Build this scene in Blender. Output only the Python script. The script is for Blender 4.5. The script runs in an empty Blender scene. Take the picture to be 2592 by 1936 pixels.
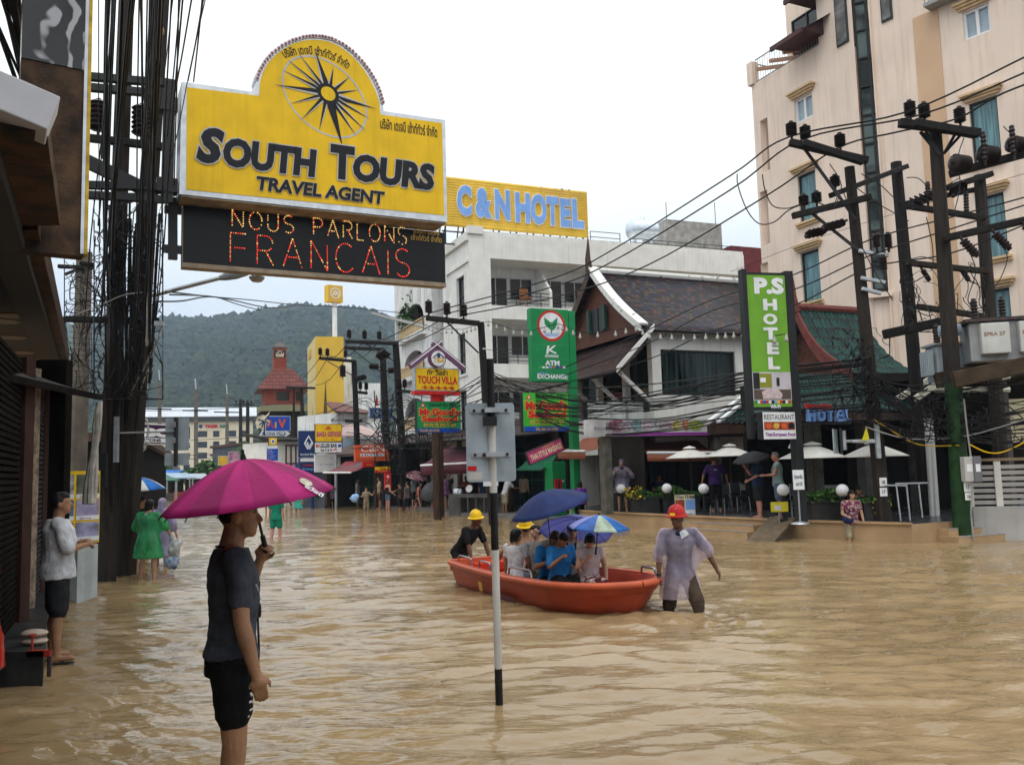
import bpy, bmesh, math, random
import numpy as np
from mathutils import Vector, Matrix
R = math.radians
V = Vector
SC = bpy.context.scene
COL = SC.collection
random.seed(7)
RNG = np.random.default_rng(7)
# ------------------------------------------------------------------ camera
F, CX, CY, CAMH = 2198.0, 1296.0, 968.0, 1.9
cam = bpy.data.cameras.new('camera')
cam.sensor_width = 36.0
cam.lens = F / 2592 * 36
cam.clip_end = 5000
camo = bpy.data.objects.new('camera', cam)
COL.objects.link(camo)
CAMM = Matrix.Translation((0, 0, CAMH)) @ Matrix.Rotation(math.pi / 2 + math.atan(222 / F), 4, 'X') @ Matrix.Rotation(-R(1.6), 4, 'Z')
camo.matrix_world = CAMM
SC.camera = camo
# ------------------------------------------------------------------ sky, sun, exposure
w = bpy.data.worlds.new("World")
SC.world = w
w.use_nodes = True
nt = w.node_tree
nt.nodes.clear()
out = nt.nodes.new('ShaderNodeOutputWorld')
bg = nt.nodes.new('ShaderNodeBackground')
sky = nt.nodes.new('ShaderNodeTexSky')
sky.sky_type = 'NISHITA'
sky.sun_disc = False
sky.sun_elevation = R(62)
sky.sun_rotation = R(200)
sky.dust_density = 4.0
bg.inputs['Strength'].default_value = 0.10
# cloud layer: the overcast deck that covers the blue
tc = nt.nodes.new('ShaderNodeTexCoord')
sep = nt.nodes.new('ShaderNodeSeparateXYZ')
nt.links.new(tc.outputs['Generated'], sep.inputs[0])
ramp = nt.nodes.new('ShaderNodeValToRGB')
e = ramp.color_ramp.elements
e[0].position = 0.0; e[0].color = (5.3, 6.2, 7.4, 1)
e[1].position = 0.75; e[1].color = (15.0, 15.2, 15.0, 1)
k = e.new(0.14); k.color = (6.2, 7.2, 8.6, 1)
k = e.new(0.30); k.color = (9.6, 10.2, 10.2, 1)
nz = nt.nodes.new('ShaderNodeTexNoise')
nz.inputs['Scale'].default_value = 2.6
nz.inputs['Detail'].default_value = 4
mp = nt.nodes.new('ShaderNodeMapping')
mp.inputs['Scale'].default_value = (1, 1, 2.2)
nt.links.new(tc.outputs['Generated'], mp.inputs[0])
nt.links.new(mp.outputs[0], nz.inputs['Vector'])
ad = nt.nodes.new('ShaderNodeMath'); ad.operation = 'MULTIPLY_ADD'
ad.inputs[1].default_value = 0.16; ad.inputs[2].default_value = -0.08
nt.links.new(nz.outputs['Fac'], ad.inputs[0])
ad2 = nt.nodes.new('ShaderNodeMath'); ad2.operation = 'ADD'
nt.links.new(sep.outputs['Z'], ad2.inputs[0]); nt.links.new(ad.outputs[0], ad2.inputs[1])
nt.links.new(ad2.outputs[0], ramp.inputs[0])
mx = nt.nodes.new('ShaderNodeMix'); mx.data_type = 'RGBA'
mx.inputs['Factor'].default_value = 0.93
nt.links.new(sky.outputs[0], mx.inputs['A'])
nt.links.new(ramp.outputs[0], mx.inputs['B'])
nt.links.new(mx.outputs['Result'], bg.inputs['Color'])
nt.links.new(bg.outputs[0], out.inputs[0])
sl = bpy.data.lights.new('sun', 'SUN')
sl.energy = 0.7
sl.angle = R(25)
sl.color = (1.0, 0.97, 0.92)
so = bpy.data.objects.new('sun', sl)
COL.objects.link(so)
_az = R(200)
_sd = V((math.sin(_az) * math.cos(R(62)), math.cos(_az) * math.cos(R(62)), math.sin(R(62))))
so.rotation_euler = _sd.to_track_quat('Z', 'Y').to_euler()
SC.view_settings.view_transform = 'Standard'
SC.view_settings.look = 'None'
SC.view_settings.exposure = 0.33
SC.view_settings.gamma = 1.0
SC.render.engine = 'CYCLES'
SC.cycles.use_denoising = True
SC.cycles.max_bounces = 6
SC.cycles.transparent_max_bounces = 12
SC.cycles.volume_bounces = 0
# ------------------------------------------------------------------ photo measurements to places
_R3 = CAMM.to_3x3()
_O = V((0, 0, CAMH))
def ray(px, py):
 return _R3 @ V(((px - CX) / F, -(py - CY) / F, -1.0))
def at(px, py, Y):
 d = ray(px, py)
 return _O + d * (Y / d.y)
def on(px, py, z=0.0):
 d = ray(px, py)
 return _O + d * ((z - CAMH) / d.z)
def HZ(px):
 return 1190 - (px - CX) * 0.0279
def gp(px, Y):                     # ground spot seen in column px at distance Y
 p = at(px, HZ(px), Y)
 return V((p.x, p.y))
class Wall:
 """a vertical plane; local x runs along it, local -y points to the viewer, local z up"""
 def __init__(s, A, B):
  s.A = V((A[0], A[1])); d = V((B[0], B[1])) - s.A
  s.len = d.length; s.d = d.normalized()
  s.ang = math.atan2(s.d.y, s.d.x)
  s.n = V((-s.d.y, s.d.x))   # away from viewer
  s.M = Matrix.Translation((s.A.x, s.A.y, 0)) @ Matrix.Rotation(s.ang, 4, 'Z')
  s.Mi = s.M.inverted()
 def hit(s, px, py, off=0.0):   # (x, z) on the plane pulled off metres to the viewer
  d = ray(px, py)
  a = s.A - s.n * off
  t = (s.n.x * (a.x - 0) + s.n.y * (a.y - 0)) / (s.n.x * d.x + s.n.y * d.y)
  q = s.Mi @ (_O + d * t)
  return q.x, q.z
 def x(s, px, py=1100, off=0.0): return s.hit(px, py, off)[0]
 def z(s, px, py, off=0.0): return s.hit(px, py, off)[1]
def xy(px, py, D): p = at(px, py, D); return V((p.x, p.y))
def wallpx(p0, D0, p1, D1, py=None):
 return Wall(gp(p0, D0), gp(p1, D1)) if py is None else Wall(xy(p0, py, D0), xy(p1, py, D1))
# ------------------------------------------------------------------ things and parts
MAT = {}
def thing(name, label, cat, M=None, group=None, kind=None):
 o = bpy.data.objects.new(name, None)
 COL.objects.link(o)
 if M is not None:
  o.matrix_world = M if isinstance(M, Matrix) else Matrix.Translation(M)
 o['_m'] = 1
 LOCM[o.name] = o.matrix_world.copy() if M is None else (M.copy() if isinstance(M, Matrix) else Matrix.Translation(M))
 del o['_m']
 tag(o, label, cat, group, kind)
 o.empty_display_size = 0.2
 return o
LOCM = {}
def tag(o, label=None, cat=None, group=None, kind=None):
 if label: o['label'] = label
 if cat: o['category'] = cat
 if group: o['group'] = group
 if kind: o['kind'] = kind
 return o
class MB:
 """collects shapes into ONE mesh"""
 def __init__(s):
  s.v = []; s.f = []; s.mi = []; s.m = 0; s.sm = []; s.smooth = False; s.T = None
 def add(s, vs, fs):
  n = len(s.v)
  if s.T is not None: vs = [s.T @ V(p) for p in vs]
  s.v.extend([tuple(p) for p in vs])
  for f in fs:
   s.f.append(tuple(i + n for i in f)); s.mi.append(s.m); s.sm.append(s.smooth)
  return s
 def box(s, x0, x1, y0, y1, z0, z1):
  return s.add([(x0,y0,z0),(x1,y0,z0),(x1,y1,z0),(x0,y1,z0),(x0,y0,z1),(x1,y0,z1),(x1,y1,z1),(x0,y1,z1)],
                     [(0,3,2,1),(4,5,6,7),(0,1,5,4),(1,2,6,5),(2,3,7,6),(3,0,4,7)])
 def quad(s, a, b, c, d): return s.add([a, b, c, d], [(0,1,2,3)])
 def tri(s, a, b, c): return s.add([a, b, c], [(0,1,2)])
 def slab(s, pts, n):                      # polygon pts pushed along vector n
  k = len(pts); q = [V(p) for p in pts]; n = V(n)
  return s.add(q + [p + n for p in q], [tuple(range(k)), tuple(reversed(range(k, 2*k)))] + [(i, k+i, k+(i+1)%k, (i+1)%k)[::-1] for i in range(k)])
 def prism(s, poly, y0, y1):               # polygon in x,z; counter-clockwise seen from -y
  k = len(poly)
  return s.add([(p[0], y0, p[1]) for p in poly] + [(p[0], y1, p[1]) for p in poly],
                     [tuple(range(k)), tuple(reversed(range(k, 2*k)))] + [(i, k+i, k+(i+1)%k, (i+1)%k) for i in range(k)])
 def tube(s, pts, r, n=6, cap=True, flat=1.0, ref=None):
  pts = [V(p) for p in pts]; k = len(pts)
  rs = r if isinstance(r, (list, tuple)) else [r]*k
  vs = []; u = None
  for i, p in enumerate(pts):
   t = (pts[min(i+1, k-1)] - pts[max(i-1, 0)])
   if t.length < 1e-9: t = V((0, 0, 1))
   t.normalize()
   if u is None:
    a = V(ref) if ref is not None else (V((0,0,1)) if abs(t.z) < .9 else V((1,0,0)))
    u = (a - t * a.dot(t)).normalized()
   else:
    u = (u - t * u.dot(t))
    u = u.normalized() if u.length > 1e-6 else t.orthogonal().normalized()
   b = t.cross(u)
   for j in range(n):
    c = 2 * math.pi * j / n
    vs.append(p + u * (math.cos(c) * rs[i]) + b * (math.sin(c) * rs[i] * flat))
  fs = [(i*n+j, i*n+(j+1)%n, (i+1)*n+(j+1)%n, (i+1)*n+j) for i in range(k-1) for j in range(n)]
  if cap: fs += [tuple(reversed(range(n))), tuple(range((k-1)*n, k*n))]
  o = s.smooth; s.smooth = n > 5; s.add(vs, fs); s.smooth = o
  return s
 def cyl(s, a, b, r0, r1=None, n=10): return s.tube([a, b], [r0, r0 if r1 is None else r1], n)
 def beam(s, a, b, w, h, up=(0,0,1)):      # rectangular bar
  a = V(a); b = V(b); t = (b-a).normalized(); u = V(up); u = (u - t*u.dot(t))
  u = (u if u.length > 1e-4 else t.orthogonal()).normalized(); q = t.cross(u)
  c = [(-1,-1),(1,-1),(1,1),(-1,1)]
  return s.add([p + q*(i*w/2) + u*(j*h/2) for p in (a, b) for i, j in c], [(3,2,1,0),(4,5,6,7),(0,1,5,4),(1,2,6,5),(2,3,7,6),(3,0,4,7)])
 def lathe(s, prof, c=(0,0,0), n=16, axis=None):
  c = V(c); Q = Matrix.Identity(3) if axis is None else V(axis).to_track_quat('Z', 'Y').to_matrix()
  vs = [c + Q @ V((r*math.cos(2*math.pi*j/n), r*math.sin(2*math.pi*j/n), z)) for r, z in prof for j in range(n)]
  k = len(prof)
  fs = [(i*n+j, i*n+(j+1)%n, (i+1)*n+(j+1)%n, (i+1)*n+j) for i in range(k-1) for j in range(n)]
  fs += [tuple(reversed(range(n))), tuple(range((k-1)*n, k*n))]
  o = s.smooth; s.smooth = True; s.add(vs, fs); s.smooth = o
  return s
 def ball(s, c, r, n=10, m=7, rot=None):
  rx, ry, rz = r if isinstance(r, (tuple, list)) else (r, r, r)
  c = V(c); vs = []; Q = rot if rot is not None else Matrix.Identity(3)
  vs.append(c + Q @ V((0,0,-rz)))
  for i in range(1, m):
   a = math.pi*i/m
   for j in range(n):
    b = 2*math.pi*j/n
    vs.append(c + Q @ V((rx*math.sin(a)*math.cos(b), ry*math.sin(a)*math.sin(b), -rz*math.cos(a))))
  vs.append(c + Q @ V((0,0,rz))); L = len(vs)-1
  fs = [(0, 1+(j+1)%n, 1+j) for j in range(n)]
  fs += [(1+(i*n)+j, 1+(i*n)+(j+1)%n, 1+((i+1)*n)+(j+1)%n, 1+((i+1)*n)+j) for i in range(m-2) for j in range(n)]
  fs += [(L, 1+(m-2)*n+j, 1+(m-2)*n+(j+1)%n) for j in range(n)]
  o = s.smooth; s.smooth = True; s.add(vs, fs); s.smooth = o
  return s
 def capsule(s, a, b, r0, r1, n=12, k=4, fl=1.0, ref=None):   # closed tapered limb
  a = V(a); b = V(b); t = (b-a); L = t.length
  t = t / L if L > 1e-6 else V((0,0,1))
  P = []; Rr = []
  for i in range(k): c = math.pi/2*i/k; P.append(a - t*(r0*math.cos(c))); Rr.append(max(r0*math.sin(c), r0*.05))
  P.append(a); Rr.append(r0); P.append(b); Rr.append(r1)
  for i in range(k-1, -1, -1): c = math.pi/2*i/k; P.append(b + t*(r1*math.cos(c))); Rr.append(max(r1*math.sin(c), r1*.05))
  return s.tube(P, Rr, n, True, fl, ref)
 def grid(s, fn, nu, nv):
  vs = [fn(i/nu, j/nv) for j in range(nv+1) for i in range(nu+1)]
  o = s.smooth; s.smooth = True
  s.add(vs, [(j*(nu+1)+i, j*(nu+1)+i+1, (j+1)*(nu+1)+i+1, (j+1)*(nu+1)+i) for j in range(nv) for i in range(nu)])
  s.smooth = o
  return s
 def mesh(s, name, mats, Mi=None):
  me = bpy.data.meshes.new(name)
  vs = s.v if Mi is None else [tuple(Mi @ V(p)) for p in s.v]
  me.from_pydata(vs, [], s.f)
  for m in (mats if isinstance(mats, (list, tuple)) else [mats]): me.materials.append(m)
  me.polygons.foreach_set('material_index', s.mi)
  me.polygons.foreach_set('use_smooth', s.sm)
  me.update()
  if any(s.sm): me.set_sharp_from_angle(angle=R(40))
  return me
 def build(s, name, mats, parent=None, world=False, bevel=0, label=None, solid=0):
  Mi = LOCM[parent.name].inverted() if (world and parent is not None and parent.name in LOCM) else None
  o = bpy.data.objects.new(name, s.mesh(name, mats, Mi))
  COL.objects.link(o)
  if parent is not None: o.parent = parent
  if label: o['label'] = label
  if solid:
   m = o.modifiers.new('thick', 'SOLIDIFY'); m.thickness = solid; m.offset = 0
  if bevel:
   m = o.modifiers.new('edge', 'BEVEL'); m.width = bevel; m.segments = 2; m.limit_method = 'ANGLE'; m.angle_limit = R(40)
  return o
 def single(s, name, mats, label, cat, group=None, kind=None, base=None, **k):   # a thing that is one mesh
  if base is None:
   a = np.array(s.v); base = (a[:,0].mean(), a[:,1].mean(), a[:,2].min())
  b = V(base)
  s.v = [(p[0]-b.x, p[1]-b.y, p[2]-b.z) for p in s.v]
  o = s.build(name, mats, **k); o.location = b
  LOCM[o.name] = Matrix.Translation(b)
  return tag(o, label, cat, group, kind)
def copy_tree(o, M, label=None):          # the thing, its parts and their sub-parts
 c = o.copy(); COL.objects.link(c); c.matrix_world = M; LOCM[c.name] = M.copy()
 if label: c['label'] = label
 for ch in list(o.children):
  q = ch.copy(); COL.objects.link(q); q.parent = c
  for g in list(ch.children):
   r = g.copy(); COL.objects.link(r); r.parent = q
 return c
# ------------------------------------------------------------------ lettering
_TC = {}
def text_geo(s, bold=0.0, shear=0.0, space=1.0, res=3):
 key = (s, bold, shear, space, res)
 if key in _TC: return _TC[key]
 c = bpy.data.curves.new('t', 'FONT'); c.body = s; c.offset = bold; c.shear = shear
 c.space_character = space; c.resolution_u = res; c.fill_mode = 'FRONT'
 o = bpy.data.objects.new('t', c); COL.objects.link(o)
 dg = bpy.context.evaluated_depsgraph_get()
 me = bpy.data.meshes.new_from_object(o.evaluated_get(dg))
 vs = [(v.co.x, v.co.y) for v in me.vertices]; fs = [tuple(p.vertices) for p in me.polygons]
 bpy.data.objects.remove(o); bpy.data.curves.remove(c); bpy.data.meshes.remove(me)
 a = np.array(vs) if vs else np.zeros((1, 2))
 _TC[key] = (vs, fs, a.min(0), a.max(0))
 return _TC[key]
def put(mb, s, x0, x1, z0, z1, y=-0.006, bold=0.0, shear=0.0, space=1.0, depth=0.0, fn=None, ref=None):
 """lettering s squeezed into the box x0..x1, z0..z1 of a wall, facing -y; ref = box taken from another boldness"""
 vs, fs, lo, hi = text_geo(s, bold, shear, space)
 if ref is not None: _, _, lo, hi = text_geo(s, ref, shear, space)
 sx = (x1-x0)/max(hi[0]-lo[0], 1e-6); sz = (z1-z0)/max(hi[1]-lo[1], 1e-6)
 P = [(x0+(v[0]-lo[0])*sx, z0+(v[1]-lo[1])*sz) for v in vs]
 if fn: P = [fn(*p) for p in P]
 n = len(P)
 if depth:
  ed = {}
  for f in fs:
   for i in range(len(f)):
    a, b = f[i], f[(i+1) % len(f)]
    ed[(a, b)] = 1
  side = [(a, b) for (a, b) in ed if (b, a) not in ed]
  # front face winding: text faces +z in xy; mapped to xz it faces -y
  mb.add([(p[0], y, p[1]) for p in P] + [(p[0], y+depth, p[1]) for p in P], fs + [(a, a+n, b+n, b) for a, b in side])
 else:
  mb.add([(p[0], y, p[1]) for p in P], fs)
 return mb
# ------------------------------------------------------------------ materials
def mat(name, col, rough=0.6, var=0.0, scale=6.0, col2=None, metal=0.0, bump=0.0, bscale=40.0, streak=0.0, scol=None,
  spec=0.2, emit=None, estr=0.0, alpha=1.0, trans=0.0, sheen=0.0, stretch=None, detail=4.0, coat=0.0, lo=0.35, hi=0.65, thin=0.0):
 if name in MAT: return MAT[name]
 m = bpy.data.materials.new(name); m.use_nodes = True
 n = m.node_tree.nodes; l = m.node_tree.links
 b = n['Principled BSDF']
 b.inputs['Roughness'].default_value = rough
 b.inputs['Metallic'].default_value = metal
 b.inputs['Specular IOR Level'].default_value = spec
 b.inputs['Coat Weight'].default_value = coat
 b.inputs['Sheen Weight'].default_value = sheen
 c = (*col, 1)
 b.inputs['Base Color'].default_value = c
 tc = n.new('ShaderNodeTexCoord')
 src = tc.outputs['Object']
 if stretch:
  mp = n.new('ShaderNodeMapping'); mp.inputs['Scale'].default_value = stretch
  l.new(src, mp.inputs[0]); src2 = mp.outputs[0]
 else: src2 = src
 last = None
 if var or col2:
  t = n.new('ShaderNodeTexNoise'); t.inputs['Scale'].default_value = scale; t.inputs['Detail'].default_value = detail
  l.new(src2, t.inputs['Vector'])
  r = n.new('ShaderNodeValToRGB')
  if col2: c0, c1 = (*col, 1), (*col2, 1)
  else: c0 = tuple(max(0, x*(1-var)) for x in col) + (1,); c1 = tuple(min(1, x*(1+var)) for x in col) + (1,)
  r.color_ramp.elements[0].position = lo; r.color_ramp.elements[1].position = hi
  r.color_ramp.elements[0].color = c0; r.color_ramp.elements[1].color = c1
  l.new(t.outputs['Fac'], r.inputs[0]); last = r.outputs[0]
  rr = n.new('ShaderNodeMapRange'); rr.inputs['To Min'].default_value = max(0.02, rough-0.12); rr.inputs['To Max'].default_value = min(1, rough+0.12)
  l.new(t.outputs['Fac'], rr.inputs[0]); l.new(rr.outputs[0], b.inputs['Roughness'])
 if streak:
  mp = n.new('ShaderNodeMapping'); mp.inputs['Scale'].default_value = (3.0, 3.0, 0.16)
  l.new(src, mp.inputs[0])
  t = n.new('ShaderNodeTexNoise'); t.inputs['Scale'].default_value = 2.2; t.inputs['Detail'].default_value = 6
  l.new(mp.outputs[0], t.inputs['Vector'])
  r = n.new('ShaderNodeMapRange'); r.inputs['From Min'].default_value = 0.5; r.inputs['From Max'].default_value = 0.75
  r.inputs['To Max'].default_value = streak
  l.new(t.outputs['Fac'], r.inputs[0])
  mx = n.new('ShaderNodeMix'); mx.data_type = 'RGBA'
  l.new(r.outputs[0], mx.inputs['Factor'])
  if last: l.new(last, mx.inputs['A'])
  else: mx.inputs['A'].default_value = c
  mx.inputs['B'].default_value = (*(scol or tuple(x*0.3 for x in col)), 1)
  last = mx.outputs['Result']
 if last: l.new(last, b.inputs['Base Color'])
 if bump:
  t = n.new('ShaderNodeTexNoise'); t.inputs['Scale'].default_value = bscale; t.inputs['Detail'].default_value = 3
  l.new(src2, t.inputs['Vector'])
  bp = n.new('ShaderNodeBump'); bp.inputs['Strength'].default_value = min(1.0, bump); bp.inputs['Distance'].default_value = 0.02
  l.new(t.outputs['Fac'], bp.inputs['Height']); l.new(bp.outputs[0], b.inputs['Normal'])
 if emit:
  b.inputs['Emission Color'].default_value = (*emit, 1); b.inputs['Emission Strength'].default_value = estr
 if thin:
  tl = n.new('ShaderNodeBsdfTranslucent'); ms = n.new('ShaderNodeMixShader'); ms.inputs[0].default_value = thin; tl.inputs['Color'].default_value = c
  if last: l.new(last, tl.inputs['Color'])
  l.new(b.outputs[0], ms.inputs[1]); l.new(tl.outputs[0], ms.inputs[2]); l.new(ms.outputs[0], n['Material Output'].inputs['Surface'])
 if alpha < 1: b.inputs['Alpha'].default_value = alpha
 if trans: b.inputs['Transmission Weight'].default_value = trans
 MAT[name] = m
 return m
def M_(n): return MAT[n]
# ================================================================== the setting
def sm01(t): t = np.clip(t, 0, 1); return t*t*(3-2*t)
g = MB(); g.quad((-3000,-400,-0.4), (3000,-400,-0.4), (3000,3500,-0.4), (-3000,3500,-0.4))
o = g.build('ground', mat('asphalt', (0.05,0.05,0.05), 0.9, 0.3, 3.0)); o['kind'] = 'structure'
def water_material():
 m = bpy.data.materials.new('flood_water'); m.use_nodes = True
 n = m.node_tree.nodes; l = m.node_tree.links; b = n['Principled BSDF']
 b.inputs['IOR'].default_value = 1.45; b.inputs['Roughness'].default_value = 0.03
 b.inputs['Specular IOR Level'].default_value = 0.5
 tc = n.new('ShaderNodeTexCoord')
 t = n.new('ShaderNodeTexNoise'); t.inputs['Scale'].default_value = 0.55; t.inputs['Detail'].default_value = 6
 mp = n.new('ShaderNodeMapping'); mp.inputs['Scale'].default_value = (0.6, 1.3, 1)
 l.new(tc.outputs['Object'], mp.inputs[0]); l.new(mp.outputs[0], t.inputs['Vector'])
 r = n.new('ShaderNodeValToRGB'); r.color_ramp.elements[0].position = .32; r.color_ramp.elements[1].position = .68
 r.color_ramp.elements[0].color = (0.262, 0.180, 0.090, 1); r.color_ramp.elements[1].color = (0.320, 0.226, 0.120, 1)
 l.new(t.outputs['Fac'], r.inputs[0]); l.new(r.outputs[0], b.inputs['Base Color'])
 t2 = n.new('ShaderNodeTexNoise'); t2.inputs['Scale'].default_value = 6.5; t2.inputs['Detail'].default_value = 3
 mp2 = n.new('ShaderNodeMapping'); mp2.inputs['Scale'].default_value = (0.55, 1.6, 1)
 l.new(tc.outputs['Object'], mp2.inputs[0]); l.new(mp2.outputs[0], t2.inputs['Vector'])
 bp = n.new('ShaderNodeBump'); bp.inputs['Strength'].default_value = 0.5; bp.inputs['Distance'].default_value = 0.03
 l.new(t2.outputs['Fac'], bp.inputs['Height']); l.new(bp.outputs[0], b.inputs['Normal'])
 return m
def flood(wakes):
 nr, nc = 760, 420
 r = np.geomspace(0.9, 330, nr); a = np.sinh(np.linspace(-1.25, 1.25, nc))/np.sinh(1.25)*R(74)
 X = r[:, None]*np.sin(a)[None, :]; Y = r[:, None]*np.cos(a)[None, :]
 rg = np.random.default_rng(3)
 Z = np.zeros_like(X)
 # slow drift of the wave directions so that the pattern never lines up
 wx = X + 0.6*np.sin(0.31*Y+0.2*X) + 0.25*np.sin(0.9*X-0.5*Y); wy = Y + 0.5*np.sin(0.27*X-0.17*Y+1) + 0.22*np.sin(1.1*X+0.4*Y)
 patch = 0.92 + 0.22*np.sin(0.8*X+0.37*Y)*np.sin(0.45*Y-0.3*X+1.3)
 lam = np.concatenate([np.geomspace(0.15, 0.8, 62), np.geomspace(0.8, 3.0, 20)])
 dr = r[:, None]*0.0078
 for L in lam:
  th = rg.normal(math.pi/2 + 0.10, 0.31); kx, ky = math.cos(th)*2*math.pi/L, math.sin(th)*2*math.pi/L
  amp = 0.039 * L/(2*math.pi) * (1.0 if L < 0.8 else 0.34)
  fade = np.clip((L/dr - 1.6)/1.6, 0, 1)
  ph = rg.uniform(0, 6.28)
  s = np.sin(kx*wx + ky*wy + ph)
  Z += amp*fade*patch*(s + 0.25*np.cos(2*(kx*wx+ky*wy+ph)))
 for (x, y, A, rad, L) in wakes:           # rings round legs, poles and hull
  d = np.hypot(X-x, Y-y)
  Z += 1.7*A*np.exp(-(d/rad)**2)*np.sin(2*math.pi*d/L)*np.clip((L/dr-2)/2, 0, 1)
 # churned water in front of the utility poles
 b = np.exp(-((X+6.4)/3.2)**2 - ((Y-15.2)/1.1)**2)
 Z += 0.02*b*np.sin(7*X+3*np.sin(5*Y))*np.sin(9*Y+2*X) + 0.05*np.exp(-((Y-14.6-0.16*np.sin(2*X)-(X+6)*0.05)/0.13)**2)*np.exp(-((X+6)/2.6)**2)
 me = bpy.data.meshes.new('flood_water')
 idx = np.arange(nr*nc).reshape(nr, nc)
 q = np.stack([idx[:-1,:-1], idx[:-1,1:], idx[1:,1:], idx[1:,:-1]], -1).reshape(-1, 4)[:, ::-1]
 me.from_pydata(np.stack([X, Y, Z], -1).reshape(-1, 3).tolist(), [], q.tolist())
 me.materials.append(water_material())
 me.polygons.foreach_set('use_smooth', [True]*len(me.polygons)); me.update()
 o = bpy.data.objects.new('flood_water', me); COL.objects.link(o); o['kind'] = 'structure'
 g = MB(); g.quad((-400,-60,-0.05), (400,-60,-0.05), (400,330,-0.05), (-400,330,-0.05))
 return o
RIDGE = [(-700,640),(-300,700),(0,760),(200,800),(340,806),(420,801),(500,796),(600,790),(680,777),(740,768),(800,767),(850,770),(900,776),(960,786),(1010,806),(1100,850),(1250,905),(1500,960),(2200,1020),(3400,1060)]
RX = np.array([at(p, q, 900).x for p, q in RIDGE]); RZ = np.array([at(p, q, 900).z for p, q in RIDGE])
def hill_z(x, y):
 xr = x*900/np.maximum(y, 900*0.55)
 t = np.clip((y-290)/610, 0, 1.0)
 zr = np.interp(xr, RX, RZ) - 9
 s = np.where(y <= 900, 0.92*t**1.08 + 0.08*sm01(t), np.clip(1-(y-900)/900, 0.2, 1))
 n = 5.5*np.sin(x*0.021+1.3*np.sin(y*0.013))*np.sin(y*0.017+0.7) + 3.5*np.sin(x*0.055+y*0.031)
 return zr*s + n*np.clip(t*(1.05-t)*3.2, 0, 1) - 0.5
def hill():
 nx, ny = 150, 70
 X, Y = np.meshgrid(np.linspace(-1300, 1500, nx), np.linspace(285, 1700, ny))
 Z = hill_z(X, Y)
 idx = np.arange(nx*ny).reshape(ny, nx)
 q = np.stack([idx[:-1,:-1], idx[:-1,1:], idx[1:,1:], idx[1:,:-1]], -1).reshape(-1, 4)
 me = bpy.data.meshes.new('hill'); me.from_pydata(np.stack([X, Y, Z], -1).reshape(-1, 3).tolist(), [], q.tolist())
 me.materials.append(mat('hill_soil', (0.030,0.045,0.022), 0.95, 0.4, 0.02))
 me.update(); o = bpy.data.objects.new('hill', me); COL.objects.link(o); o['kind'] = 'structure'
 # the wood on it, one mass of crowns
 bm = bmesh.new(); bmesh.ops.create_icosphere(bm, subdivisions=1, radius=1)
 bv = np.array([v.co[:] for v in bm.verts]); bf = np.array([[v.index for v in f.verts] for f in bm.faces]); bm.free()
 rg = np.random.default_rng(11)
 vs = []; fs = []; n = 0; mi = []
 forms = []
 for k in range(14):
  d = 1 + 0.34*np.sin(bv@rg.normal(0, 2.6, 3)+rg.uniform(0, 6)) * 0.6 + 0.22*rg.uniform(-1, 1, len(bv))
  forms.append(bv*d[:, None])
 y = 300.0
 while y < 912:
  st = 3.6 + (y-300)*0.0036
  x0 = (240-CX)/F*y; x1 = (1130-CX)/F*y
  for x in np.arange(x0, x1, st):
   xx = x + rg.uniform(-.5, .5)*st; yy = y + rg.uniform(-.5, .5)*st
   p = 1296+F*xx/yy
   if rg.random() < 0.04: continue
   rr = rg.uniform(.62, 1.15)*st*(1.25 if rg.random() < .12 else 1.0)
   if y > 880 and rg.random() < .45: rr *= .7
   h = rr*rg.uniform(.9, 1.35)
   z = float(hill_z(np.array(xx), np.array(yy)))
   f = forms[rg.integers(14)]
   c, s = math.cos(rg.uniform(0, 6)), 0; s = math.sqrt(1-c*c)
   q = np.stack([f[:,0]*c-f[:,1]*s, f[:,0]*s+f[:,1]*c, f[:,2]], -1)*[rr, rr, h] + [xx, yy, z+h*.45]
   vs.append(q); fs.append(bf+n); n += len(bv); mi += [int(rg.choice(3, p=[.5,.35,.15]))]*len(bf)
  y += st*0.92
 me = bpy.data.meshes.new('forest'); me.from_pydata(np.concatenate(vs).tolist(), [], np.concatenate(fs).tolist())
 for nm, c in (('crown_dark', (0.014,0.026,0.014)), ('crown_mid', (0.021,0.036,0.017)), ('crown_light', (0.033,0.050,0.022))):
  me.materials.append(mat(nm, c, 0.9, 0.55, 0.35, bump=1.0, bscale=0.5))
 me.polygons.foreach_set('material_index', mi); me.update()
 o = bpy.data.objects.new('forest', me); COL.objects.link(o)
 tag(o, 'dense dark wood covering the hill beyond the town', 'forest', kind='stuff')
hill()
WAKES = [(-.1,7.0,.012,.3,.12)]
# ================================================================== buildings
def holes(mb, x0, x1, z0, z1, hs, y=0.0, rev=0.15):
 """front face at y with rectangular openings and their reveals"""
 xs = sorted({x0, x1, *[v for h in hs for v in h[:2] if x0 < v < x1]}); zs = sorted({z0, z1, *[v for h in hs for v in h[2:4] if z0 < v < z1]})
 for i in range(len(xs)-1):
  for j in range(len(zs)-1):
   cx, cz = (xs[i]+xs[i+1])/2, (zs[j]+zs[j+1])/2
   if any(h[0] < cx < h[1] and h[2] < cz < h[3] for h in hs): continue
   mb.quad((xs[i],y,zs[j]), (xs[i+1],y,zs[j]), (xs[i+1],y,zs[j+1]), (xs[i],y,zs[j+1]))
 for a, b, c, d in [h[:4] for h in hs]:
  mb.quad((a,y,c),(a,y+rev,c),(a,y+rev,d),(a,y,d)); mb.quad((b,y,c),(b,y,d),(b,y+rev,d),(b,y+rev,c))
  mb.quad((a,y,c),(b,y,c),(b,y+rev,c),(a,y+rev,c)); mb.quad((a,y,d),(a,y+rev,d),(b,y+rev,d),(b,y,d))
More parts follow.
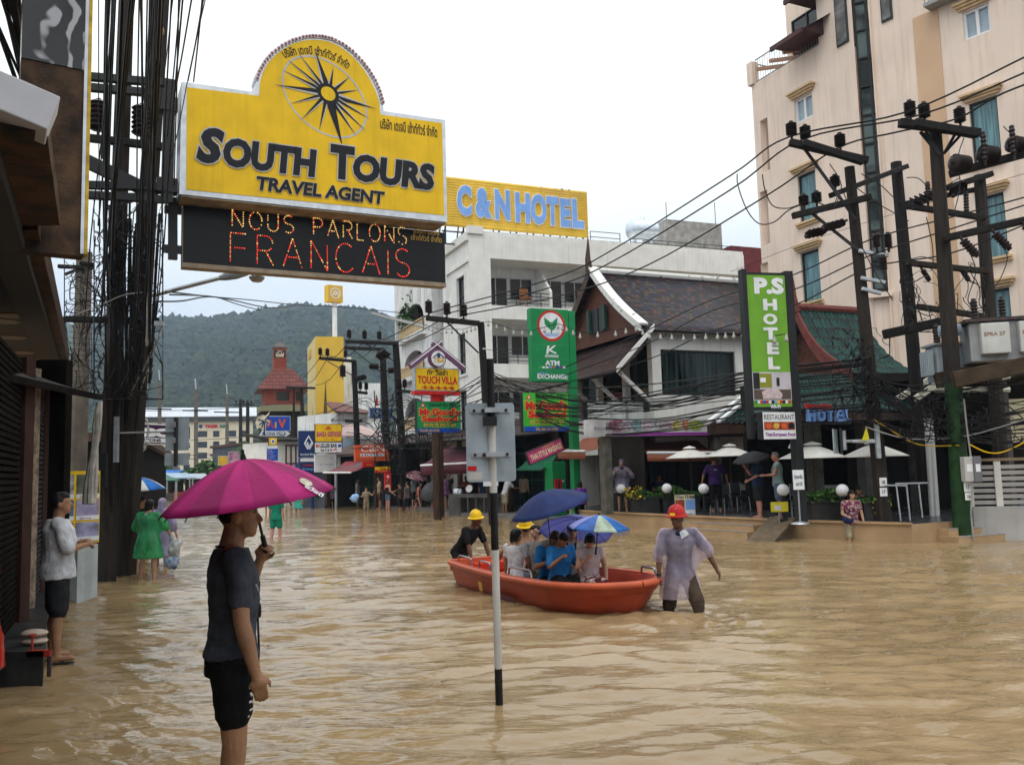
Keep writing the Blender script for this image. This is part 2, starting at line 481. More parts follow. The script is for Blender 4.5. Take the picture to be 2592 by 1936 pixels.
def window(par, x0, x1, z0, z1, y=0.1, fr='win_frame', gl='dark_glass', nx=2, nz=1, t=0.05, name='window', lab=None):
 m = MB()
 m.box(x0, x0+t, y-.03, y+.03, z0, z1); m.box(x1-t, x1, y-.03, y+.03, z0, z1)
 m.box(x0+t, x1-t, y-.03, y+.03, z0, z0+t); m.box(x0+t, x1-t, y-.03, y+.03, z1-t, z1)
 for i in range(1, nx): c = x0+(x1-x0)*i/nx; m.box(c-t*.45, c+t*.45, y-.028, y+.028, z0+t, z1-t)
 for i in range(1, nz): c = z0+(z1-z0)*i/nz; m.box(x0+t, x1-t, y-.025, y+.025, c-t*.4, c+t*.4)
 f = m.build(name, M_(fr), par, label=lab)
 p = MB(); p.box(x0+t*.5, x1-t*.5, y+.034, y+.05, z0+t*.5, z1-t*.5); p.build('pane', M_(gl), f)
 return f
mat('win_frame', (0.55,0.57,0.58), 0.4); mat('win_dark', (0.03,0.033,0.036), 0.4); mat('win_white', (0.75,0.76,0.78), 0.4)
mat('dark_glass', (0.012,0.016,0.018), 0.07, spec=0.5); mat('teal_glass', (0.13,0.24,0.27), 0.15, 0.35, 3.0, stretch=(6,6,.3)); mat('pale_glass', (0.34,0.42,0.48), 0.2, 0.1, 2.0)
mat('iron', (0.03,0.03,0.032), 0.5); mat('wet_wood', (0.05,0.028,0.018), 0.45, 0.4, 8.0, stretch=(1,1,.2))
mat('white_paint', (0.74,0.74,0.71), 0.55, 0.06, 1.5, streak=0.3, scol=(0.33,0.32,0.29))
mat('dirty_white', (0.70,0.71,0.70), 0.6, 0.10, 1.2, streak=0.75, scol=(0.12,0.12,0.11))
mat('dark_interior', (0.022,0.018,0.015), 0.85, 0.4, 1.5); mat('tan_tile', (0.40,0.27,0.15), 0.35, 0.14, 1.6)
mat('deck', (0.055,0.055,0.06), 0.25, 0.3, 2.0); mat('concrete', (0.30,0.29,0.27), 0.7, 0.22, 2.5, streak=0.35)
mat('dark_red', (0.13,0.022,0.026), 0.5, 0.2, 3); mat('maroon_cloth', (0.105,0.028,0.042), 0.7, 0.2, 2); mat('terracotta_cloth', (0.33,0.12,0.075), 0.75, 0.12, 2)
mat('steel', (0.5,0.5,0.52), 0.3, metal=1.0, var=.1); mat('galv', (0.42,0.45,0.48), 0.42, 0.15, 7, metal=0.6)
SDIR = V((-0.40, 0.917))                  # along the street, away from the viewer
RDIR = V((0.917, 0.40))                   # across it
def corner_walls(px, Y, wid, dep, py=1180):
 """front wall to the right of a corner and side wall running up the street from it"""
 A = xy(px, py, Y); return Wall(A, A+RDIR*wid), Wall(A+SDIR*dep, A)
# ---------------------------------------------------------- white hotel
def rail(m, x0, x1, y, z0, n=4, h=0.85, t=0.035, step=1.4):
 for i in range(n): z = z0+h*(i+1)/n; m.box(x0, x1, y-t/2, y+t/2, z-t/2, z+t/2)
 k = max(1, round((x1-x0)/step))
 for i in range(k+1): c = x0+(x1-x0)*i/k; m.box(c-t/2, c+t/2, y-t/2, y+t/2, z0, z0+h)
def white_hotel():
 W = wallpx(1189, 44.9, 1925, 51.8, 720)
 t = thing('white_hotel', 'white four storey hotel with deep balconies under a yellow rooftop sign', 'hotel', W.M)
 xe = 17.5
 zt = W.z(1245, 596); H = lambda y: W.z(1245, y)
 xb = W.x(1245, 800); xr = xe
 b1, b2, b3 = (H(772)+.0, H(654)), (H(920), H(806)), (H(1070), H(955))
 m = MB()
 holes(m, 0, xe, 0, zt, [(xb, xr-.3, *b1), (xb, xr-.3, *b2), (xb, xr-.3, *b3)], 0, 0.3)
 m.box(-.08, xb-.4, -.12, .2, zt+.003, zt+.42)                      # corner parapet block
 m.box(0, xe, .06, .25, zt, zt+.22)
 # balcony shells
 for z0, z1 in (b1, b2, b3):
  m.quad((xb,2.0,z0),(xr-.3,2.0,z0),(xr-.3,2.0,z1),(xb,2.0,z1))
  m.quad((xb,.3,z0),(xr-.3,.3,z0),(xr-.3,2,z0),(xb,2,z0)); m.quad((xb,.3,z1),(xb,2,z1),(xr-.3,2,z1),(xr-.3,.3,z1))
  m.quad((xb,.3,z0),(xb,2,z0),(xb,2,z1),(xb,.3,z1)); m.quad((xr-.3,2,z0),(xr-.3,.3,z0),(xr-.3,.3,z1),(xr-.3,2,z1))
 m.quad((xe,0,0),(xe,14,0),(xe,14,zt),(xe,0,zt)); m.quad((0,0,zt-.02),(xe,0,zt-.02),(xe,14,zt-.02),(0,14,zt-.02)); m.quad((0,14,0),(0,14,zt),(xe,14,zt),(xe,14,0))
 m.build('wall', M_('white_paint'), t)
 for z0, z1 in (b1, b2, b3):
  for k in range(5):
   cx = xb + .25 + k*3.35
   if cx+2.9 > xr: break
   window(t, cx, cx+1.45, z0+.05, z1-.55, 1.93, 'win_frame', 'dark_glass', 2)
   window(t, cx+1.55, cx+2.95, z0+.7, z1-.55, 1.93, 'win_frame', 'teal_glass' if (k*7+int(z0))%3 == 0 else 'dark_glass', 2)
   if k:                                                         # splayed divider between rooms
    d = MB(); d.slab([(cx-.2,1.98,z0+.02), (cx-.2,-.02,z0+.02), (cx-.2,-.02,z0+.9), (cx-.2,1.0,z1-.5), (cx-.2,1.98,z1-.02)], (.14,0,0)); d.build('balcony_divider', M_('white_paint'), t)
  r = MB(); rail(r, xb+.02, xr-.35, .12, z0, 4, .78); r.build('balcony_railing', M_('iron'), t)
 # street side face with its narrow windows and the cornice
 S = Wall(W.A + SDIR*3.9, W.A)
 L = S.len
 def loc(x, y, z): return t_M @ (S.M @ V((x, y, z)))
 t_M = W.Mi
 m = MB(); m.T = t_M @ S.M
 wz = [(S.z(1170, 802), S.z(1170, 700)), (S.z(1170, 948), S.z(1170, 846)), (S.z(1170, 1100), S.z(1170, 990))]
 wx0, wx1 = L*.52, L*.82
 holes(m, 0, L-.005, 0, zt-.01, [(wx0, wx1, *z) for z in wz], 0, .2)
 m.box(-.1, L-.02, -.16, -.004, zt-.35, zt+.1); m.box(-.05, L-.06, -.1, -.004, zt-1.5, zt-1.36)
 m.box(-.1, .5, -.12, -.005, 0, zt-1.5)
 for z in wz:
  m.box(wx0-.14, wx0-.005, -.06, -.004, z[0]-.14, z[1]+.14); m.box(wx1+.005, wx1+.14, -.06, -.004, z[0]-.14, z[1]+.14)
  m.box(wx0-.005, wx1+.005, -.06, -.004, z[0]-.14, z[0]-.005); m.box(wx0-.005, wx1+.005, -.06, -.004, z[1]+.005, z[1]+.14)
 m.build('side_wall', M_('white_paint'), t)
 for z in wz:
  f = MB(); f.T = t_M @ S.M; q = (wx0, wx1)
  f.box(q[0], q[0]+.05, .08, .14, *z); f.box(q[1]-.05, q[1], .08, .14, *z); f.box(q[0]+.05, q[1]-.05, .08, .14, z[0], z[0]+.05); f.box(q[0]+.05, q[1]-.05, .08, .14, z[1]-.05, z[1]); f.box(q[0]+.05, q[1]-.05, .085, .13, (z[0]+z[1])/2, (z[0]+z[1])/2+.05)
  f = f.build('window', M_('win_dark'), t)
  p = MB(); p.T = t_M @ S.M; p.box(q[0], q[1], .145, .16, *z); p.build('pane', M_('dark_glass'), f)
 # dark glazed stair strip beyond
 m = MB(); m.T = t_M @ S.M; m.box(-1.55, -.12, .5, 3, 0, zt-.6); m.build('stair_glass', mat('blue_glass', (0.02,0.025,0.045), 0.08, 0.4, 1.0), t)
 m = MB(); m.T = t_M @ S.M
 for i in range(9): m.box(-1.53, -.13, .44, .497, .9+i*1.35, .96+i*1.35)
 m.box(-.85, -.8, .43, .495, 0, zt-.62); m.build('stair_mullion', M_('iron'), t)
 # roof plant: railing, water tank, stair head
 x0, x1 = W.x(1585, 600, -4), W.x(1858, 620, -4)
 y0 = 4.0
 zb = W.z(1700, 655, -4)
 m = MB(); m.box(x0-.2, x1+.2, y0-.6, y0+4, zt-.02, zb+.05); m.build('roof_terrace', M_('white_paint'), t)
 q0, q1 = W.x(1685, 600, -6), W.x(1825, 600, -6)
 m = MB(); m.box(q0, q1, y0+1.9, y0+5, zb+.05, W.z(1750, 562, -6)); m.build('stair_head', M_('concrete'), t)
 m = MB(); rail(m, x0, x1, y0-.5, zb+.05, 4, .9); rail(m, W.x(1495,620,-2), W.x(1570,620,-2), 2.0, zt, 4, 1.3); m.build('roof_railing', M_('iron'), t)
 m = MB(); p = W.x(1855, 640, -4); m.box(p, p+4.2, y0+.2, y0+3, zt, W.z(1880, 622, -4)); m.build('red_roof_room', M_('dark_red'), t)
 m = MB()
 for q in (1696, 1820): xx = W.x(q, 560, -6); m.tube([(xx, y0+2.4, zb), (xx, y0+2.4, W.z(q, 508, -6))], .025, 5)
 m.build('mast', M_('iron'), t)
 m = MB()
 for k in range(2):
  for i in range(9): m.box(1+i*1.9, 1.06+i*1.9, -.7, -.64, b3[0]-2.4, b3[0]-2.38)
 # tank lies on the roof: a thing of its own
 a = W.M @ V((W.x(1602, 590, -4), y0+.3, W.z(1602, 578, -4))); b = W.M @ V((W.x(1664, 590, -4), y0+.3, W.z(1664, 580, -4)))
 k = MB(); dd = (b-a).normalized()
 k.lathe([(0.02,-.15),(.45,-.1),(.62,.05),(.62,(b-a).length-.05),(.45,(b-a).length+.1),(.02,(b-a).length+.15)], a, 20, dd)
 for i in range(4): k.lathe([(.63,.2+i*.38),(.65,.23+i*.38),(.63,.26+i*.38)], a, 20, dd)
 k.cyl(a+dd*.9+V((0,0,.55)), a+dd*.9+V((0,0,.8)), .2, .16, 10); k.cyl(a+dd*.3+V((0,0,-1)), a+dd*.3, .1, .1, 6); k.cyl(b-dd*.3+V((0,0,-1)), b-dd*.3, .1, .1, 6)
 k.single('water_tank', mat('tank_steel', (0.62,0.68,0.74), 0.35, .08, 3, metal=.7), 'silver cylindrical water tank lying on the white hotel roof', 'water tank')
 # chairs on the balconies
 for i, (p, q) in enumerate(((1330, 772), (1478, 776))):
  c = MB(); xx, zz = W.hit(p, q, -1.2); c.T = W.M @ Matrix.Translation((xx, 1.2, zz))
  c.box(-.25,.25,-.25,.25,.38,.44); c.box(-.25,.25,.2,.26,.44,.95)
  for sx in (-.22,.22):
   for sy in (-.22,.22): c.box(sx-.02,sx+.02,sy-.02,sy+.02,0,.38)
  c.single('balcony_chair', mat('orange_wood', (0.42,0.16,0.05), .5, .2, 8), ['orange wooden chair on the upper balcony, nearer the narrow windows', 'orange wooden chair on the upper balcony, beside the dark spired gable'][i], 'chair', 'orange balcony chairs')
white_hotel()
# ---------------------------------------------------------- arcaded white house
def arcade_house():
 S = Wall(xy(1000, 860, 57), xy(1094, 860, 49.6))
 t = thing('arcaded_house', 'weathered white house with stacked arched balconies beside the white hotel', 'house', S.M)
 L = S.len; zt = S.z(1000, 690)
 m = MB(); lev = [(S.z(1060, 842), S.z(1060, 762)), (S.z(1060, 948), S.z(1060, 882)), (S.z(1060, 1085), S.z(1060, 1005))]
 # openings measured on the face: wide arch and a slim one beside it
 ops = [(L*.02, L*.16), (L*.26, L*.80)]
 hs = [(a, b, z0, z1) for z0, z1 in lev for a, b in ops]
 holes(m, 0, L, 0, zt, hs, 0, .3)
 for a, b, z0, z1 in hs:                                              # arch spandrels
  c = (a+b)/2; r = (b-a)/2; rz = min(r, (z1-z0)*.6)
  for sgn in (-1, 1):
   P = [(c+sgn*r, z1)]
   for k in range(9): g_ = math.pi/2*k/8; P.append((c+sgn*r*math.cos(g_), z1-rz+rz*math.sin(g_)-.002))
   if sgn > 0: P = P[::-1]
   m.prism([(x, z) for x, z in (P if sgn < 0 else P)], .004, .22)
 m.quad((L,0,0),(L,7,0),(L,7,zt),(L,0,zt)); m.quad((0,0,zt),(L,0,zt),(L,7,zt),(0,7,zt)); m.quad((0,0,0),(0,0,zt),(0,7,zt),(0,7,0)); m.quad((0,7,0),(0,7,zt),(L,7,zt),(L,7,0))
 m.box(-.1, L+.1, -.12, -.004, zt-.3, zt+.12)
 m.build('wall', M_('dirty_white'), t)
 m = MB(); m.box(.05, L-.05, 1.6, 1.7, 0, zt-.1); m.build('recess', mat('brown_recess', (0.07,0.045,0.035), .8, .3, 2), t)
 for i, (z0, z1) in enumerate(lev):
  m = MB()
  m.box(L*.22, L*.84, -.22, -.14, z0+.62, z0+.72); m.box(L*.22, L*.84, -.22, -.14, z0-.02, z0+.06)
  for k in range(26): x = L*.23+L*.6*k/25; m.lathe([(.03,0),(.065,.14),(.03,.36),(.045,.54)], (x, -.18, z0+.07), 6)
  m.build('balustrade', mat('cream_stone', (0.55,0.42,0.24), .6, .15, 5), t)
  s = MB(); s.box(L*.2, L*.86, -.35, .0, z0-.3, z0-.03); s.build('balcony_slab', M_('dirty_white'), t)
 return S, lev, L
AH = arcade_house()
# ---------------------------------------------------------- Thai gabled roofs
def tile_mat(name, cols, sx, sz, rough=.5):
 m = bpy.data.materials.new(name); m.use_nodes = True
 n = m.node_tree.nodes; l = m.node_tree.links; b = n['Principled BSDF']; b.inputs['Roughness'].default_value = rough; b.inputs['Specular IOR Level'].default_value = .18
 tc = n.new('ShaderNodeTexCoord'); sp = n.new('ShaderNodeSeparateXYZ'); l.new(tc.outputs['UV'], sp.inputs[0])
 def mth(op, a, bb=None):
  q = n.new('ShaderNodeMath'); q.operation = op
  l.new(a, q.inputs[0]) if not isinstance(a, float) else None
  if isinstance(bb, float): q.inputs[1].default_value = bb
  elif bb is not None: l.new(bb, q.inputs[1])
  return q.outputs[0]
 v = mth('MULTIPLY', sp.outputs['Y'], float(sz)); fv = mth('FLOOR', v)
 off = mth('MULTIPLY', mth('MODULO', fv, 2.0), .5)
 u = mth('ADD', mth('MULTIPLY', sp.outputs['X'], float(sx)), off); fu = mth('FLOOR', u)
 cb = n.new('ShaderNodeCombineXYZ'); l.new(fu, cb.inputs[0]); l.new(fv, cb.inputs[1])
 wn = n.new('ShaderNodeTexWhiteNoise'); wn.noise_dimensions = '2D'; l.new(cb.outputs[0], wn.inputs['Vector'])
 r = n.new('ShaderNodeValToRGB'); r.color_ramp.interpolation = 'CONSTANT'
 el = r.color_ramp.elements
 while len(el) < len(cols): el.new(.5)
 for i, c in enumerate(cols): el[i].position = i/len(cols); el[i].color = (*c, 1)
 l.new(wn.outputs['Value'], r.inputs[0])
 fr = mth('FRACT', v); gap = mth('LESS_THAN', fr, .16); fr2 = mth('FRACT', u); gap2 = mth('LESS_THAN', fr2, .12)
 g = mth('MAXIMUM', gap, gap2)
 mx = n.new('ShaderNodeMix'); mx.data_type = 'RGBA'; l.new(g, mx.inputs['Factor']); l.new(r.outputs[0], mx.inputs['A']); mx.inputs['B'].default_value = (0.012,0.011,0.011,1)
 l.new(mx.outputs['Result'], b.inputs['Base Color'])
 bp = n.new('ShaderNodeBump'); bp.inputs['Distance'].default_value = .03; bp.inputs['Strength'].default_value = .8; bp.invert = True
 l.new(mth('SUBTRACT', fr, g), bp.inputs['Height']); l.new(bp.outputs[0], b.inputs['Normal'])
 MAT[name] = m; return m
tile_mat('mixed_tiles', [(0.015,0.016,0.032),(0.038,0.021,0.022),(0.022,0.016,0.019),(0.085,0.036,0.027),(0.018,0.02,0.046),(0.06,0.047,0.036),(0.034,0.033,0.04),(0.014,0.013,0.015)], 5.2, 5.5)
tile_mat('green_tiles', [(0.007,0.045,0.040),(0.009,0.055,0.046),(0.006,0.036,0.033),(0.012,0.065,0.055)], 4.4, 2.6, .45)
tile_mat('red_tiles', [(0.17,0.04,0.03),(0.14,0.033,0.026),(0.19,0.05,0.036)], 3, 2.5)
tile_mat('brown_tiles', [(0.045,0.025,0.022),(0.06,0.03,0.026),(0.035,0.02,0.019)], 5, 5)
def uv_slope(o, nu, nv, lu, lv):
 me = o.data; uv = me.uv_layers.new(name='UVMap')
 for p in me.polygons:
  for li in p.loop_indices:
   i = me.loops[li].vertex_index
   uv.data[li].uv = ((i % (nu+1))/nu*lu, (i//(nu+1))/nv*lv)
def slope(par, P00, P10, P01, P11, mname, name='roof_slope', sag=.0, wave=0, thick=.08, nu=1, nv=8):
 """roof plane: P00,P10 eave, P01,P11 ridge; sag bends it like a Thai roof"""
 P00, P10, P01, P11 = map(V, (P00, P10, P01, P11))
 nrm = (P10-P00).cross(P01-P00).normalized()
 if wave: nu = 6*wave; nv = max(nv, 24)
 lu = (P10-P00).length; lv = (P01-P00).length
 rows = max(1, round(lv*2.6))
 def fn(u, v):
  p = (P00*(1-u)+P10*u)*(1-v) + (P01*(1-u)+P11*u)*v
  d = -sag*math.sin(math.pi*v)
  if wave: d += .035*math.sin(2*math.pi*wave*u) + .05*(1-((v*rows) % 1.0))
  return p + nrm*d
 m = MB(); m.grid(fn, nu, nv)
 o = m.build(name, M_(mname), par)
 uv_slope(o, nu, nv, lu, lv)
 md = o.modifiers.new('thick', 'SOLIDIFY'); md.thickness = thick; md.offset = -1
 return o
def thai_gable(par, x0, x1, y0, y1, ze, zr, tiles, sag=.25, board='wet_wood', front='plank_wall', rim=None, spire=.9, wave=0):
 ym = (y0+y1)/2
 slope(par, (x0,y0,ze), (x1,y0,ze), (x0,ym,zr), (x1,ym,zr), tiles, 'roof_slope', sag, wave)
 slope(par, (x1,y1,ze), (x0,y1,ze), (x1,ym,zr), (x0,ym,zr), tiles, 'roof_slope', sag)
 nn = 9
 def prof(side, k, inset=0):
  v = k/nn; ya = y0 if side < 0 else y1
  d = sag*math.sin(math.pi*v); L = math.hypot(ym-y0, zr-ze); ny, nz_ = (zr-ze)/L, (ym-y0)/L
  y = ya+(ym-ya)*v + (ny*d if side < 0 else -ny*d); z = ze+(zr-ze)*v - nz_*d
  return y, z
 g_ = MB(); P = [(x0+.32, *prof(-1, k)) for k in range(nn+1)] + [(x0+.32, *prof(1, k)) for k in range(nn-1, -1, -1)]
 g_.slab(P, (.06, 0, 0)); g_.build('gable', M_(front), par)
 for s in (-1, 1):
  b = MB(); pts = [prof(s, k) for k in range(nn+1)]; w = .06 if rim and s < 0 else .28
  for k in range(nn):
   (ya, za), (yb, zb) = pts[k], pts[k+1]
   b.slab([(x0-.06, ya, za+.14), (x0-.06, yb, zb+.14), (x0-.06, yb, zb-w), (x0-.06, ya, za-w)], (.09, 0, 0))
  b.build('bargeboard', M_(rim if rim and s < 0 else board), par)
  if s < 0 and rim:
   b = MB()
   for k in range(nn):
    (ya, za), (yb, zb) = pts[k], pts[k+1]
    b.slab([(x0-.1, ya-.02, za+.15), (x0+.28, ya-.02, za+.15), (x0+.28, yb-.02, zb+.15), (x0-.1, yb-.02, zb+.15)], (0, -.03, .06))
   b.build('white_verge', M_(rim), par)
 r = MB(); r.tube([(x0, ym, zr+.06), (x1, ym, zr+.06)], .13, 8); r.build('ridge_cap', M_(rim or board), par)
 c = MB(); c.tube([(x0, ym, zr-.1), (x0-.06, ym, zr+spire*.35), (x0-.03, ym, zr+spire*.7), (x0-.02, ym, zr+spire)], [.16, .11, .06, .015], 8); c.build('spire', M_(board), par)
def thai_house():
 W, S = corner_walls(1650, 30, 7.6, 6.0, 900)
 t = thing('gabled_timber_house', 'steep gabled house with a speckled tile roof, spire and white side wall', 'house', W.M)
 ze = W.z(1650, 838); zr = 1.9+(1181-682)/F*32.6
 zf = 2.9
 wx0, wx1 = W.x(1674, 940), W.x(1862, 940); wz0, wz1 = W.z(1674, 1000), W.z(1674, 884)
 m = MB(); holes(m, 0, 7.6, zf-.5, ze, [(wx0, wx1, wz0, wz1)], 0, .18)
 m.quad((7.6,0,0),(7.6,6,0),(7.6,6,ze),(7.6,0,ze)); m.box(0, .25, .004, 6, zf-.5, zf+.9); m.box(0,.25,.004,.3,zf+.9,ze)
 for y in (1.9, 3.9, 5.7): m.box(.02, .24, y, y+.22, zf+.9, ze)
 m.quad((0,6,0),(0,6,ze),(7.6,6,ze),(7.6,6,0))
 m.build('wall', M_('white_paint'), t)
 f = window(t, wx0, wx1, wz0, wz1, .1, 'win_dark', 'curtain_glass' if 'curtain_glass' in MAT else mat('curtain_glass', (0.02,0.032,0.03), .12, .8, 2.0, stretch=(5,5,.25)).name, 1, 1, .06)
 m = MB(); m.box(.3, .36, .3, 5.7, zf, ze); m.build('side_glazing', M_('dark_glass'), t)
 mat('plank_wall', (0.105,0.043,0.028), .6, .4, 5, stretch=(1,1,7), bump=.6, bscale=6)
 mat('chipped_white', (0.72,0.72,0.70), .5, col2=(0.10,0.08,0.07), scale=4, lo=.64, hi=.70)
 thai_gable(t, -.75, 8.4, -.55, 6.3, ze-.05, zr, 'mixed_tiles', .16, 'wet_wood', 'plank_wall', 'chipped_white', 1.35)
 # little window in the gable
 g_ = MB(); zc = ze+.85
 for dy in (2.35, 2.85): g_.box(-.5, -.44, dy, dy+.4, zc-.45, zc+.45)
 g_.build('gable_window', M_('win_dark'), t)
 g_ = MB()
 for dy in (2.12, 3.32): g_.box(-.62, -.5, dy, dy+.2, zc-.45, zc+.45)
 g_.build('gable_shutter', mat('green_shutter', (0.03,0.06,0.05), .5), t)
 # skirt roof at the foot of the gable, on white brackets
 slope(t, (-1.7, 6.4, ze-1.5), (-1.7, -.5, ze-1.5), (-.2, 6.2, ze-.05), (-.2, -.3, ze-.05), 'brown_tiles', 'skirt_roof', .12)
 b = MB(); b.slab([(-1.74,-.56,ze-1.55),(-.2,-.56,ze-.02),(-.2,-.56,ze+.16),(-1.74,-.56,ze-1.35)], (0,.05,0)); b.build('skirt_verge', M_('chipped_white'), t)
 for y in (.1, 2.0, 3.9, 5.7):
  b = MB(); b.beam((-1.4, y, ze-1.35), (.0, y, zf+1.15), .1, .12); b.build('bracket', M_('chipped_white'), t)
 return W, t, ze, zf
TW, TT, TZE, TZF = thai_house()
# ---------------------------------------------------------- green roofed restaurant porch
def porch():
 W, S = corner_walls(2152, 24.8, 5.6, 4.0, 940)
 t = thing('green_roofed_porch', 'restaurant porch with green tiled Thai roof and red gable boards', 'porch', W.M)
 zr = 1.9+(1168-772)/F*26; ze = W.z(2160, 950)
 mat('red_board', (0.155,0.042,0.036), .5, .2, 6)
 x0 = -.2
 thai_gable(t, -.25, W.x(2300, 860), -.3, 3.9, ze, zr, 'green_tiles', .3, 'red_board', 'plank_wall', None, 1.0, wave=16)
 # lower tier
 xl, xr = W.x(2010, 1010, 1.6), W.x(2345, 1010, 1.6)
 slope(t, (xl,-1.7,W.z(2100,1042,1.7)), (xr,-1.7,W.z(2100,1042,1.7)), (xl+1.1,-.1,ze-.05), (xr,-.1,ze-.05), 'green_tiles', 'lower_roof', .08, 30)
 slope(t, (xl,.2,W.z(2100,1042,1.7)), (xl,-1.7,W.z(2100,1042,1.7)), (xl+1.1,.2,ze-.05), (xl+1.1,-.1,ze-.05), 'green_tiles', 'lower_roof', .08, 8)
 zb = W.z(2100,1042,1.7)
 m = MB(); m.box(xl-.05, xr, -1.75, -1.62, zb-.22, zb-.03); m.build('fascia', M_('wet_wood'), t)
 # dark dining room under it
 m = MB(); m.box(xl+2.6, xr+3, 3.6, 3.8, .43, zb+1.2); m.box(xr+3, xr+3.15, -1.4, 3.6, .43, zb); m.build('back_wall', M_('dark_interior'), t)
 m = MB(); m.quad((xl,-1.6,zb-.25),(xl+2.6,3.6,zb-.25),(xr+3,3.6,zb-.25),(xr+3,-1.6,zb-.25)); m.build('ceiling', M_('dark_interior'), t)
 for px in (2070, 2200, 2330):
  c = MB(); x = W.x(px, 1200, .9); c.box(x-.16, x+.16, -.95, -.65, .43, zb-.24); c.build('column', mat('stone_column', (0.09,0.085,0.075), .7, .3, 4), t)
 return W, t, zb
PW, PT, PZB = porch()
# ---------------------------------------------------------- terrace in front of it
TER = [gp(1437, 31.5), V((2.74, 29.3)), V((4.9, 25.6)), V((7.18, 21.9)), V((8.95, 19.9)), V((9.9, 20.35)), V((11.4, 20.9)), V((14.5, 26.0)), V((9.0, 34.0)), V((4.0, 36.5))]
def terrace():
 m = MB(); TZ = .44
 k = len(TER)
 m.m = 1; m.add([(p.x, p.y, TZ) for p in TER], [tuple(range(k))]); m.m = 0
 for i in range(k):
  a, b = TER[i], TER[(i+1) % k]
  m.quad((a.x,a.y,-.4), (b.x,b.y,-.4), (b.x,b.y,TZ-.002), (a.x,a.y,TZ-.002))
 for i in range(4):                                   # nosing, proud of the wall
  a, b = TER[i], TER[i+1]
  m.beam((a.x,a.y,TZ+.006), (b.x,b.y,TZ+.006), .10, .05)
 o = m.single('tiled_terrace', [M_('tan_tile'), M_('deck')], 'raised restaurant terrace with tan tiled front wall above the flood', 'terrace', base=(6,26,0))
 return TZ
TZ = terrace()
def steps(p0, p1, name, label, n=2):
 """steps leaning on the terrace front between two columns of the photo"""
 A, B = p0, p1; d = (B-A).normalized(); nrm = V((d.y, -d.x))
 if nrm.dot(V((0,-1))) < 0: nrm = -nrm
 m = MB()
 for i in range(n):
  z = TZ - .15*(i+1); w = .3*(i+1)
  P = [A-d*.05*i, B+d*.05*i, B+nrm*w+d*.05*i, A+nrm*w-d*.05*i]
  m.m = 0; m.slab([(p.x, p.y, z-.001*i) for p in P], (0, 0, -.6))
  m.m = 1; e0, e1 = A+nrm*(w-.02), B+nrm*(w-.02); m.beam((e0.x,e0.y,z+.008), (e1.x,e1.y,z+.008), .06, .018)
 m.single(name, [M_('tan_tile'), M_('galv')], label, 'steps')
def lerp(a, b, t): return a+(b-a)*t
steps(V((5.0,25.45)), V((6.45,23.1)), 'terrace_steps', 'tan tiled steps up to the terrace beside the wooden ramp')
steps(V((9.7,20.25)), V((11.2,20.84)), 'terrace_steps', 'tan tiled steps beside the green utility pole')
m = MB(); m.slab([(6.62,22.85,TZ+.03), (7.05,22.12,TZ+.03), (6.2,21.3,-.05), (5.75,22.05,-.05)], (0,0,.05)); m.single('wooden_ramp', mat('ramp_wood', (0.13,0.095,0.06), .6, .3, 6), 'grey wooden ramp board sloping from the terrace into the water', 'ramp')
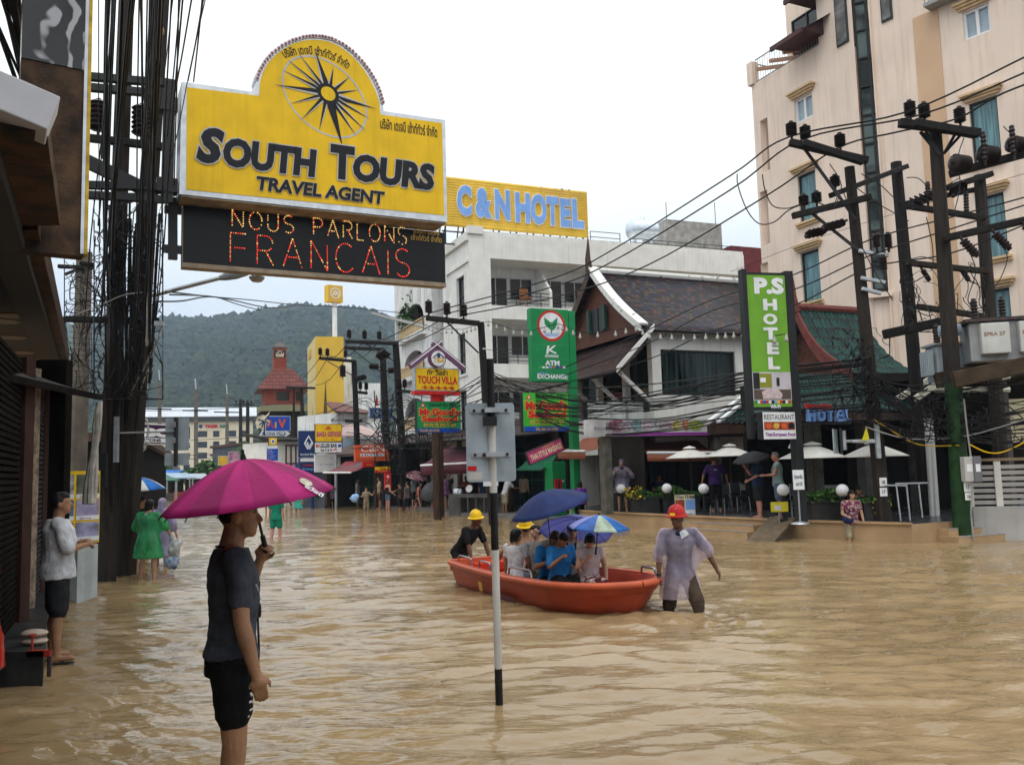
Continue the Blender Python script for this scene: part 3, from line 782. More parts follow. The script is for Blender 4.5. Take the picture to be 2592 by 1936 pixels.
# ---------------------------------------------------------- peach hotel tower
def tower():
 mat('peach', (0.76,0.625,0.525), .7, .06, .7, streak=.32, scol=(0.42,0.27,0.19)); mat('peach_trim', (0.60,0.43,0.24), .6, .1, 4)
 W = wallpx(1914, 36, 2184, 30.9, 420)
 t = thing('peach_hotel_tower', 'tall peach hotel tower with blue curtained windows and a roof terrace', 'hotel', W.M)
 x1 = W.len; ztop = W.z(1912, 212); zbig = 27
 xs = W.x(2078, 200)
 # windows on the left part
 wins = [(1735,1775,560,440),(1735,1775,762,640),(1735,1775,940,850)]
 W2 = wallpx(2232, 30.6, 2640, 26.4, 420)
 hs = []; trims = []
 def add(Wx, a, b, top, bot, kind, L):
  xa, xb = Wx.x(a, (top+bot)/2), Wx.x(b, (top+bot)/2); z1, z0 = Wx.z((a+b)/2, top), Wx.z((a+b)/2, bot)
  L.append((xa, xb, z0, z1, kind))
 L1 = []; L2 = []
 add(W, 2011, 2057, 243, 305, 'small', L1); add(W, 2021, 2067, 436, 560, 'tall', L1); add(W, 2029, 2076, 634, 764, 'tall', L1); add(W, 2036, 2076, 832, 930, 'tall', L1)
 add(W2, 2437, 2507, 18, 92, 'small', L2); add(W2, 2457, 2530, 250, 410, 'tall', L2); add(W2, 2490, 2547, 490, 652, 'tall', L2); add(W2, 2510, 2560, 730, 860, 'tall', L2)
 # slots on the corner
 sl = []
 for top, bot in ((300, 435), (482, 620), (665, 735)): add(W, 1927, 1946, top, bot, 'slot', sl)
 m = MB()
 holes(m, 0, xs, 0, ztop, [h[:4] for h in L1+sl if h[0] < xs], 0, .3)
 holes(m, xs, x1, 0, zbig, [], 0)
 m.quad((0,0,0),(0,0,ztop),(0,9,ztop),(0,9,0)); m.quad((0,0,ztop),(xs,0,ztop),(xs,9,ztop),(0,9,ztop)); m.quad((xs,0,ztop),(xs,0,zbig),(xs,9,zbig),(xs,9,ztop))
 m.quad((0,9,0),(0,9,zbig),(x1,9,zbig),(x1,9,0))
 m.box(-.12, .22, -.12, .22, ztop, W.z(1900, 205)+.75)
 m.build('wall', M_('peach'), t)
 # right part on its own plane
 T2 = W.Mi @ W2.M
 m = MB(); m.T = T2; L = W2.len
 holes(m, 0, L, 0, zbig, [h[:4] for h in L2], 0, .3)
 m.box(-.02, .02, -.12, -.004, 0, zbig)
 m.build('wall', M_('peach'), t)
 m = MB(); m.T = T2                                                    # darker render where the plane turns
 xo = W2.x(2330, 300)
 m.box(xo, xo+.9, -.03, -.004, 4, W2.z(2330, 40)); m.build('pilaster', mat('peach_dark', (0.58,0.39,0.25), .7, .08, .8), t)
 for (Wx, LL, TT_) in ((W, L1, Matrix.Identity(4)), (W2, L2, T2)):
  for a, b, z0, z1, kd in LL:
   f = MB(); f.T = TT_; y = .12; q = .05 if kd == 'tall' else .08
   f.box(a, a+q, y-.04, y+.04, z0, z1); f.box(b-q, b, y-.04, y+.04, z0, z1); f.box(a+q, b-q, y-.04, y+.04, z0, z0+q); f.box(a+q, b-q, y-.04, y+.04, z1-q, z1)
   if kd == 'small': c = (a+b)/2; f.box(c-.05, c+.05, y-.035, y+.035, z0+q, z1-q)
   fo = f.build('window', M_('win_white' if kd == 'small' else 'win_dark'), t)
   p = MB(); p.T = TT_; p.box(a+.02, b-.02, y+.045, y+.06, z0+.02, z1-.02); p.build('pane', M_('pale_glass' if kd == 'small' else 'teal_glass'), fo)
   c = MB(); c.T = TT_
   for i, (h, d) in enumerate(((.09,.10),(.09,.17),(.08,.24))): c.box(a-.1-.06*i, b+.1+.06*i, -d, -.004, z1+.05+.09*i, z1+.05+.09*i+h-.002)
   c.build('cornice', M_('peach_trim'), fo); c = MB(); c.T = TT_
   if kd == 'tall':
    for i, (h, d) in enumerate(((.08,.18),(.08,.11))): c.box(a-.12, b+.12, -d, -.004, z0-.09*(i+1), z0-.09*(i+1)+h)
    c.build('sill', M_('peach_trim'), fo)
 # stair recess glazing between the planes
 A = W.Mi @ V((*(W.A+W.d*(x1+.02)), 0)); B = W.Mi @ V((W2.A.x, W2.A.y, 0))
 d = (V((B.x, B.y))-V((A.x, A.y))); ln = d.length; ang = math.atan2(d.y, d.x)
 Tg = Matrix.Translation((A.x, A.y, 0)) @ Matrix.Rotation(ang, 4, 'Z')
 zb = 1.9+(1163-735)/F*31
 m = MB(); m.T = Tg; m.box(-.0, ln, .5, .6, zb, zbig); m.build('stair_glass', mat('stair_glass', (0.07,0.10,0.10), .12, .8, .55, stretch=(1,1,1.6), lo=.42, hi=.55), t)
 m = MB(); m.T = Tg
 for i in range(20): z = zb+.1+i*1.1; m.box(.02, ln-.02, .42, .5, z, z+.07)
 m.box(ln*.62, ln*.62+.09, .41, .49, zb, zbig); m.box(0.005, .07, .4, .5, zb, zbig); m.build('stair_mullion', M_('iron'), t)
 m = MB(); m.T = Tg; m.box(-.0, ln, .02, .6, 0, zb-.05); m.box(-.15, ln+.05, -.22, .02, zb-.25, zb-.08); m.build('stair_base', M_('peach'), t)
 # narrow glazed slots each side of the stair, high up
 for Wx, TT_, a, b, top, bot in ((W, Matrix.Identity(4), 2116, 2147, -60, 125), (W2, T2, 2233, 2262, -60, 60)):
  q = MB(); q.T = TT_; xa, xb = Wx.x(a, 60), Wx.x(b, 60); z0, z1 = Wx.z(a, bot), Wx.z(a, top)
  q.box(xa, xb, -.05, -.004, z0, z1); fo = q.build('window', M_('win_dark'), t)
  q = MB(); q.T = TT_; q.box(xa+.06, xb-.06, -.07, -.052, z0+.06, z1); q.build('pane', mat('glass_block', (0.13,0.13,0.125), .25, .4, 3), fo)
 # roof terrace: railing and eaves
 m = MB(); zr = ztop
 xa, xb = .25, xs
 for z in (.08, 1.05): m.tube([(xa, .06, zr+z), (xb, .06, zr+z)], .03, 5)
 for i in range(26): x = xa+(xb-xa)*i/25; m.tube([(x, .06, zr+.08), (x, .06, zr+1.05)], .014, 4)
 m.tube([(.06,.3,zr+1.0),(.06,8,zr+1.0)], .03, 5); m.build('terrace_railing', mat('grey_iron', (0.3,0.3,0.3), .5), t)
 def eave(z, out, x0_, lab):
  m = MB(); P = [(x0_-out, -out, z), (xs+.3, -out, z), (xs+.3, 7+out, z), (x0_-out, 7+out, z)]
  m.add(P+[(x0_+1.8, 2.2, z+2.0), (xs+.3, 2.2, z+2.0), (xs+.3, 4.8, z+2.0), (x0_+1.8, 4.8, z+2.0)], [(0,3,2,1),(0,1,5,4),(1,2,6,5),(2,3,7,6),(3,0,4,7),(4,5,6,7)])
  m.box(x0_-out-.04, xs+.3, -out-.05, -out+.05, z-.12, z+.06)
  return m.build('roof', mat('eave_tiles', (0.07,0.03,0.03), .6, .3, 3), t)
 m = MB(); m.box(xs-2.6, xs-.02, .9, 8.5, ztop+.01, zbig-2); m.build('penthouse', M_('peach'), t)
 xt, z1 = W.hit(1952, 124, 1.1); eave(z1, 1.1, xt+1.1, ''); xt, z2 = W.hit(1986, 6, .9); eave(z2, .9, xt+.9, '')
 for i in range(3):
  b = MB(); b.beam((xs-2.55+i*.8, .95, ztop+.5), (xs-3.0+i*.8, -.5, z1-.05), .13, .13); b.build('bracket', mat('peach_wood', (0.42,0.26,0.18), .6), t)
 m = MB(); xq = W.x(2105, 120); window(t, xs-2.2, xs-.5, ztop+.3, ztop+2.2, .83, 'win_dark', 'dark_glass', 2)
 # little balcony top right
 m = MB(); m.T = T2; a = W2.x(2355, 20); m.box(a, a+1.7, -.5, -.004, W2.z(2360, 28), W2.z(2360, 28)+.12)
 for i in range(12): m.box(a+.02+i*.14, a+.05+i*.14, -.48, -.45, W2.z(2360, 26), W2.z(2360, -40))
 m.build('balcony', M_('grey_iron'), t)
tower()
# ---------------------------------------------------------- low wing right of the porch: shade roof and cream shutter
def wing():
 W = Wall(V((9.9, 24.4)), V((14.8, 23.6)))
 t = thing('dark_shop_front', 'low dark shop front with white rails and a cream shutter behind the slatted fence', 'shop', W.M)
 m = MB(); zt = W.z(2450, 962); m.box(0, 6.5, 2.6, 2.8, .3, zt); m.box(0, 6.5, -.6, 2.6, zt, zt+.22); m.build('shell', M_('dark_interior'), t)
 for y in (962, 992):
  b = MB(); b.tube([(W.x(2345, y), -.7, W.z(2345, y)), (W.x(2530, y), -.7, W.z(2530, y))], .075, 8); b.build('rail', mat('cream_pipe', (0.55,0.53,0.45), .5), t)
 b = MB(); b.beam((W.x(2235, 1020), -1.5, W.z(2235, 1020)), (W.x(2372, 945), -.5, W.z(2372, 945)), .1, .14); b.beam((W.x(2275, 1020), -1.6, W.z(2275, 1020)), (W.x(2400, 945), -.6, W.z(2400, 945)), .1, .14); b.build('rafter', M_('cream_pipe'), t)
 m = MB(); x0 = W.x(2540, 1050)
 for i in range(14): z = W.z(2540, 1122)+i*.085; m.box(x0, x0+2.6, -.2-.015*(i % 2), -.1, z, z+.083)
 m.build('shutter', mat('cream_shutter', (0.55,0.50,0.33), .5, .1, 3), t)
 for p in (2515, 2535): c = MB(); x = W.x(p, 1100); c.box(x-.07, x+.07, -.5, -.36, .2, zt); c.build('post', mat('post_grey', (0.1,0.09,0.085), .7), t)
 m = MB(); m.box(W.x(2500, 960), W.x(2540, 960), -.75, -.66, W.z(2500, 962), W.z(2500, 940)); m.build('ledge', M_('wet_wood'), t)
 # white wall with slatted fence
 Q = Wall(gp(2452, 20.4), gp(2760, 19.6))
 f = thing('slatted_fence', 'white slatted fence on a grey wall by the green utility pole', 'fence', Q.M)
 m = MB(); z0 = Q.z(2500, 1282); m.box(0, 6, 0, .2, -.4, z0); m.build('base_wall', mat('grey_render', (0.43,0.42,0.41), .7, .1, 1.5, streak=.2), f)
 z1 = Q.z(2500, 1172)
 m = MB(); n = 7
 for i in range(n): z = z0+.05+(z1-z0-.05)*i/n; m.box(.02, 6, .05, .09, z, z+(z1-z0)/n*.62)
 m.build('slat_panel', M_('grey_render'), f)
 for p in (2455, 2528, 2610): x = Q.x(p, 1230); c = MB(); c.box(x-.07, x+.07, .0, .048, z0+.004, z1+.04); c.build('post', M_('white_paint'), f)
 c = MB(); c.box(-.02, 6, -.01, .11, z1+.045, z1+.11); c.build('top_rail', mat('tan_rail', (0.28,0.21,0.14), .6, .2, 5), f)
wing()
# ================================================================== signs
for nm, c, kw in (('sign_yellow', (0.80,0.50,0.012), {}), ('ink', (0.012,0.012,0.016), {}), ('sign_white', (0.74,0.76,0.78), {}), ('sign_red', (0.55,0.02,0.02), {}), ('sign_orange', (0.62,0.10,0.03), {}),
                  ('sign_green', (0.012,0.24,0.075), {}), ('bright_green', (0.05,0.42,0.04), {}), ('lime', (0.15,0.36,0.03), {}), ('sign_blue', (0.015,0.07,0.42), {}), ('navy', (0.018,0.04,0.14), {}),
                  ('letter_blue', (0.20,0.38,0.78), {}), ('magenta', (0.42,0.05,0.16), {}), ('plum', (0.045,0.012,0.05), {}), ('silver_ink', (0.5,0.49,0.47), {}), ('gold_ink', (0.62,0.38,0.06), {}), ('purple', (0.25,0.04,0.30), {})):
 mat(nm, c, 0.42, 0.08, 2.0, streak=.22)
mat('box_black', (0.018,0.019,0.021), .45, .2, 3); mat('alu', (0.55,0.57,0.60), .35, .15, 6, metal=.75, streak=.3, scol=(.25,.24,.22)); mat('sign_back', (0.36,0.42,0.47), .5, .12, 5, metal=.3, streak=.15)
def pbox(W, x0, x1, top, bot, off=0.0, inw=None):
 xm = (x0+x1)/2
 return W.x(x0, (top+bot)/2, off), W.x(x1, (top+bot)/2, off), W.z(xm, bot, off), W.z(xm, top, off)
class Sign:
 def __init__(s, name, label, p0, D0, p1, D1, top, bot, face, frame='box_black', thick=.18, border=.04, cat='sign', group=None, xr=None):
  s.W = W = wallpx(p0, D0, p1, D1, (top+bot)/2); xm = (p0+p1)/2
  s.z1, s.z0 = W.z(xm, top), W.z(xm, bot); s.L = W.len; s.n = 0
  s.t = thing(name, label, cat, W.M, group)
  m = MB(); m.box(0, s.L, .0, thick, s.z0, s.z1); m.build('sign_box', M_(frame), s.t, bevel=.008)
  s.b = border
  m = MB(); m.box(border, s.L-border, -.006, .002, s.z0+border, s.z1-border); m.build('face', M_(face), s.t)
 def fr(s, a, b, t, u):      # fractions of the face, t from the top
  return a*s.L, b*s.L, s.z1-(s.z1-s.z0)*u, s.z1-(s.z1-s.z0)*t
 def txt(s, w, a, b, t, u, m, bold=.02, y=-.012, name='lettering', **k):
  mb = MB(); put(mb, w, *s.fr(a, b, t, u), y=y-.001*s.n, bold=bold, **k); s.n += 1
  return mb.build(name, M_(m), s.t)
 def panel(s, a, b, t, u, m, name='panel', y=-.009):
  x0, x1, z0, z1 = s.fr(a, b, t, u); mb = MB(); mb.box(x0, x1, y-.001*s.n, -.0062, z0, z1); s.n += 1
  return mb.build(name, M_(m), s.t)
 def marks(s, a, b, t, u, m, n=9):      # writing too blurred to read
  x0, x1, z0, z1 = s.fr(a, b, t, u); r = random.Random(int(x1*991)+n); mb = MB(); d = (x1-x0)/n
  for i in range(n):
   if r.random() < .85: h = (z1-z0)*r.uniform(.5, 1); mb.box(x0+d*i, x0+d*(i+r.uniform(.45,.8)), -.014-.001*s.n, -.0125-.001*s.n, z0, z0+h*r.uniform(.3,.5)); mb.box(x0+d*i, x0+d*(i+.2), -.0155-.001*s.n, -.0145-.001*s.n, z0, z0+h)
  s.n += 1; mb.build('lettering', M_(m), s.t)
 def pole(s, xs, r, z0, z1, m='iron', y=.1):
  p = MB(); p.cyl((xs*s.L, y, z0), (xs*s.L, y, z1), r, r, 12); return p.build('pole', M_(m), s.t)
# ---------------------------------------------------------- the big travel agent sign
def south_tours():
 W = wallpx(461, 15.6, 1128, 18.0, 400)
 Z = lambda X, Y, off=0.0: W.hit(400+X/2.503, 60+Y/2.503, off)
 t = thing('travel_agent_sign', 'large yellow travel agent sign with a rounded top and compass star', 'sign', W.M)
 outer = [Z(*p) for p in ((135,1080),(1832,1258),(1820,612),(1430,555),(1424,500),(1404,430),(1375,362),(1336,298),(1290,238),(1232,178),(1168,130),(1100,97),(1040,84),(980,80),(918,88),(852,108),(785,142),(722,190),(676,245),(642,305),(622,370),(612,435),(150,368))]
 inner = [Z(*p) for p in ((178,1052),(1812,1215),(1798,632),(1408,578),(1402,505),(1382,440),(1352,375),(1315,310),(1270,250),(1212,192),(1155,150),(1095,120),(1040,108),(980,104),(915,112),(855,130),(792,163),(735,208),(692,258),(660,320),(645,385),(640,460),(183,405))]
 m = MB(); m.prism(outer, 0, .66); m.build('sign_box', M_('alu'), t)
 m = MB(); m.prism(inner, -.012, .002); m.build('face', M_('sign_yellow'), t)
 m = MB(); a, b = outer[0], outer[1]; m.slab([(a[0]+.03,.02,a[1]-.006),(b[0]-.03,.02,b[1]-.006),(b[0]-.03,.64,b[1]-.006),(a[0]+.03,.64,a[1]-.006)], (0,0,-.03)); m.build('underside_trim', mat('beige_trim', (0.30,0.24,0.17), .7, .25, 4), t)
 # scalloped light trim round the arch
 arc = outer[4:21]; m = MB(); pts = []
 for i in range(len(arc)-1):
  for k in range(3): pts.append((arc[i][0]+(arc[i+1][0]-arc[i][0])*k/3, arc[i][1]+(arc[i+1][1]-arc[i][1])*k/3))
 for x, z in pts: m.cyl((x, -.03, z), (x, .40, z), .045, .045, 8)
 m.build('bulb_trim', mat('lamp_plastic', (0.72,0.70,0.72), .3, .2, 9), t)
 m = MB()
 for x, z in pts: m.ball((x, -.035, z-.005), .026, 8, 5)
 m.build('bulb_glass', mat('bulb_red', (0.35,0.12,0.16), .2), t)
 # compass
 C = (1076, 448)
 tips = [((988,160),1.5),((1110,275),1),((1215,338),1),((1272,423),.8),((1378,542),1.35),((1345,610),.8),((1322,690),.8),((1258,718),.9),((1170,790),1.7),((1018,688),1),((902,617),1),((835,512),.9),((732,390),1.35),((778,293),.9),((815,228),.8),((890,192),.8)]
 blk = MB(); sil = MB()
 rg = MB()
 E_ = []; ca, sa = math.cos(R(43)), math.sin(R(43))
 for rr in (1.0, .955):
  row = []
  for k in range(64):
   c = 2*math.pi*k/64; x, y = 318*rr*math.cos(c), 205*rr*math.sin(c); row.append(Z(1053+x*ca-y*sa, 466+x*sa+y*ca))
  E_.append(row)
 n = 64
 rg.add([(p[0], -.016, p[1]) for p in E_[0]]+[(p[0], -.016, p[1]) for p in E_[1]], [(i, (i+1) % n, n+(i+1) % n, n+i) for i in range(n)])
 rg.build('compass_ring', M_('silver_ink'), t)
 for (tx, ty), wd in tips:
  dx, dy = tx-C[0], ty-C[1]; L = math.hypot(dx, dy); ux, uy = dx/L, dy/L
  base = (C[0]+ux*38, C[1]+uy*38); hw = 17*wd
  p1 = (base[0]-uy*hw, base[1]+ux*hw); p2 = (base[0]+uy*hw, base[1]-ux*hw)
  q = [Z(*p) for p in (base, p1, (tx, ty), p2)]
  for mb, tri, yy in ((blk, (0,1,2), -.022), (sil if wd < 1.6 else blk, (0,2,3), -.022)):
   mb.add([(q[i][0], yy, q[i][1]) for i in tri], [(0,1,2)])
  # dark core of each ray
  p1b = (base[0]+uy*hw*.35, base[1]-ux*hw*.35); qb = Z(*p1b)
  blk.add([(q[0][0],-.0225,q[0][1]),(q[2][0],-.0225,q[2][1]),(qb[0],-.0225,qb[1])], [(0,1,2)])
 hub = [Z(C[0]+78*math.cos(a)*ca-56*math.sin(a)*sa, C[1]+78*math.cos(a)*sa+56*math.sin(a)*ca) for a in [2*math.pi*k/32 for k in range(32)]]
 blk.add([(p[0], -.024, p[1]) for p in hub], [tuple(range(32))])
 blk.build('compass_star', M_('ink'), t); sil.build('compass_highlight', M_('silver_ink'), t)
 hub = [Z(C[0]+52*math.cos(a)*ca-38*math.sin(a)*sa, C[1]+52*math.cos(a)*sa+38*math.sin(a)*ca) for a in [2*math.pi*k/32 for k in range(32)]]
 m = MB(); m.add([(p[0], -.028, p[1]) for p in hub], [tuple(range(32))]); m.build('compass_hub', M_('sign_yellow'), t)
 def zb(x0, x1, top, bot):
  xm = (x0+x1)/2; a = Z(x0, (top+bot)/2); b = Z(x1, (top+bot)/2)
  return a[0], b[0], Z(xm, bot)[1], Z(xm, top)[1]
 out = MB(); ink = MB()
 for w_, bx, sh in (('S',(240,420,662,892),.22),('OUTH',(410,1004,760,945),.1),('T',(1090,1245,775,992),.05),('OURS',(1232,1748,858,1032),.1)):
  b = zb(*bx)
  put(ink, w_, *b, y=-.034, bold=.055, shear=sh, ref=.055); put(out, w_, *b, y=-.030, bold=.085, shear=sh, ref=.055)
 out.build('lettering_outline', M_('silver_ink'), t); ink.build('lettering', M_('ink'), t)
 b = zb(622, 1434, 1018, 1104); m = MB(); put(m, 'TRAVEL AGENT', *b, y=-.034, bold=.04, shear=.12, ref=.04); m.build('lettering', M_('ink'), t)
 m = MB(); put(m, 'TRAVEL AGENT', *b, y=-.031, bold=.06, shear=.12, ref=.04); m.build('lettering_outline', M_('silver_ink'), t)
 m = MB(); put(m, 'บริษัท เดเจบี เซ้าท์ทัวร์ จำกัด', *zb(1406, 1766, 622, 695), y=-.02, bold=.015); m.build('small_lettering', M_('ink'), t)
 # the same line bent along the arch
 c0, c1 = Z(1010, 560), None; ctr = Z(1010, 560); rad = Z(1010, 160)[1]-ctr[1]
 def bend(x, z): a = (x/rad); r = rad+z; return ctr[0]+r*math.sin(a)*1.0, ctr[1]+r*math.cos(a)
 m = MB(); wdt = rad*1.12; put(m, 'บริษัท เดเจบี เซ้าท์ทัวร์ จำกัด', -wdt/2-.02, wdt/2-.02, -.15, .05, y=-.02, bold=.015, fn=bend); m.build('small_lettering', M_('ink'), t)
 # hinges to the steel frame
 for Y in (505, 1020): m = MB(); x, z = Z(120, Y); m.box(x-.34, x+.02, .05, .3, z-.13, z+.13); m.cyl((x-.17, .17, z-.2), (x-.17, .17, z+.2), .07, .07, 8); m.build('hinge', M_('iron'), t)
 # ---------------- running text board under it
 t2 = thing('led_board', 'black running text board with red and yellow lamps under the yellow sign', 'sign', W.M)
 za = lambda X, Y: W.hit(400+X/2.503, 60+Y/2.503, -.5)
 P = [za(157,1545), za(1822,1642), za(1815,1292), za(160,1150)]
 x0, x1 = P[0][0], P[1][0]; z0, z1 = P[0][1]+.10, P[3][1]
 m = MB(); m.box(x0, x1, .5, .74, z0, z1); m.build('board', mat('led_black', (0.011,0.011,0.013), .35, .1, 2), t2)
 m = MB(); m.box(x0-.01, x1+.01, .49, .75, z0-.09, z0-.003); m.box(x0-.012, x0-.002, .495, .74, z0, z1); m.build('bottom_trim', M_('beige_trim'), t2)
 def arc_(cx, cy, rx, ry, a0, a1, n=14): return [(cx+rx*math.cos(R(a0+(a1-a0)*i/n)), cy+ry*math.sin(R(a0+(a1-a0)*i/n))) for i in range(n+1)]
 G = {'N': [[(0,0),(0,1),(.62,0),(.62,1)]], 'O': [arc_(.36,.5,.36,.5,90,450,26)], 'U': [[(0,1),(0,.3)]+arc_(.3,.3,.3,.3,180,360)+[(.6,1)]],
         'S': [arc_(.28,.75,.28,.25,30,270)+arc_(.28,.25,.28,.25,90,-150)], 'P': [[(0,0),(0,1),(.3,1)]+arc_(.3,.75,.26,.25,90,-90)+[(0,.5)]],
         'A': [[(0,0),(.36,1),(.72,0)], [(.16,.36),(.56,.36)]], 'R': [[(0,0),(0,1),(.3,1)]+arc_(.3,.75,.26,.25,90,-90)+[(0,.5)], [(.3,.5),(.6,0)]],
         'L': [[(0,1),(0,0),(.5,0)]], 'F': [[(0,0),(0,1),(.62,1)], [(0,.52),(.5,.52)]], 'C': [arc_(.38,.5,.38,.5,45,315,22)], 'I': [[(0,0),(0,1)]], ' ': []}
 Wd = {'N': .62,'O': .72,'U': .6,'S': .56,'P': .56,'A': .72,'R': .6,'L': .5,'F': .62,'C': .7,'I': 0,' ': .5}
 rg_ = random.Random(4)
 def led(text, bx, spc, step, cols, name):
  X0, X1 = za(bx[0], bx[2])[0], za(bx[1], bx[2])[0]
  xm = (bx[0]+bx[1])/2; zt, zb_ = za(xm, bx[2])[1], za(xm, bx[3])[1]
  h = zt-zb_; tot = sum(Wd[c] for c in text)+spc*(len(text)-1); s = (X1-X0)/tot; x = 0
  for ch in text:
   mb = MB()
   for st in G[ch]:
    acc = 0
    for (a, b), (c, d) in zip(st[:-1], st[1:]):
     ax, az, bx_, bz = X0+(x+a)*s, zb_+b*h, X0+(x+c)*s, zb_+d*h
     L = math.hypot(bx_-ax, bz-az); u = -acc
     while u+step <= L+1e-6:
      u += step
      if u < 0: continue
      if rg_.random() > .06:
       mb.m = 0 if rg_.random() < cols else 1
       mb.ball((ax+(bx_-ax)*u/max(L,1e-6), .495, az+(bz-az)*u/max(L,1e-6)), .0125 if rg_.random() < .7 else .016, 6, 4)
     acc = (L-u) if u > 0 else acc+L
   x += Wd[ch]+spc
   if mb.v: mb.build(name, [mat('led_red', (.6,.05,.03), .3, emit=(1,.05,.02), estr=.9), mat('led_amber', (.7,.5,.2), .3, emit=(1,.55,.15), estr=.8)], t2)
 led('NOUS', (470, 858, 1200, 1310), .34, .045, .1, 'lamp_letter'); led('PARLONS', (985, 1572, 1262, 1372), .30, .045, .15, 'lamp_letter')
 led('FRANCAIS', (458, 1590, 1378, 1562), .33, .044, .72, 'lamp_letter')
 for i, (s_, bx) in enumerate((('บริษัท เดเจบี', (1618,1780,1290,1335)), ('เซ้าท์ทัวร์ จำกัด', (1602,1796,1340,1380)))):
  m = MB(); q = [za(bx[0],bx[2])[0], za(bx[1],bx[2])[0], za(sum(bx[:2])/2,bx[3])[1], za(sum(bx[:2])/2,bx[2])[1]]; put(m, s_, *q, y=.49, bold=.02); m.build('small_lettering', M_('gold_ink'), t2)
 for Y in (1180, 1430): m = MB(); x, z = za(150, Y); m.box(x-.3, x, .5, .62, z-.07, z+.07); m.build('hinge', M_('iron'), t2)
 # ---------------- steel frame reaching from the poles
 f = thing('sign_frame', 'black steel bracket frame between the utility poles and the travel agent sign', 'bracket', W.M)
 Zp = lambda px, py, off=0: W.hit(px, py, off)
 m = MB()
 def bar(a, b, w=.13, y=.15): p, q = Zp(*a), Zp(*b); m.beam((p[0], y, p[1]), (q[0], y, q[1]), w, w)
 bar((200,184),(436,204)); bar((200,211),(432,232)); bar((200,381),(400,478), .12, .2); bar((200,398),(400,496), .12, .2); bar((200,462),(420,468)); bar((200,486),(422,500))
 m.build('beam', M_('iron'), f)
 m = MB(); p, q = Zp(432,196), Zp(424,508); m.beam((p[0],.15,p[1]), (q[0],.15,q[1]), .16, .2, (1,0,0)); p, q = Zp(438,500,-.5), Zp(438,655,-.5); m.beam((p[0],.55,p[1]), (q[0],.55,q[1]), .14, .16, (1,0,0)); m.build('post', M_('iron'), f)
south_tours()
# ---------------------------------------------------------- rooftop hotel sign
def roof_sign():
 W = wallpx(1120, 46.0, 1484, 49.4, 520)
 t = thing('rooftop_hotel_sign', 'yellow corrugated rooftop sign with big blue letters on the white hotel', 'sign', W.M)
 z1, z0 = W.z(1484, 489), W.z(1484, 601); L = W.len; n = 18
 prof = []
 m = MB(); N = n*6
 def fn(u, v): return (u*L, -.06*abs(math.sin(math.pi*n*v)), z0+(z1-z0)*v)
 m.grid(fn, 1, N); o = m.build('corrugated_panel', mat('corr_yellow', (0.78,0.50,0.06), .45, .08, 2, streak=.15), t)
 md = o.modifiers.new('thick', 'SOLIDIFY'); md.thickness = .08; md.offset = 1
 m = MB()
 for i in range(9):
  x = .2+i*(L-.4)/8; m.beam((x, .2, z0-1.0), (x, .2, z1-.2), .07, .07); m.beam((x, .25, z1-.6), (x, 1.6, z0-1.0), .06, .06); m.beam((x,.1,z0-.02),(x,1.5,z0-.9),.05,.05)
 m.box(0, L, .16, .24, z0-.3, z0-.24); m.box(0, L, .16, .24, z0-1.0, z0-.94); m.build('scaffold', M_('iron'), t)
 F_ = lambda X, Y: (1000+X/2.328, 420+Y/2.328)
 for w_, (a, b, tp, bt) in (('C',(358,442,123,300)),('&',(466,560,140,312)),('N',(580,668,150,325)),('H',(700,785,168,338)),('O',(790,882,175,352)),('T',(884,952,190,355)),('E',(965,1022,202,365)),('L',(1035,1100,205,372))):
  x0, y0 = F_(a, tp); x1, y1 = F_(b, bt)
  bx = pbox(W, x0, x1, y0, y1)
  m = MB(); put(m, w_, *bx, y=-.26, bold=.05, depth=.2, ref=.05); m.build('letter', M_('letter_blue'), t)
  m = MB(); put(m, w_, *bx, y=-.235, bold=.075, depth=.16, ref=.05); m.build('letter_rim', M_('sign_white'), t)
 x0, y0 = F_(848, 128); x1, y1 = F_(1088, 192)
 m = MB(); put(m, 'ซี แอนด์ เอ็น โฮเทล', *pbox(W, x0, x1, y0+4, y1-4), y=-.12, bold=.05, depth=.05); m.build('small_letter', M_('sign_blue'), t)
roof_sign()
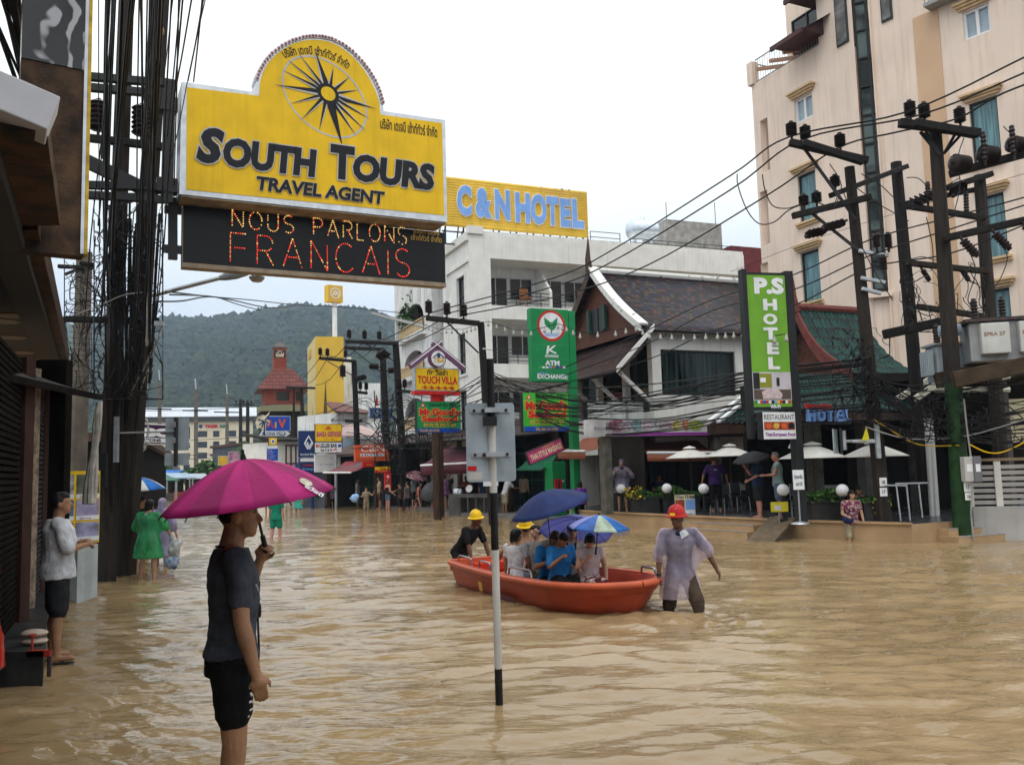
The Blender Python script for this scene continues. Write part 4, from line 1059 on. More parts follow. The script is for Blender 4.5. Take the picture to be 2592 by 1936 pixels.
# ---------------------------------------------------------- bank sign with its post
def disc(m, W, px, py, rx, y, n=36, a0=0, a1=360, off=0):
 c = W.hit(px, py, off); r = W.hit(px+rx, py, off)[0]-c[0]
 P = [(c[0]+r*math.cos(R(a0+(a1-a0)*k/n)), c[1]+r*math.sin(R(a0+(a1-a0)*k/n))) for k in range(n)]
 m.add([(p[0], y, p[1]) for p in P], [tuple(range(n))])
def poly(m, W, pts, y):
 P = [W.hit(*p) for p in pts]
 a = sum(P[i][0]*P[(i+1) % len(P)][1]-P[(i+1) % len(P)][0]*P[i][1] for i in range(len(P)))
 if a < 0: P = P[::-1]
 m.add([(p[0], y, p[1]) for p in P], [tuple(range(len(P)))])
def bank_sign():
 s = Sign('bank_sign', 'tall green bank sign with a red ringed emblem above an exchange notice', 1345, 30.0, 1441, 30.6, 782, 966, 'sign_green', 'sign_green', .3, .02)
 W = s.W; t = s.t
 F_ = lambda X, Y: (1000+X/3.0596, 760+Y/3.0596)
 def D(X, Y, r, y, mt, nm): m = MB(); px, py = F_(X, Y); disc(m, W, px, py, r/3.0596, y); m.build(nm, M_(mt), t)
 D(1209, 198, 108, -.012, 'sign_red', 'emblem_ring'); D(1209, 198, 91, -.016, 'sign_white', 'emblem_disc')
 m = MB()
 for P in (((1152,132),(1203,172),(1203,232),(1158,188)), ((1257,132),(1214,172),(1214,238),(1236,222),(1252,190)), ((1204,170),(1213,170),(1213,262),(1204,262))): poly(m, W, [F_(*p) for p in P], -.020)
 m.build('leaf_emblem', M_('sign_green'), t)
 m = MB()
 for k in range(3):
  pts = [(1150+k*6+i*(118-k*12)/16, 258+k*10-5*abs(math.sin(i*.8))) for i in range(17)]; poly(m, W, [F_(*p) for p in pts+[(p[0], p[1]+5) for p in reversed(pts)]], -.021)
 m.build('wave_emblem', M_('letter_blue'), t)
 m = MB()
 for P in (((1178,352),(1196,352),(1190,380),(1228,350),(1246,350),(1206,385),(1252,408),(1240,416),(1192,392),(1186,416),(1168,416)),): poly(m, W, [F_(*p) for p in P], -.014)
 put(m, 'ATM', *pbox(W, *[F_(1160,0)[0], F_(1272,0)[0], F_(0,466)[1], F_(0,506)[1]]), y=-.014, bold=.05)
 put(m, 'EXCHANGE', *pbox(W, F_(1102,0)[0], F_(1335,0)[0], F_(0,572)[1], F_(0,610)[1]), y=-.014, bold=.035); m.build('lettering', M_('sign_white'), t)
 m = MB(); x0, x1, z0, z1 = pbox(W, F_(1162,0)[0], F_(1264,0)[0], F_(0,424)[1], F_(0,442)[1]); m.box(x0, x1, -.013, -.0065, z0, z1); m.build('strip', M_('sign_white'), t)
 m = MB(); put(m, 'EXCELLENCE', x0+.03, x1-.03, z0+.02, z1-.02, y=-.017, bold=.03); m.build('small_lettering', M_('sign_green'), t)
 m = MB(); put(m, 'CURRENCY', *pbox(W, F_(1102,0)[0], F_(1185,0)[0], F_(0,558)[1], F_(0,570)[1]), y=-.014, bold=.03); m.build('small_lettering', M_('letter_blue'), t)
 cols = ['bright_green','sign_white','sign_white','letter_blue','sign_orange','sign_blue','purple','sign_white']
 for k in range(8):
  X = 1112+k*27; x0, x1, z0, z1 = pbox(W, F_(X,0)[0], F_(X+20,0)[0], F_(0,512)[1], F_(0,527)[1]); m = MB(); m.box(x0, x1, -.013, -.0065, z0, z1); m.build('card_badge', M_(cols[k]), t)
 for Y in (342, 450, 540): m = MB(); x0, z = W.hit(*F_(1075, Y)); m.box(.03, s.L-.03, -.0095, -.0065, z-.008, z+.008); m.build('seam', mat('seam_green', (0.06,0.30,0.12), .5), t)
 xa, xb = W.x(1441, 870)+.02, W.x(1457, 870)+.02
 m = MB(); m.box(xa, xb, .02, .32, .0, s.z1-.02); m.build('post', M_('sign_green'), t)
bank_sign()
# ---------------------------------------------------------- guest house sign with gable
def touch_villa():
 s = Sign('guesthouse_sign', 'yellow sign with red lettering and arrows under a purple gable', 1050, 37.0, 1163, 38.1, 931, 990, 'sign_yellow', 'alu', .3, .05)
 W = s.W; t = s.t; F_ = lambda X, Y: (1000+X/3.0596, 760+Y/3.0596)
 s.txt('ทัช วิลล่า', .27, .73, .06, .32, 'ink', .03); s.txt('TOUCH VILLA', .06, .95, .36, .70, 'sign_red', .035)
 for k in range(5): s.txt('→', .14+.15*k, .27+.15*k, .76, .93, 'sign_red', .05)
 m = MB()
 for a, b in (((110,515),(352,330)),((285,330),(535,535))):
  p, q = W.hit(*F_(*a)), W.hit(*F_(*b)); m.beam((p[0],-.05,p[1]), (q[0],-.05,q[1]), .16, .24)
 m.build('gable_ornament', mat('mauve_paint', (0.17,0.07,0.15), .5), t)
 m = MB()
 for a, b in (((110,503),(352,318)),((285,318),(535,523))):
  p, q = W.hit(*F_(*a)), W.hit(*F_(*b)); m.beam((p[0],-.06,p[1]), (q[0],-.06,q[1]), .18, .05)
 m.build('gable_edge', M_('sign_white'), t)
 for r, mt, y, nm in ((60, 'mauve_paint', -.19, 'emblem_ring'), (53, 'sign_white', -.20, 'emblem_disc')):
  m = MB(); px, py = F_(320, 455); disc(m, W, px, py, r/3.0596, y)
  P = m.v; n = len(P); m.add(P+[(p[0], .1, p[2]) for p in P], [(i, n+i, n+(i+1) % n, (i+1) % n) for i in range(n)]); m.build(nm, M_(mt), t)
 m = MB(); poly(m, W, [F_(*p) for p in ((290,450),(290,485),(362,485),(362,450))], -.205); m.build('house_emblem', M_('gold_ink'), t)
 m = MB(); poly(m, W, [F_(*p) for p in ((276,448),(320,408),(372,448),(366,454),(320,420),(282,454))], -.207); disc(m, W, *F_(322, 437), 4, -.206); m.build('house_roof_emblem', M_('navy'), t)
 m = MB(); poly(m, W, [F_(*p) for p in ((298,458),(298,485),(310,485),(310,458))], -.208); poly(m, W, [F_(*p) for p in ((326,458),(326,470),(348,470),(348,458))], -.208); m.build('emblem_door', M_('sign_white'), t)
 m = MB(); m.box(-.02, s.L+.02, -.02, .32, s.z0-.16, s.z0-.003); x = s.L*.52; m.box(x-.28, x+.3, .05, .25, W.z(1105,1018), s.z0-.165); m.build('red_base', M_('sign_red'), t)
 m = MB(); m.box(x-.22, x+.22, .08, .3, -.3, W.z(1105,1020)); m.build('post', M_('wet_wood'), t)
touch_villa()
def seafood(i, p0, D0, p1, D1, top, bot, lab, face):
 s = Sign('seafood_sign', lab, p0, D0, p1, D1, top, bot, face, 'box_black', .25, .02, group='seafood signs')
 s.panel(.02, .98, .86, .985, 'sign_blue', 'blue_band')
 m = MB(); x0, x1, z0, z1 = s.fr(.07, .20, .04, .17); m.add([(x0,-.013,z0),(x1,-.013,z0),((x0+x1)/2,-.013,z1)], [(0,1,2)]); m.build('emblem', M_('sign_red'), s.t)
 s.txt('G', .115, .155, .10, .16, 'sign_white', .06, y=-.02)
 s.txt('มิสเตอร์ กู๊ด ซีฟู้ด', .28, .90, .05, .18, 'ink', .02)
 for w_, a, b, tt, uu in (('Mr.Good’s', .06, .96, .22, .45), ('Seafood', .11, .92, .46, .65)):
  s.txt(w_, a, b, tt, uu, 'gold_ink', .11, ref=.05); s.txt(w_, a, b, tt, uu, 'sign_red', .05, ref=.05, y=-.014)
 s.txt('好先生的海鲜', .14, .88, .69, .83, 'gold_ink', .015); s.txt('TEL.081-6913758', .26 if i else .05, .74 if i else .5, .89, .97, 'gold_ink', .03)
 return s
s = seafood(0, 1055, 35.5, 1166, 36.4, 1016, 1095, 'green seafood sign, the one below the gabled yellow guest house sign', 'sign_green'); s.pole(.45, .16, -.3, s.z0-.002, 'wet_wood')
s = seafood(1, 1323, 29.4, 1441, 30.0, 993, 1093, 'bright green seafood sign, the one hung beside the green bank post', 'bright_green')
m = MB(); m.box(s.L+.0, s.L+.5, .08, .16, s.z0+.2, s.z0+.28); m.box(s.L, s.L+.5, .08, .16, s.z1-.3, s.z1-.22); m.build('bracket', M_('iron'), s.t)
# ---------------------------------------------------------- hotel pylon by the terrace
def pylon():
 s = Sign('hotel_pylon_sign', 'tall lime green hotel pylon sign on two black posts', 1892, 20.9, 2002, 21.15, 690, 1037, 'lime', 'box_black', .14, .07)
 W = s.W; t = s.t
 s.n = 0
 for w_, a, b, tp, bt in (('P.S',1908,1983,703,745),('H',1931,1966,757,786),('O',1931,1967,794,822),('T',1932,1968,829,860),('E',1941,1971,867,897),('L',1944,1973,904,935)):
  m = MB(); put(m, w_, *pbox(W, a, b, tp, bt), y=-.014, bold=.055); m.build('lettering', M_('sign_white'), t)
 # room photograph printed on the face
 x0, x1 = .07, s.L-.07; z1, z0 = W.z(1950, 942), W.z(1950, 1013)
 m = MB(); m.box(x0, x1, -.010, -.0062, z0, z1); ph = m.build('room_photo', mat('photo_wall', (0.50,0.47,0.52), .4, .12, 3), t)
 def q(a, b, c, d, mt, nm, y=-.014): m = MB(); X = x0+(x1-x0); m.box(x0+(x1-x0)*a, x0+(x1-x0)*b, y, -.0102, z1-(z1-z0)*d, z1-(z1-z0)*c); m.build(nm, M_(mt), ph)
 q(.18,.5,.05,.55,mat('olive', (0.24,0.25,0.03), .5).name,'printed_wall'); q(.02,.18,.02,.6,'box_black','printed_headboard',-.0135); q(.2,.34,.2,.36,'sign_white','printed_picture',-.016); q(.02,.98,.62,.97,mat('photo_floor', (0.10,0.07,0.06), .5).name,'printed_floor',-.0145); q(.62,.70,.2,.5,'box_black','printed_mirror',-.0137)
 m = MB(); P = [(.25,.95),(.22,.70),(.38,.60),(.66,.62),(.76,.80),(.72,.95)]; m.add([(x0+(x1-x0)*a, -.018, z1-(z1-z0)*b) for a, b in P], [tuple(range(6))]); m.build('printed_bed', mat('bed_linen', (0.55,0.45,0.46), .6, .15, 12), ph)
 z1, z0 = W.z(1952, 1014), W.z(1952, 1021)
 cols = ['sign_green','sign_white','sign_red','sign_blue','sign_red','sign_white','ink','letter_blue','sign_yellow','sign_red','ink','sign_white','sign_red']
 for k, c in enumerate(cols): m = MB(); a = x0+.03+(x1-x0-.06)*k/13; m.box(a, a+(x1-x0)/15, -.012, -.0064, z0, z1); m.build('flag_badge', M_(c), t)
 m = MB(); put(m, 'Wi-Fi', *pbox(W, 1949, 1975, 1024, 1034), y=-.014, bold=.04); m.build('small_lettering', M_('sign_white'), t)
 zt = W.z(1895, 687)+.06
 m = MB(); m.box(-.05, .06, -.02, .2, W.z(1898, 1110), zt); m.build('post', M_('box_black'), t)
 m = MB(); m.box(s.L-.06, s.L+.15, -.02, .22, .44, zt-.03); m.build('post', M_('box_black'), t)
 r = Sign('restaurant_sign', 'white restaurant sign with a food photo hung below the lime green pylon', 1932, 20.6, 2013, 21.05, 1043, 1111, 'sign_white', 'box_black', .22, .0)
 r.txt('RESTAURANT', .03, .97, .09, .28, 'ink', .0); r.txt('Thai-European Food', .04, .97, .76, .93, 'purple', .03)
 r.panel(.02, .98, .36, .66, mat('food_red', (0.30,0.06,0.025), .5, .7, 14).name, 'food_photo')
 for k in range(4):
  m = MB(); x0, x1, z0, z1 = r.fr(.05+.24*k, .24+.24*k, .40, .62); c = ((x0+x1)/2, (z0+z1)/2)
  m.add([(c[0]+(x1-x0)/2*math.cos(a), -.02, c[1]+(z1-z0)/2*math.sin(a)) for a in [2*math.pi*j/20 for j in range(20)]], [tuple(range(20))]); m.build('printed_plate', M_(['sign_orange','gold_ink','sign_orange','ink'][k]), r.t)
pylon()
# letters over the porch
def porch_letters():
 t = thing('hotel_letters', 'big blue hotel letters with red writing above on the porch eave', 'sign', PW.M)
 for w_, a, b in (('H',2038,2056),('O',2062,2082),('T',2087,2103),('E',2110,2125),('L',2131,2147)):
  m = MB(); put(m, w_, *pbox(PW, a, b, 1037, 1067, 1.78), y=-1.9, bold=.045, depth=.1); m.build('letter', M_('letter_blue'), t)
 m = MB(); put(m, 'ร้านอาหาร พีเอส', *pbox(PW, 2034, 2102, 1021, 1034, 1.78), y=-1.88, bold=.06, depth=.06); m.build('small_letter', M_('sign_red'), t)
 m = MB(); x0 = PW.x(2030, 1050, 1.78); x1 = PW.x(2150, 1050, 1.78); z = PW.z(2090, 1070, 1.78); m.box(x0, x1, -1.82, -1.77, z-.04, z); m.box(x0, x1, -1.82, -1.77, PW.z(2090, 1035, 1.78), PW.z(2090, 1033, 1.78)); m.build('letter_rail', M_('iron'), t)
porch_letters()
# massage sign, tilted
def massage():
 W = wallpx(1325, 29.0, 1435, 29.6, 1142); c = W.hit(1381, 1142)
 T = W.M @ Matrix.Translation((c[0], 0, c[1])) @ Matrix.Rotation(-R(20.5), 4, 'Y')
 t = thing('massage_sign', 'tilted pink massage sign with cream lettering below the bright green sign', 'sign', T)
 h = .45/2; l = 1.40/2
 m = MB(); m.box(-l, l, 0, .12, -h, h); m.build('sign_box', M_('box_black'), t)
 m = MB(); m.box(-l+.03, l-.03, -.006, .002, -h+.03, h-.03); m.build('face', M_('magenta'), t)
 m = MB(); put(m, 'THAI STYLE MASSAGE', -l+.10, l-.08, -.12, .08, y=-.012, bold=.03); m.build('lettering', mat('cream_ink', (0.75,0.62,0.42), .5), t)
 m = MB(); put(m, 'นวดแผนไทย', -.1, .35, .12, .19, y=-.012, bold=.03); m.build('small_lettering', M_('gold_ink'), t)
massage()
# ---------------------------------------------------------- signs down the street
def street_signs():
 s = Sign('blank_arch_sign', 'white rounded sign with faint writing under the bar sign', 797, 50.5, 862, 51.2, 1150, 1194, 'sign_white', 'sign_white', .2, .0); s.marks(.22, .8, .5, .6, 'navy', 7)
 s = Sign('bar_sign', 'white bar sign with small flags and a red arrow', 796, 49.5, 866, 50.2, 1119, 1146, 'sign_white', 'box_black', .15, .03)
 s.txt('LELLES BAR', .18, .82, .14, .5, 'ink', .04); s.txt('Soi C & N', .22, .62, .6, .85, 'ink', .04); s.txt('→', .66, .82, .55, .9, 'sign_red', .06); s.panel(.05, .15, .2, .48, 'sign_orange', 'flag_badge'); s.panel(.85, .96, .2, .48, 'sign_blue', 'flag_badge')
 s.pole(.8, .09, -.3, s.z0, 'galv', .2)
 s = Sign('guesthouse_board', 'yellow guest house sign with pink lettering above the bar sign', 797, 49.5, 866, 50.2, 1073, 1118, 'sign_yellow', 'box_black', .15, .03)
 s.txt('BANGLA', .06, .42, .42, .72, 'magenta', .05); s.txt('GUESTHOUSE', .46, .95, .42, .72, 'magenta', .05); s.marks(.24, .74, .8, .88, 'sign_orange', 14)
 m = MB(); x0, x1, z0, z1 = s.fr(.36, .62, .10, .36); c = (x0+x1)/2; m.add([(x0,-.012,z0+.05),(x1,-.012,z0+.05),(x1-.1,-.012,z1-.1),(c,-.012,z1),(x0+.1,-.012,z1-.1)], [(0,1,2,3,4)]); m.build('emblem', M_('sign_orange'), s.t)
 s = Sign('bank_lozenge_sign', 'dark blue bank sign with a white lozenge mark', 757, 52, 800, 52.5, 1090, 1157, 'navy', 'navy', .25, .0)
 m = MB(); x0, x1, z0, z1 = s.fr(.28, .84, .16, .7); cx = (x0+x1)/2
 out = [(cx, z1), (x1, z0+(z1-z0)*.42), (cx+.1, z0), (cx-.1, z0), (x0, z0+(z1-z0)*.42)]
 k = MB(); k.add([(p[0],-.012,p[1]) for p in out], [tuple(range(5))][0:1]); k.f = [tuple(reversed(k.f[0]))]; k.build('emblem', M_('sign_white'), s.t)
 k = MB(); cz = (z0+z1)/2; inn = [(cx+(p[0]-cx)*.62, cz+(p[1]-cz)*.68) for p in out]; k.add([(p[0],-.017,p[1]) for p in inn], [(4,3,2,1,0)]); k.build('emblem_field', M_('navy'), s.t)
 k = MB(); k.beam((cx, -.02, z0+.1), (x1-.12, -.02, z0+(z1-z0)*.42), .02, .1); k.beam((cx, -.02, z0+.1), (x0+.2, -.02, cz), .02, .09); k.build('emblem_stroke', M_('sign_white'), s.t)
 s.txt('Bangkok Bank', .08, .95, .85, .95, 'sign_white', .02)
 s = Sign('currency_sign', 'dark blue and white exchange sign under the lozenge bank sign', 758, 51.5, 797, 52, 1158, 1200, 'navy', 'navy', .2, .02); s.panel(.05, .95, .04, .24, 'sign_white', 'white_band'); s.txt('Currency', .2, .9, .38, .55, 'sign_red', .03); s.txt('Exchange', .2, .9, .62, .78, 'letter_blue', .03)
 s.pole(.85, .1, -.3, s.z0, 'navy')
 s = Sign('faded_board', 'pale blue faded blank board behind the orange hotel sign', 870, 54, 962, 55, 1110, 1158, mat('faded_blue', (0.30,0.40,0.50), .6, .15, 1.2, streak=.3).name, 'galv', .15, .02)
 s = Sign('orange_hotel_sign', 'orange hotel sign with white lettering beside the dark pole', 899, 47.0, 985, 47.9, 1126, 1167, 'sign_orange', 'sign_orange', .25, .02)
 s.txt('C&N', .17, .86, .05, .42, 'sign_white', .0); s.panel(.15, .86, .53, .70, 'sign_white', 'white_band'); s.txt('HOTEL', .18, .83, .55, .68, 'navy', .02, y=-.016); s.marks(.06, .94, .80, .92, 'dark_red', 16)
 s = Sign('red_oval_sign', 'small red oval sign at the edge of the striped awning', 919, 45.5, 949, 46, 1168, 1182, 'sign_red', 'sign_red', .12, .0); s.marks(.2, .8, .3, .7, 'gold_ink', 5)
 s = Sign('boxing_sign', 'yellow and red sign over a red door panel', 949, 45, 988, 45.5, 1181, 1196, 'sign_yellow', 'box_black', .12, .0); s.panel(0, 1, .5, 1, 'sign_red', 'red_band'); s.txt('Thai', .3, .7, .1, .42, 'ink', .02); s.txt('Boxing', .2, .8, .58, .92, 'gold_ink', .02, y=-.016)
 s = Sign('red_door_panel', 'tall red panel with a white star under the yellow and red sign', 974, 44.8, 990, 45, 1197, 1240, 'sign_red', 'sign_red', .1, .0); s.txt('★', .2, .8, .08, .32, 'sign_white', .0)
 s = Sign('blue_bar_sign', 'blue sign with white script fixed between the far poles', 936, 55, 994, 56, 1032, 1060, mat('mid_blue', (0.05,0.11,0.28), .4).name, 'galv', .2, .02); s.txt('Quars', .2, .8, .25, .75, 'sign_white', .0, shear=.2)
 # palm tree villa sign
 s = Sign('villa_sign', 'blue villa sign with multicoloured initials on a painted palm board', 664, 60, 735, 61, 1053, 1091, 'sign_blue', 'sign_white', .15, .03)
 s.txt('A', .12, .42, .2, .8, 'magenta', .05); s.txt('V', .55, .85, .2, .8, 'sign_orange', .05); s.txt('I', .44, .5, .4, .8, 'gold_ink', .04)
 m = MB(); W = s.W
 for P in ([(646,1070),(652,1055),(664,1050),(672,1052),(684,1040),(680,1050),(676,1060),(684,1066),(680,1078),(674,1070),(672,1090),(678,1106),(664,1108),(664,1086),(656,1082),(650,1086)],): poly(m, W, P, -.03)
 m.build('palm_board', mat('cream_paint', (0.62,0.56,0.40), .5, .3, 2), s.t)
 m = MB()
 for a, b in (((668,1066),(652,1062)),((668,1066),(656,1076)),((670,1064),(680,1052)),((668,1068),(662,1082)),((670,1068),(668,1102)),((670,1066),(680,1072))): p, q = W.hit(*a), W.hit(*b); m.beam((p[0],-.035,p[1]), (q[0],-.035,q[1]), .01, .09)
 m.build('palm_drawing', M_('navy'), s.t)
 m = MB(); poly(m, W, [(655,1104),(662,1091),(722,1092),(722,1089),(735,1097),(722,1106),(722,1103)], -.034); m.build('arrow_board', M_('sign_white'), s.t)
 m = MB(); put(m, 'ALOHA VILLA', *pbox(W, 662, 724, 1093, 1102), y=-.04, bold=.03); m.build('lettering', M_('navy'), s.t)
 s.pole(.6, .1, -.3, s.z0, 'iron')
 s = Sign('eye_sign', 'small yellow sign with a painted eye', 680, 55, 702, 55.3, 1107, 1127, 'sign_yellow', 'box_black', .12, .02); m = MB(); disc(m, s.W, 691, 1117, 6, -.012); m.build('eye_mark', M_('sign_white'), s.t); m = MB(); disc(m, s.W, 691, 1117, 3, -.016); m.build('pupil_mark', M_('navy'), s.t)
 s = Sign('price_list_sign', 'blue list sign with rows of white writing under the painted eye', 675, 55, 704, 55.3, 1128, 1166, 'sign_blue', 'alu', .12, .02); s.panel(.04,.96,.02,.2,'sign_white','white_band')
 for k in range(6): s.marks(.08, .45+.1*((k*3) % 5), .26+.12*k, .33+.12*k, 'sign_white', 8+k)
 s.pole(.5, .07, -.3, s.z0, 'galv')
 s = Sign('orange_square_sign', 'orange square sign with a pale flower mark above the market', 552, 62, 577, 62.3, 1154, 1178, 'gold_ink', 'alu', .12, .02); m = MB(); disc(m, s.W, 561, 1162, 4, -.012, 12); m.build('flower_mark', M_('sign_yellow'), s.t); s.pole(.5, .06, -.3, s.z0, 'galv')
 s = Sign('pink_poster', 'pink and white poster beside the orange square sign', 578, 61, 606, 61.3, 1143, 1178, mat('poster_pink', (0.45,0.22,0.34), .5, .5, 2).name, 'alu', .1, .02); s.marks(.2, .9, .55, .8, 'sign_white', 6); s.pole(.5, .06, -.3, s.z0, 'galv')
 s = Sign('fashion_shop_sign', 'dark purple shop sign with tall white lettering and a white strip', 300, 27.5, 482, 30.5, 1073, 1125, 'plum', 'sign_white', .2, .03)
 s.txt('C', .10, .2, .2, .62, 'sign_white', .09); s.txt('BOSS', .32, .98, .2, .64, 'sign_white', .09, space=.92); s.panel(.02, .99, .68, .9, 'sign_white', 'white_strip'); s.txt('FASHIONS', .2, .56, .71, .87, 'plum', .04, y=-.016)
 s = Sign('blue_strip_sign', 'short blue sign under the dark purple shop sign', 338, 28, 362, 28.3, 1129, 1136, 'sign_blue', 'sign_blue', .1, 0)
 s = Sign('far_red_sign', 'red sign with black writing by the market stalls', 352, 68, 390, 69, 1171, 1199, 'sign_red', 'box_black', .12, .02); s.marks(.12, .88, .36, .66, 'ink', 5); s.pole(.5, .06, -.3, s.z0, 'galv')
 s = Sign('far_green_sign', 'green sign beside the red sign at the market', 397, 70, 416, 70.3, 1178, 1198, mat('far_green', (0.03,0.16,0.10), .5).name, 'box_black', .12, .02); s.marks(.1, .9, .5, .75, 'sign_white', 6); s.pole(.5, .06, -.3, s.z0, 'galv')
 s = Sign('far_blue_sign', 'narrow blue and white sign hanging near the thick left poles', 341, 40, 351, 40.2, 1178, 1205, 'sign_blue', 'alu', .1, .02); s.panel(.2,.8,.3,.45,'sign_white'); s.t['label'] = 'narrow blue and white sign near the thick utility poles'; s.pole(.5, .05, -.3, s.z0, 'galv')
 s = Sign('club_tower_sign', 'black sign with gold script on the red roofed tower', 694, 88.3, 723, 88.9, 887, 905, 'box_black', 'box_black', .2, 0); s.txt('Gold', .14, .86, .3, .9, 'cream_ink', .03, shear=.25); s.panel(.3, .7, .1, .17, 'sign_white')
 s = Sign('bank_mast_sign', 'square yellow bank sign with a white peak mark on a tall white mast', 830, 74, 868, 74.8, 722, 764, 'gold_ink', 'sign_yellow', .8, .04)
 m = MB(); disc(m, s.W, 849, 742, 13, -.012); m.build('emblem_disc', M_('sign_white'), s.t); m = MB(); disc(m, s.W, 849, 742, 11, -.016); m.build('emblem_field', M_('gold_ink'), s.t)
 m = MB()
 for a, b in (((841,750),(845,738)),((845,738),(849,748)),((849,748),(853,738)),((853,738),(857,750)),((845,742),(849,735)),((849,735),(853,742))): p, q = s.W.hit(*a), s.W.hit(*b); m.beam((p[0],-.02,p[1]), (q[0],-.02,q[1]), .01, .08)
 m.build('peak_emblem', M_('sign_white'), s.t)
 s.pole(.56, .21, 0, s.z0, 'sign_white', .4)
street_signs()
# ================================================================== near row of shops on the camera's own pavement
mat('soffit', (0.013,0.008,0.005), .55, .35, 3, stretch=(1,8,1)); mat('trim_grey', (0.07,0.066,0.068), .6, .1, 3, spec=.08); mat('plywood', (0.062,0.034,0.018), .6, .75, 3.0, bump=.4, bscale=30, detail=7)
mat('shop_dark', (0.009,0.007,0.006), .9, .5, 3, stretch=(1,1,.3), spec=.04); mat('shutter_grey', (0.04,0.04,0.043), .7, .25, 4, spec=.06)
def marble():
 m = bpy.data.materials.new('black_marble'); m.use_nodes = True; n = m.node_tree.nodes; l = m.node_tree.links; b = n['Principled BSDF']
 tc = n.new('ShaderNodeTexCoord'); a = n.new('ShaderNodeTexNoise'); a.inputs['Scale'].default_value = 2.2; a.inputs['Detail'].default_value = 2
 l.new(tc.outputs['Object'], a.inputs['Vector'])
 w_ = n.new('ShaderNodeTexWave'); w_.inputs['Scale'].default_value = 1.3; w_.inputs['Distortion'].default_value = 14; w_.inputs['Detail'].default_value = 3; w_.inputs['Detail Scale'].default_value = .8
 l.new(tc.outputs['Object'], w_.inputs['Vector'])
 mu = n.new('ShaderNodeMath'); mu.operation = 'MULTIPLY'; l.new(w_.outputs['Fac'], mu.inputs[0]); l.new(a.outputs['Fac'], mu.inputs[1])
 r = n.new('ShaderNodeValToRGB'); r.color_ramp.elements[0].position = .36; r.color_ramp.elements[1].position = .44
 r.color_ramp.elements[0].color = (0.018,0.017,0.022,1); r.color_ramp.elements[1].color = (0.42,0.42,0.45,1)
 l.new(mu.outputs[0], r.inputs[0]); l.new(r.outputs[0], b.inputs['Base Color']); b.inputs['Roughness'].default_value = .2
 MAT['black_marble'] = m
marble()
def edge(D, o=0.0, s=.48): return V((-0.84-s*D+o, D))
def near_shops():
 t = thing('corner_shophouse', 'dark shophouse with a deep brown canopy and round ceiling lights', 'shop building', V((-3, 4, 0)))
 zc = 4.4; d0, d1 = 6.2, 19.0
 def P(D, o, z): e_ = edge(D, o); return (e_.x, e_.y, z)
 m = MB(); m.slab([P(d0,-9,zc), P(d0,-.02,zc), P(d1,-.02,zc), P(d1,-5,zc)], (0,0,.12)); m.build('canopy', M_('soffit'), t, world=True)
 m = MB(); m.slab([P(d0,-.34,zc-.05), P(d0,.0,zc-.05), P(d1,.0,zc-.05), P(d1,-.34,zc-.05)], (0,0,.045)); m.slab([P(d0,0.003,zc-.05), P(d0,.04,zc-.05), P(d1,.04,zc-.05), P(d1,.003,zc-.05)], (0,0,.2)); m.build('canopy_trim', M_('trim_grey'), t, world=True)
 m = MB(); m.slab([P(d0,.045,zc+.1), P(d0,.42,zc+.1), P(8.6,.42,zc+.1), P(8.6,.045,zc+.1)], (0,0,.2)); m.slab([P(8.6,.045,zc+.06), P(8.6,.20,zc+.06), P(d1,.20,zc+.06), P(d1,.045,zc+.06)], (0,0,.35)); m.build('fascia', M_('plywood'), t, world=True)
 for px, py in ((36,800),(8,814),(28,855),(53,893),(96,911),(-90,800),(-60,700)):
  q = on(px, py, zc-.012); m = MB(); m.lathe([(.02,0),(.17,0),(.22,-.004),(.24,.008)], (q.x, q.y, q.z), 24); m.build('ceiling_light', mat('light_disc', (0.17,0.10,0.06), .4, .3, 9), t, world=True)
 # shop wall with shutters
 def Q(Y, z, o=0): return V((-1.35-.44*Y+o, Y, z))
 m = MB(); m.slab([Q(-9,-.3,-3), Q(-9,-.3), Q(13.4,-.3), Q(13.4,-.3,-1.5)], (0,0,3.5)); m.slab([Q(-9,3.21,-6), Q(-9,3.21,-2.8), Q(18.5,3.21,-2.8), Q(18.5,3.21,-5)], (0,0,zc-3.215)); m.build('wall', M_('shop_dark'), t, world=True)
 m = MB(); m.slab([Q(-14,zc+.125,-9), Q(-14,zc+.125,.9), Q(.5,zc+.125,.9), Q(.5,zc+.125,-9)], (0,0,6)); m.build('unseen_shade_storey', M_('concrete'), t, world=True)  # unseen storey beside and behind the camera, added to shade the foreground
 for Y, w_, mt in ((10.3,.2,mat('brown_post', (0.045,0.024,0.02), .7, .2, 6, spec=.06).name),(11.3,.16,mat('dirty_post', (0.20,0.15,0.11), .7, .5, 9).name),(13.0,.12,'brown_post')):
  a = Q(Y, 0); m = MB(); m.box(a.x+.003, a.x+w_*.7, a.y-w_/2, a.y+w_/2, .2, 3.4); m.build('post', M_(mt), t, world=True)
 m = MB()
 for i in range(46):
  z = .15+i*.07; m.slab([Q(11.45,z,.02), Q(12.9,z,.02), Q(12.9,z,.05), Q(11.45,z,.05)], (0,0,.045))
 m.build('roller_shutter', M_('shutter_grey'), t, world=True)
 m = MB()
 for i in range(46):
  z = .15+i*.07; m.slab([Q(7.0,z,.02), Q(10.2,z,.02), Q(10.2,z,.05), Q(7.0,z,.05)], (0,0,.045))
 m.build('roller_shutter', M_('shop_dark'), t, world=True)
 m = MB(); a = [on(-40,1745,.0), on(112,1738,.0), on(150,1560,.0)]; A = on(108,1735,0); B = on(128,1545,0)
 m.slab([(A.x,A.y,-.3), (B.x,B.y,-.3), (B.x-1.4,B.y,-.3), (A.x-1.6,A.y,-.3)], (0,0,.62)); m.build('step', mat('black_step', (0.03,0.03,0.03), .4, .4, 5), t, world=True)
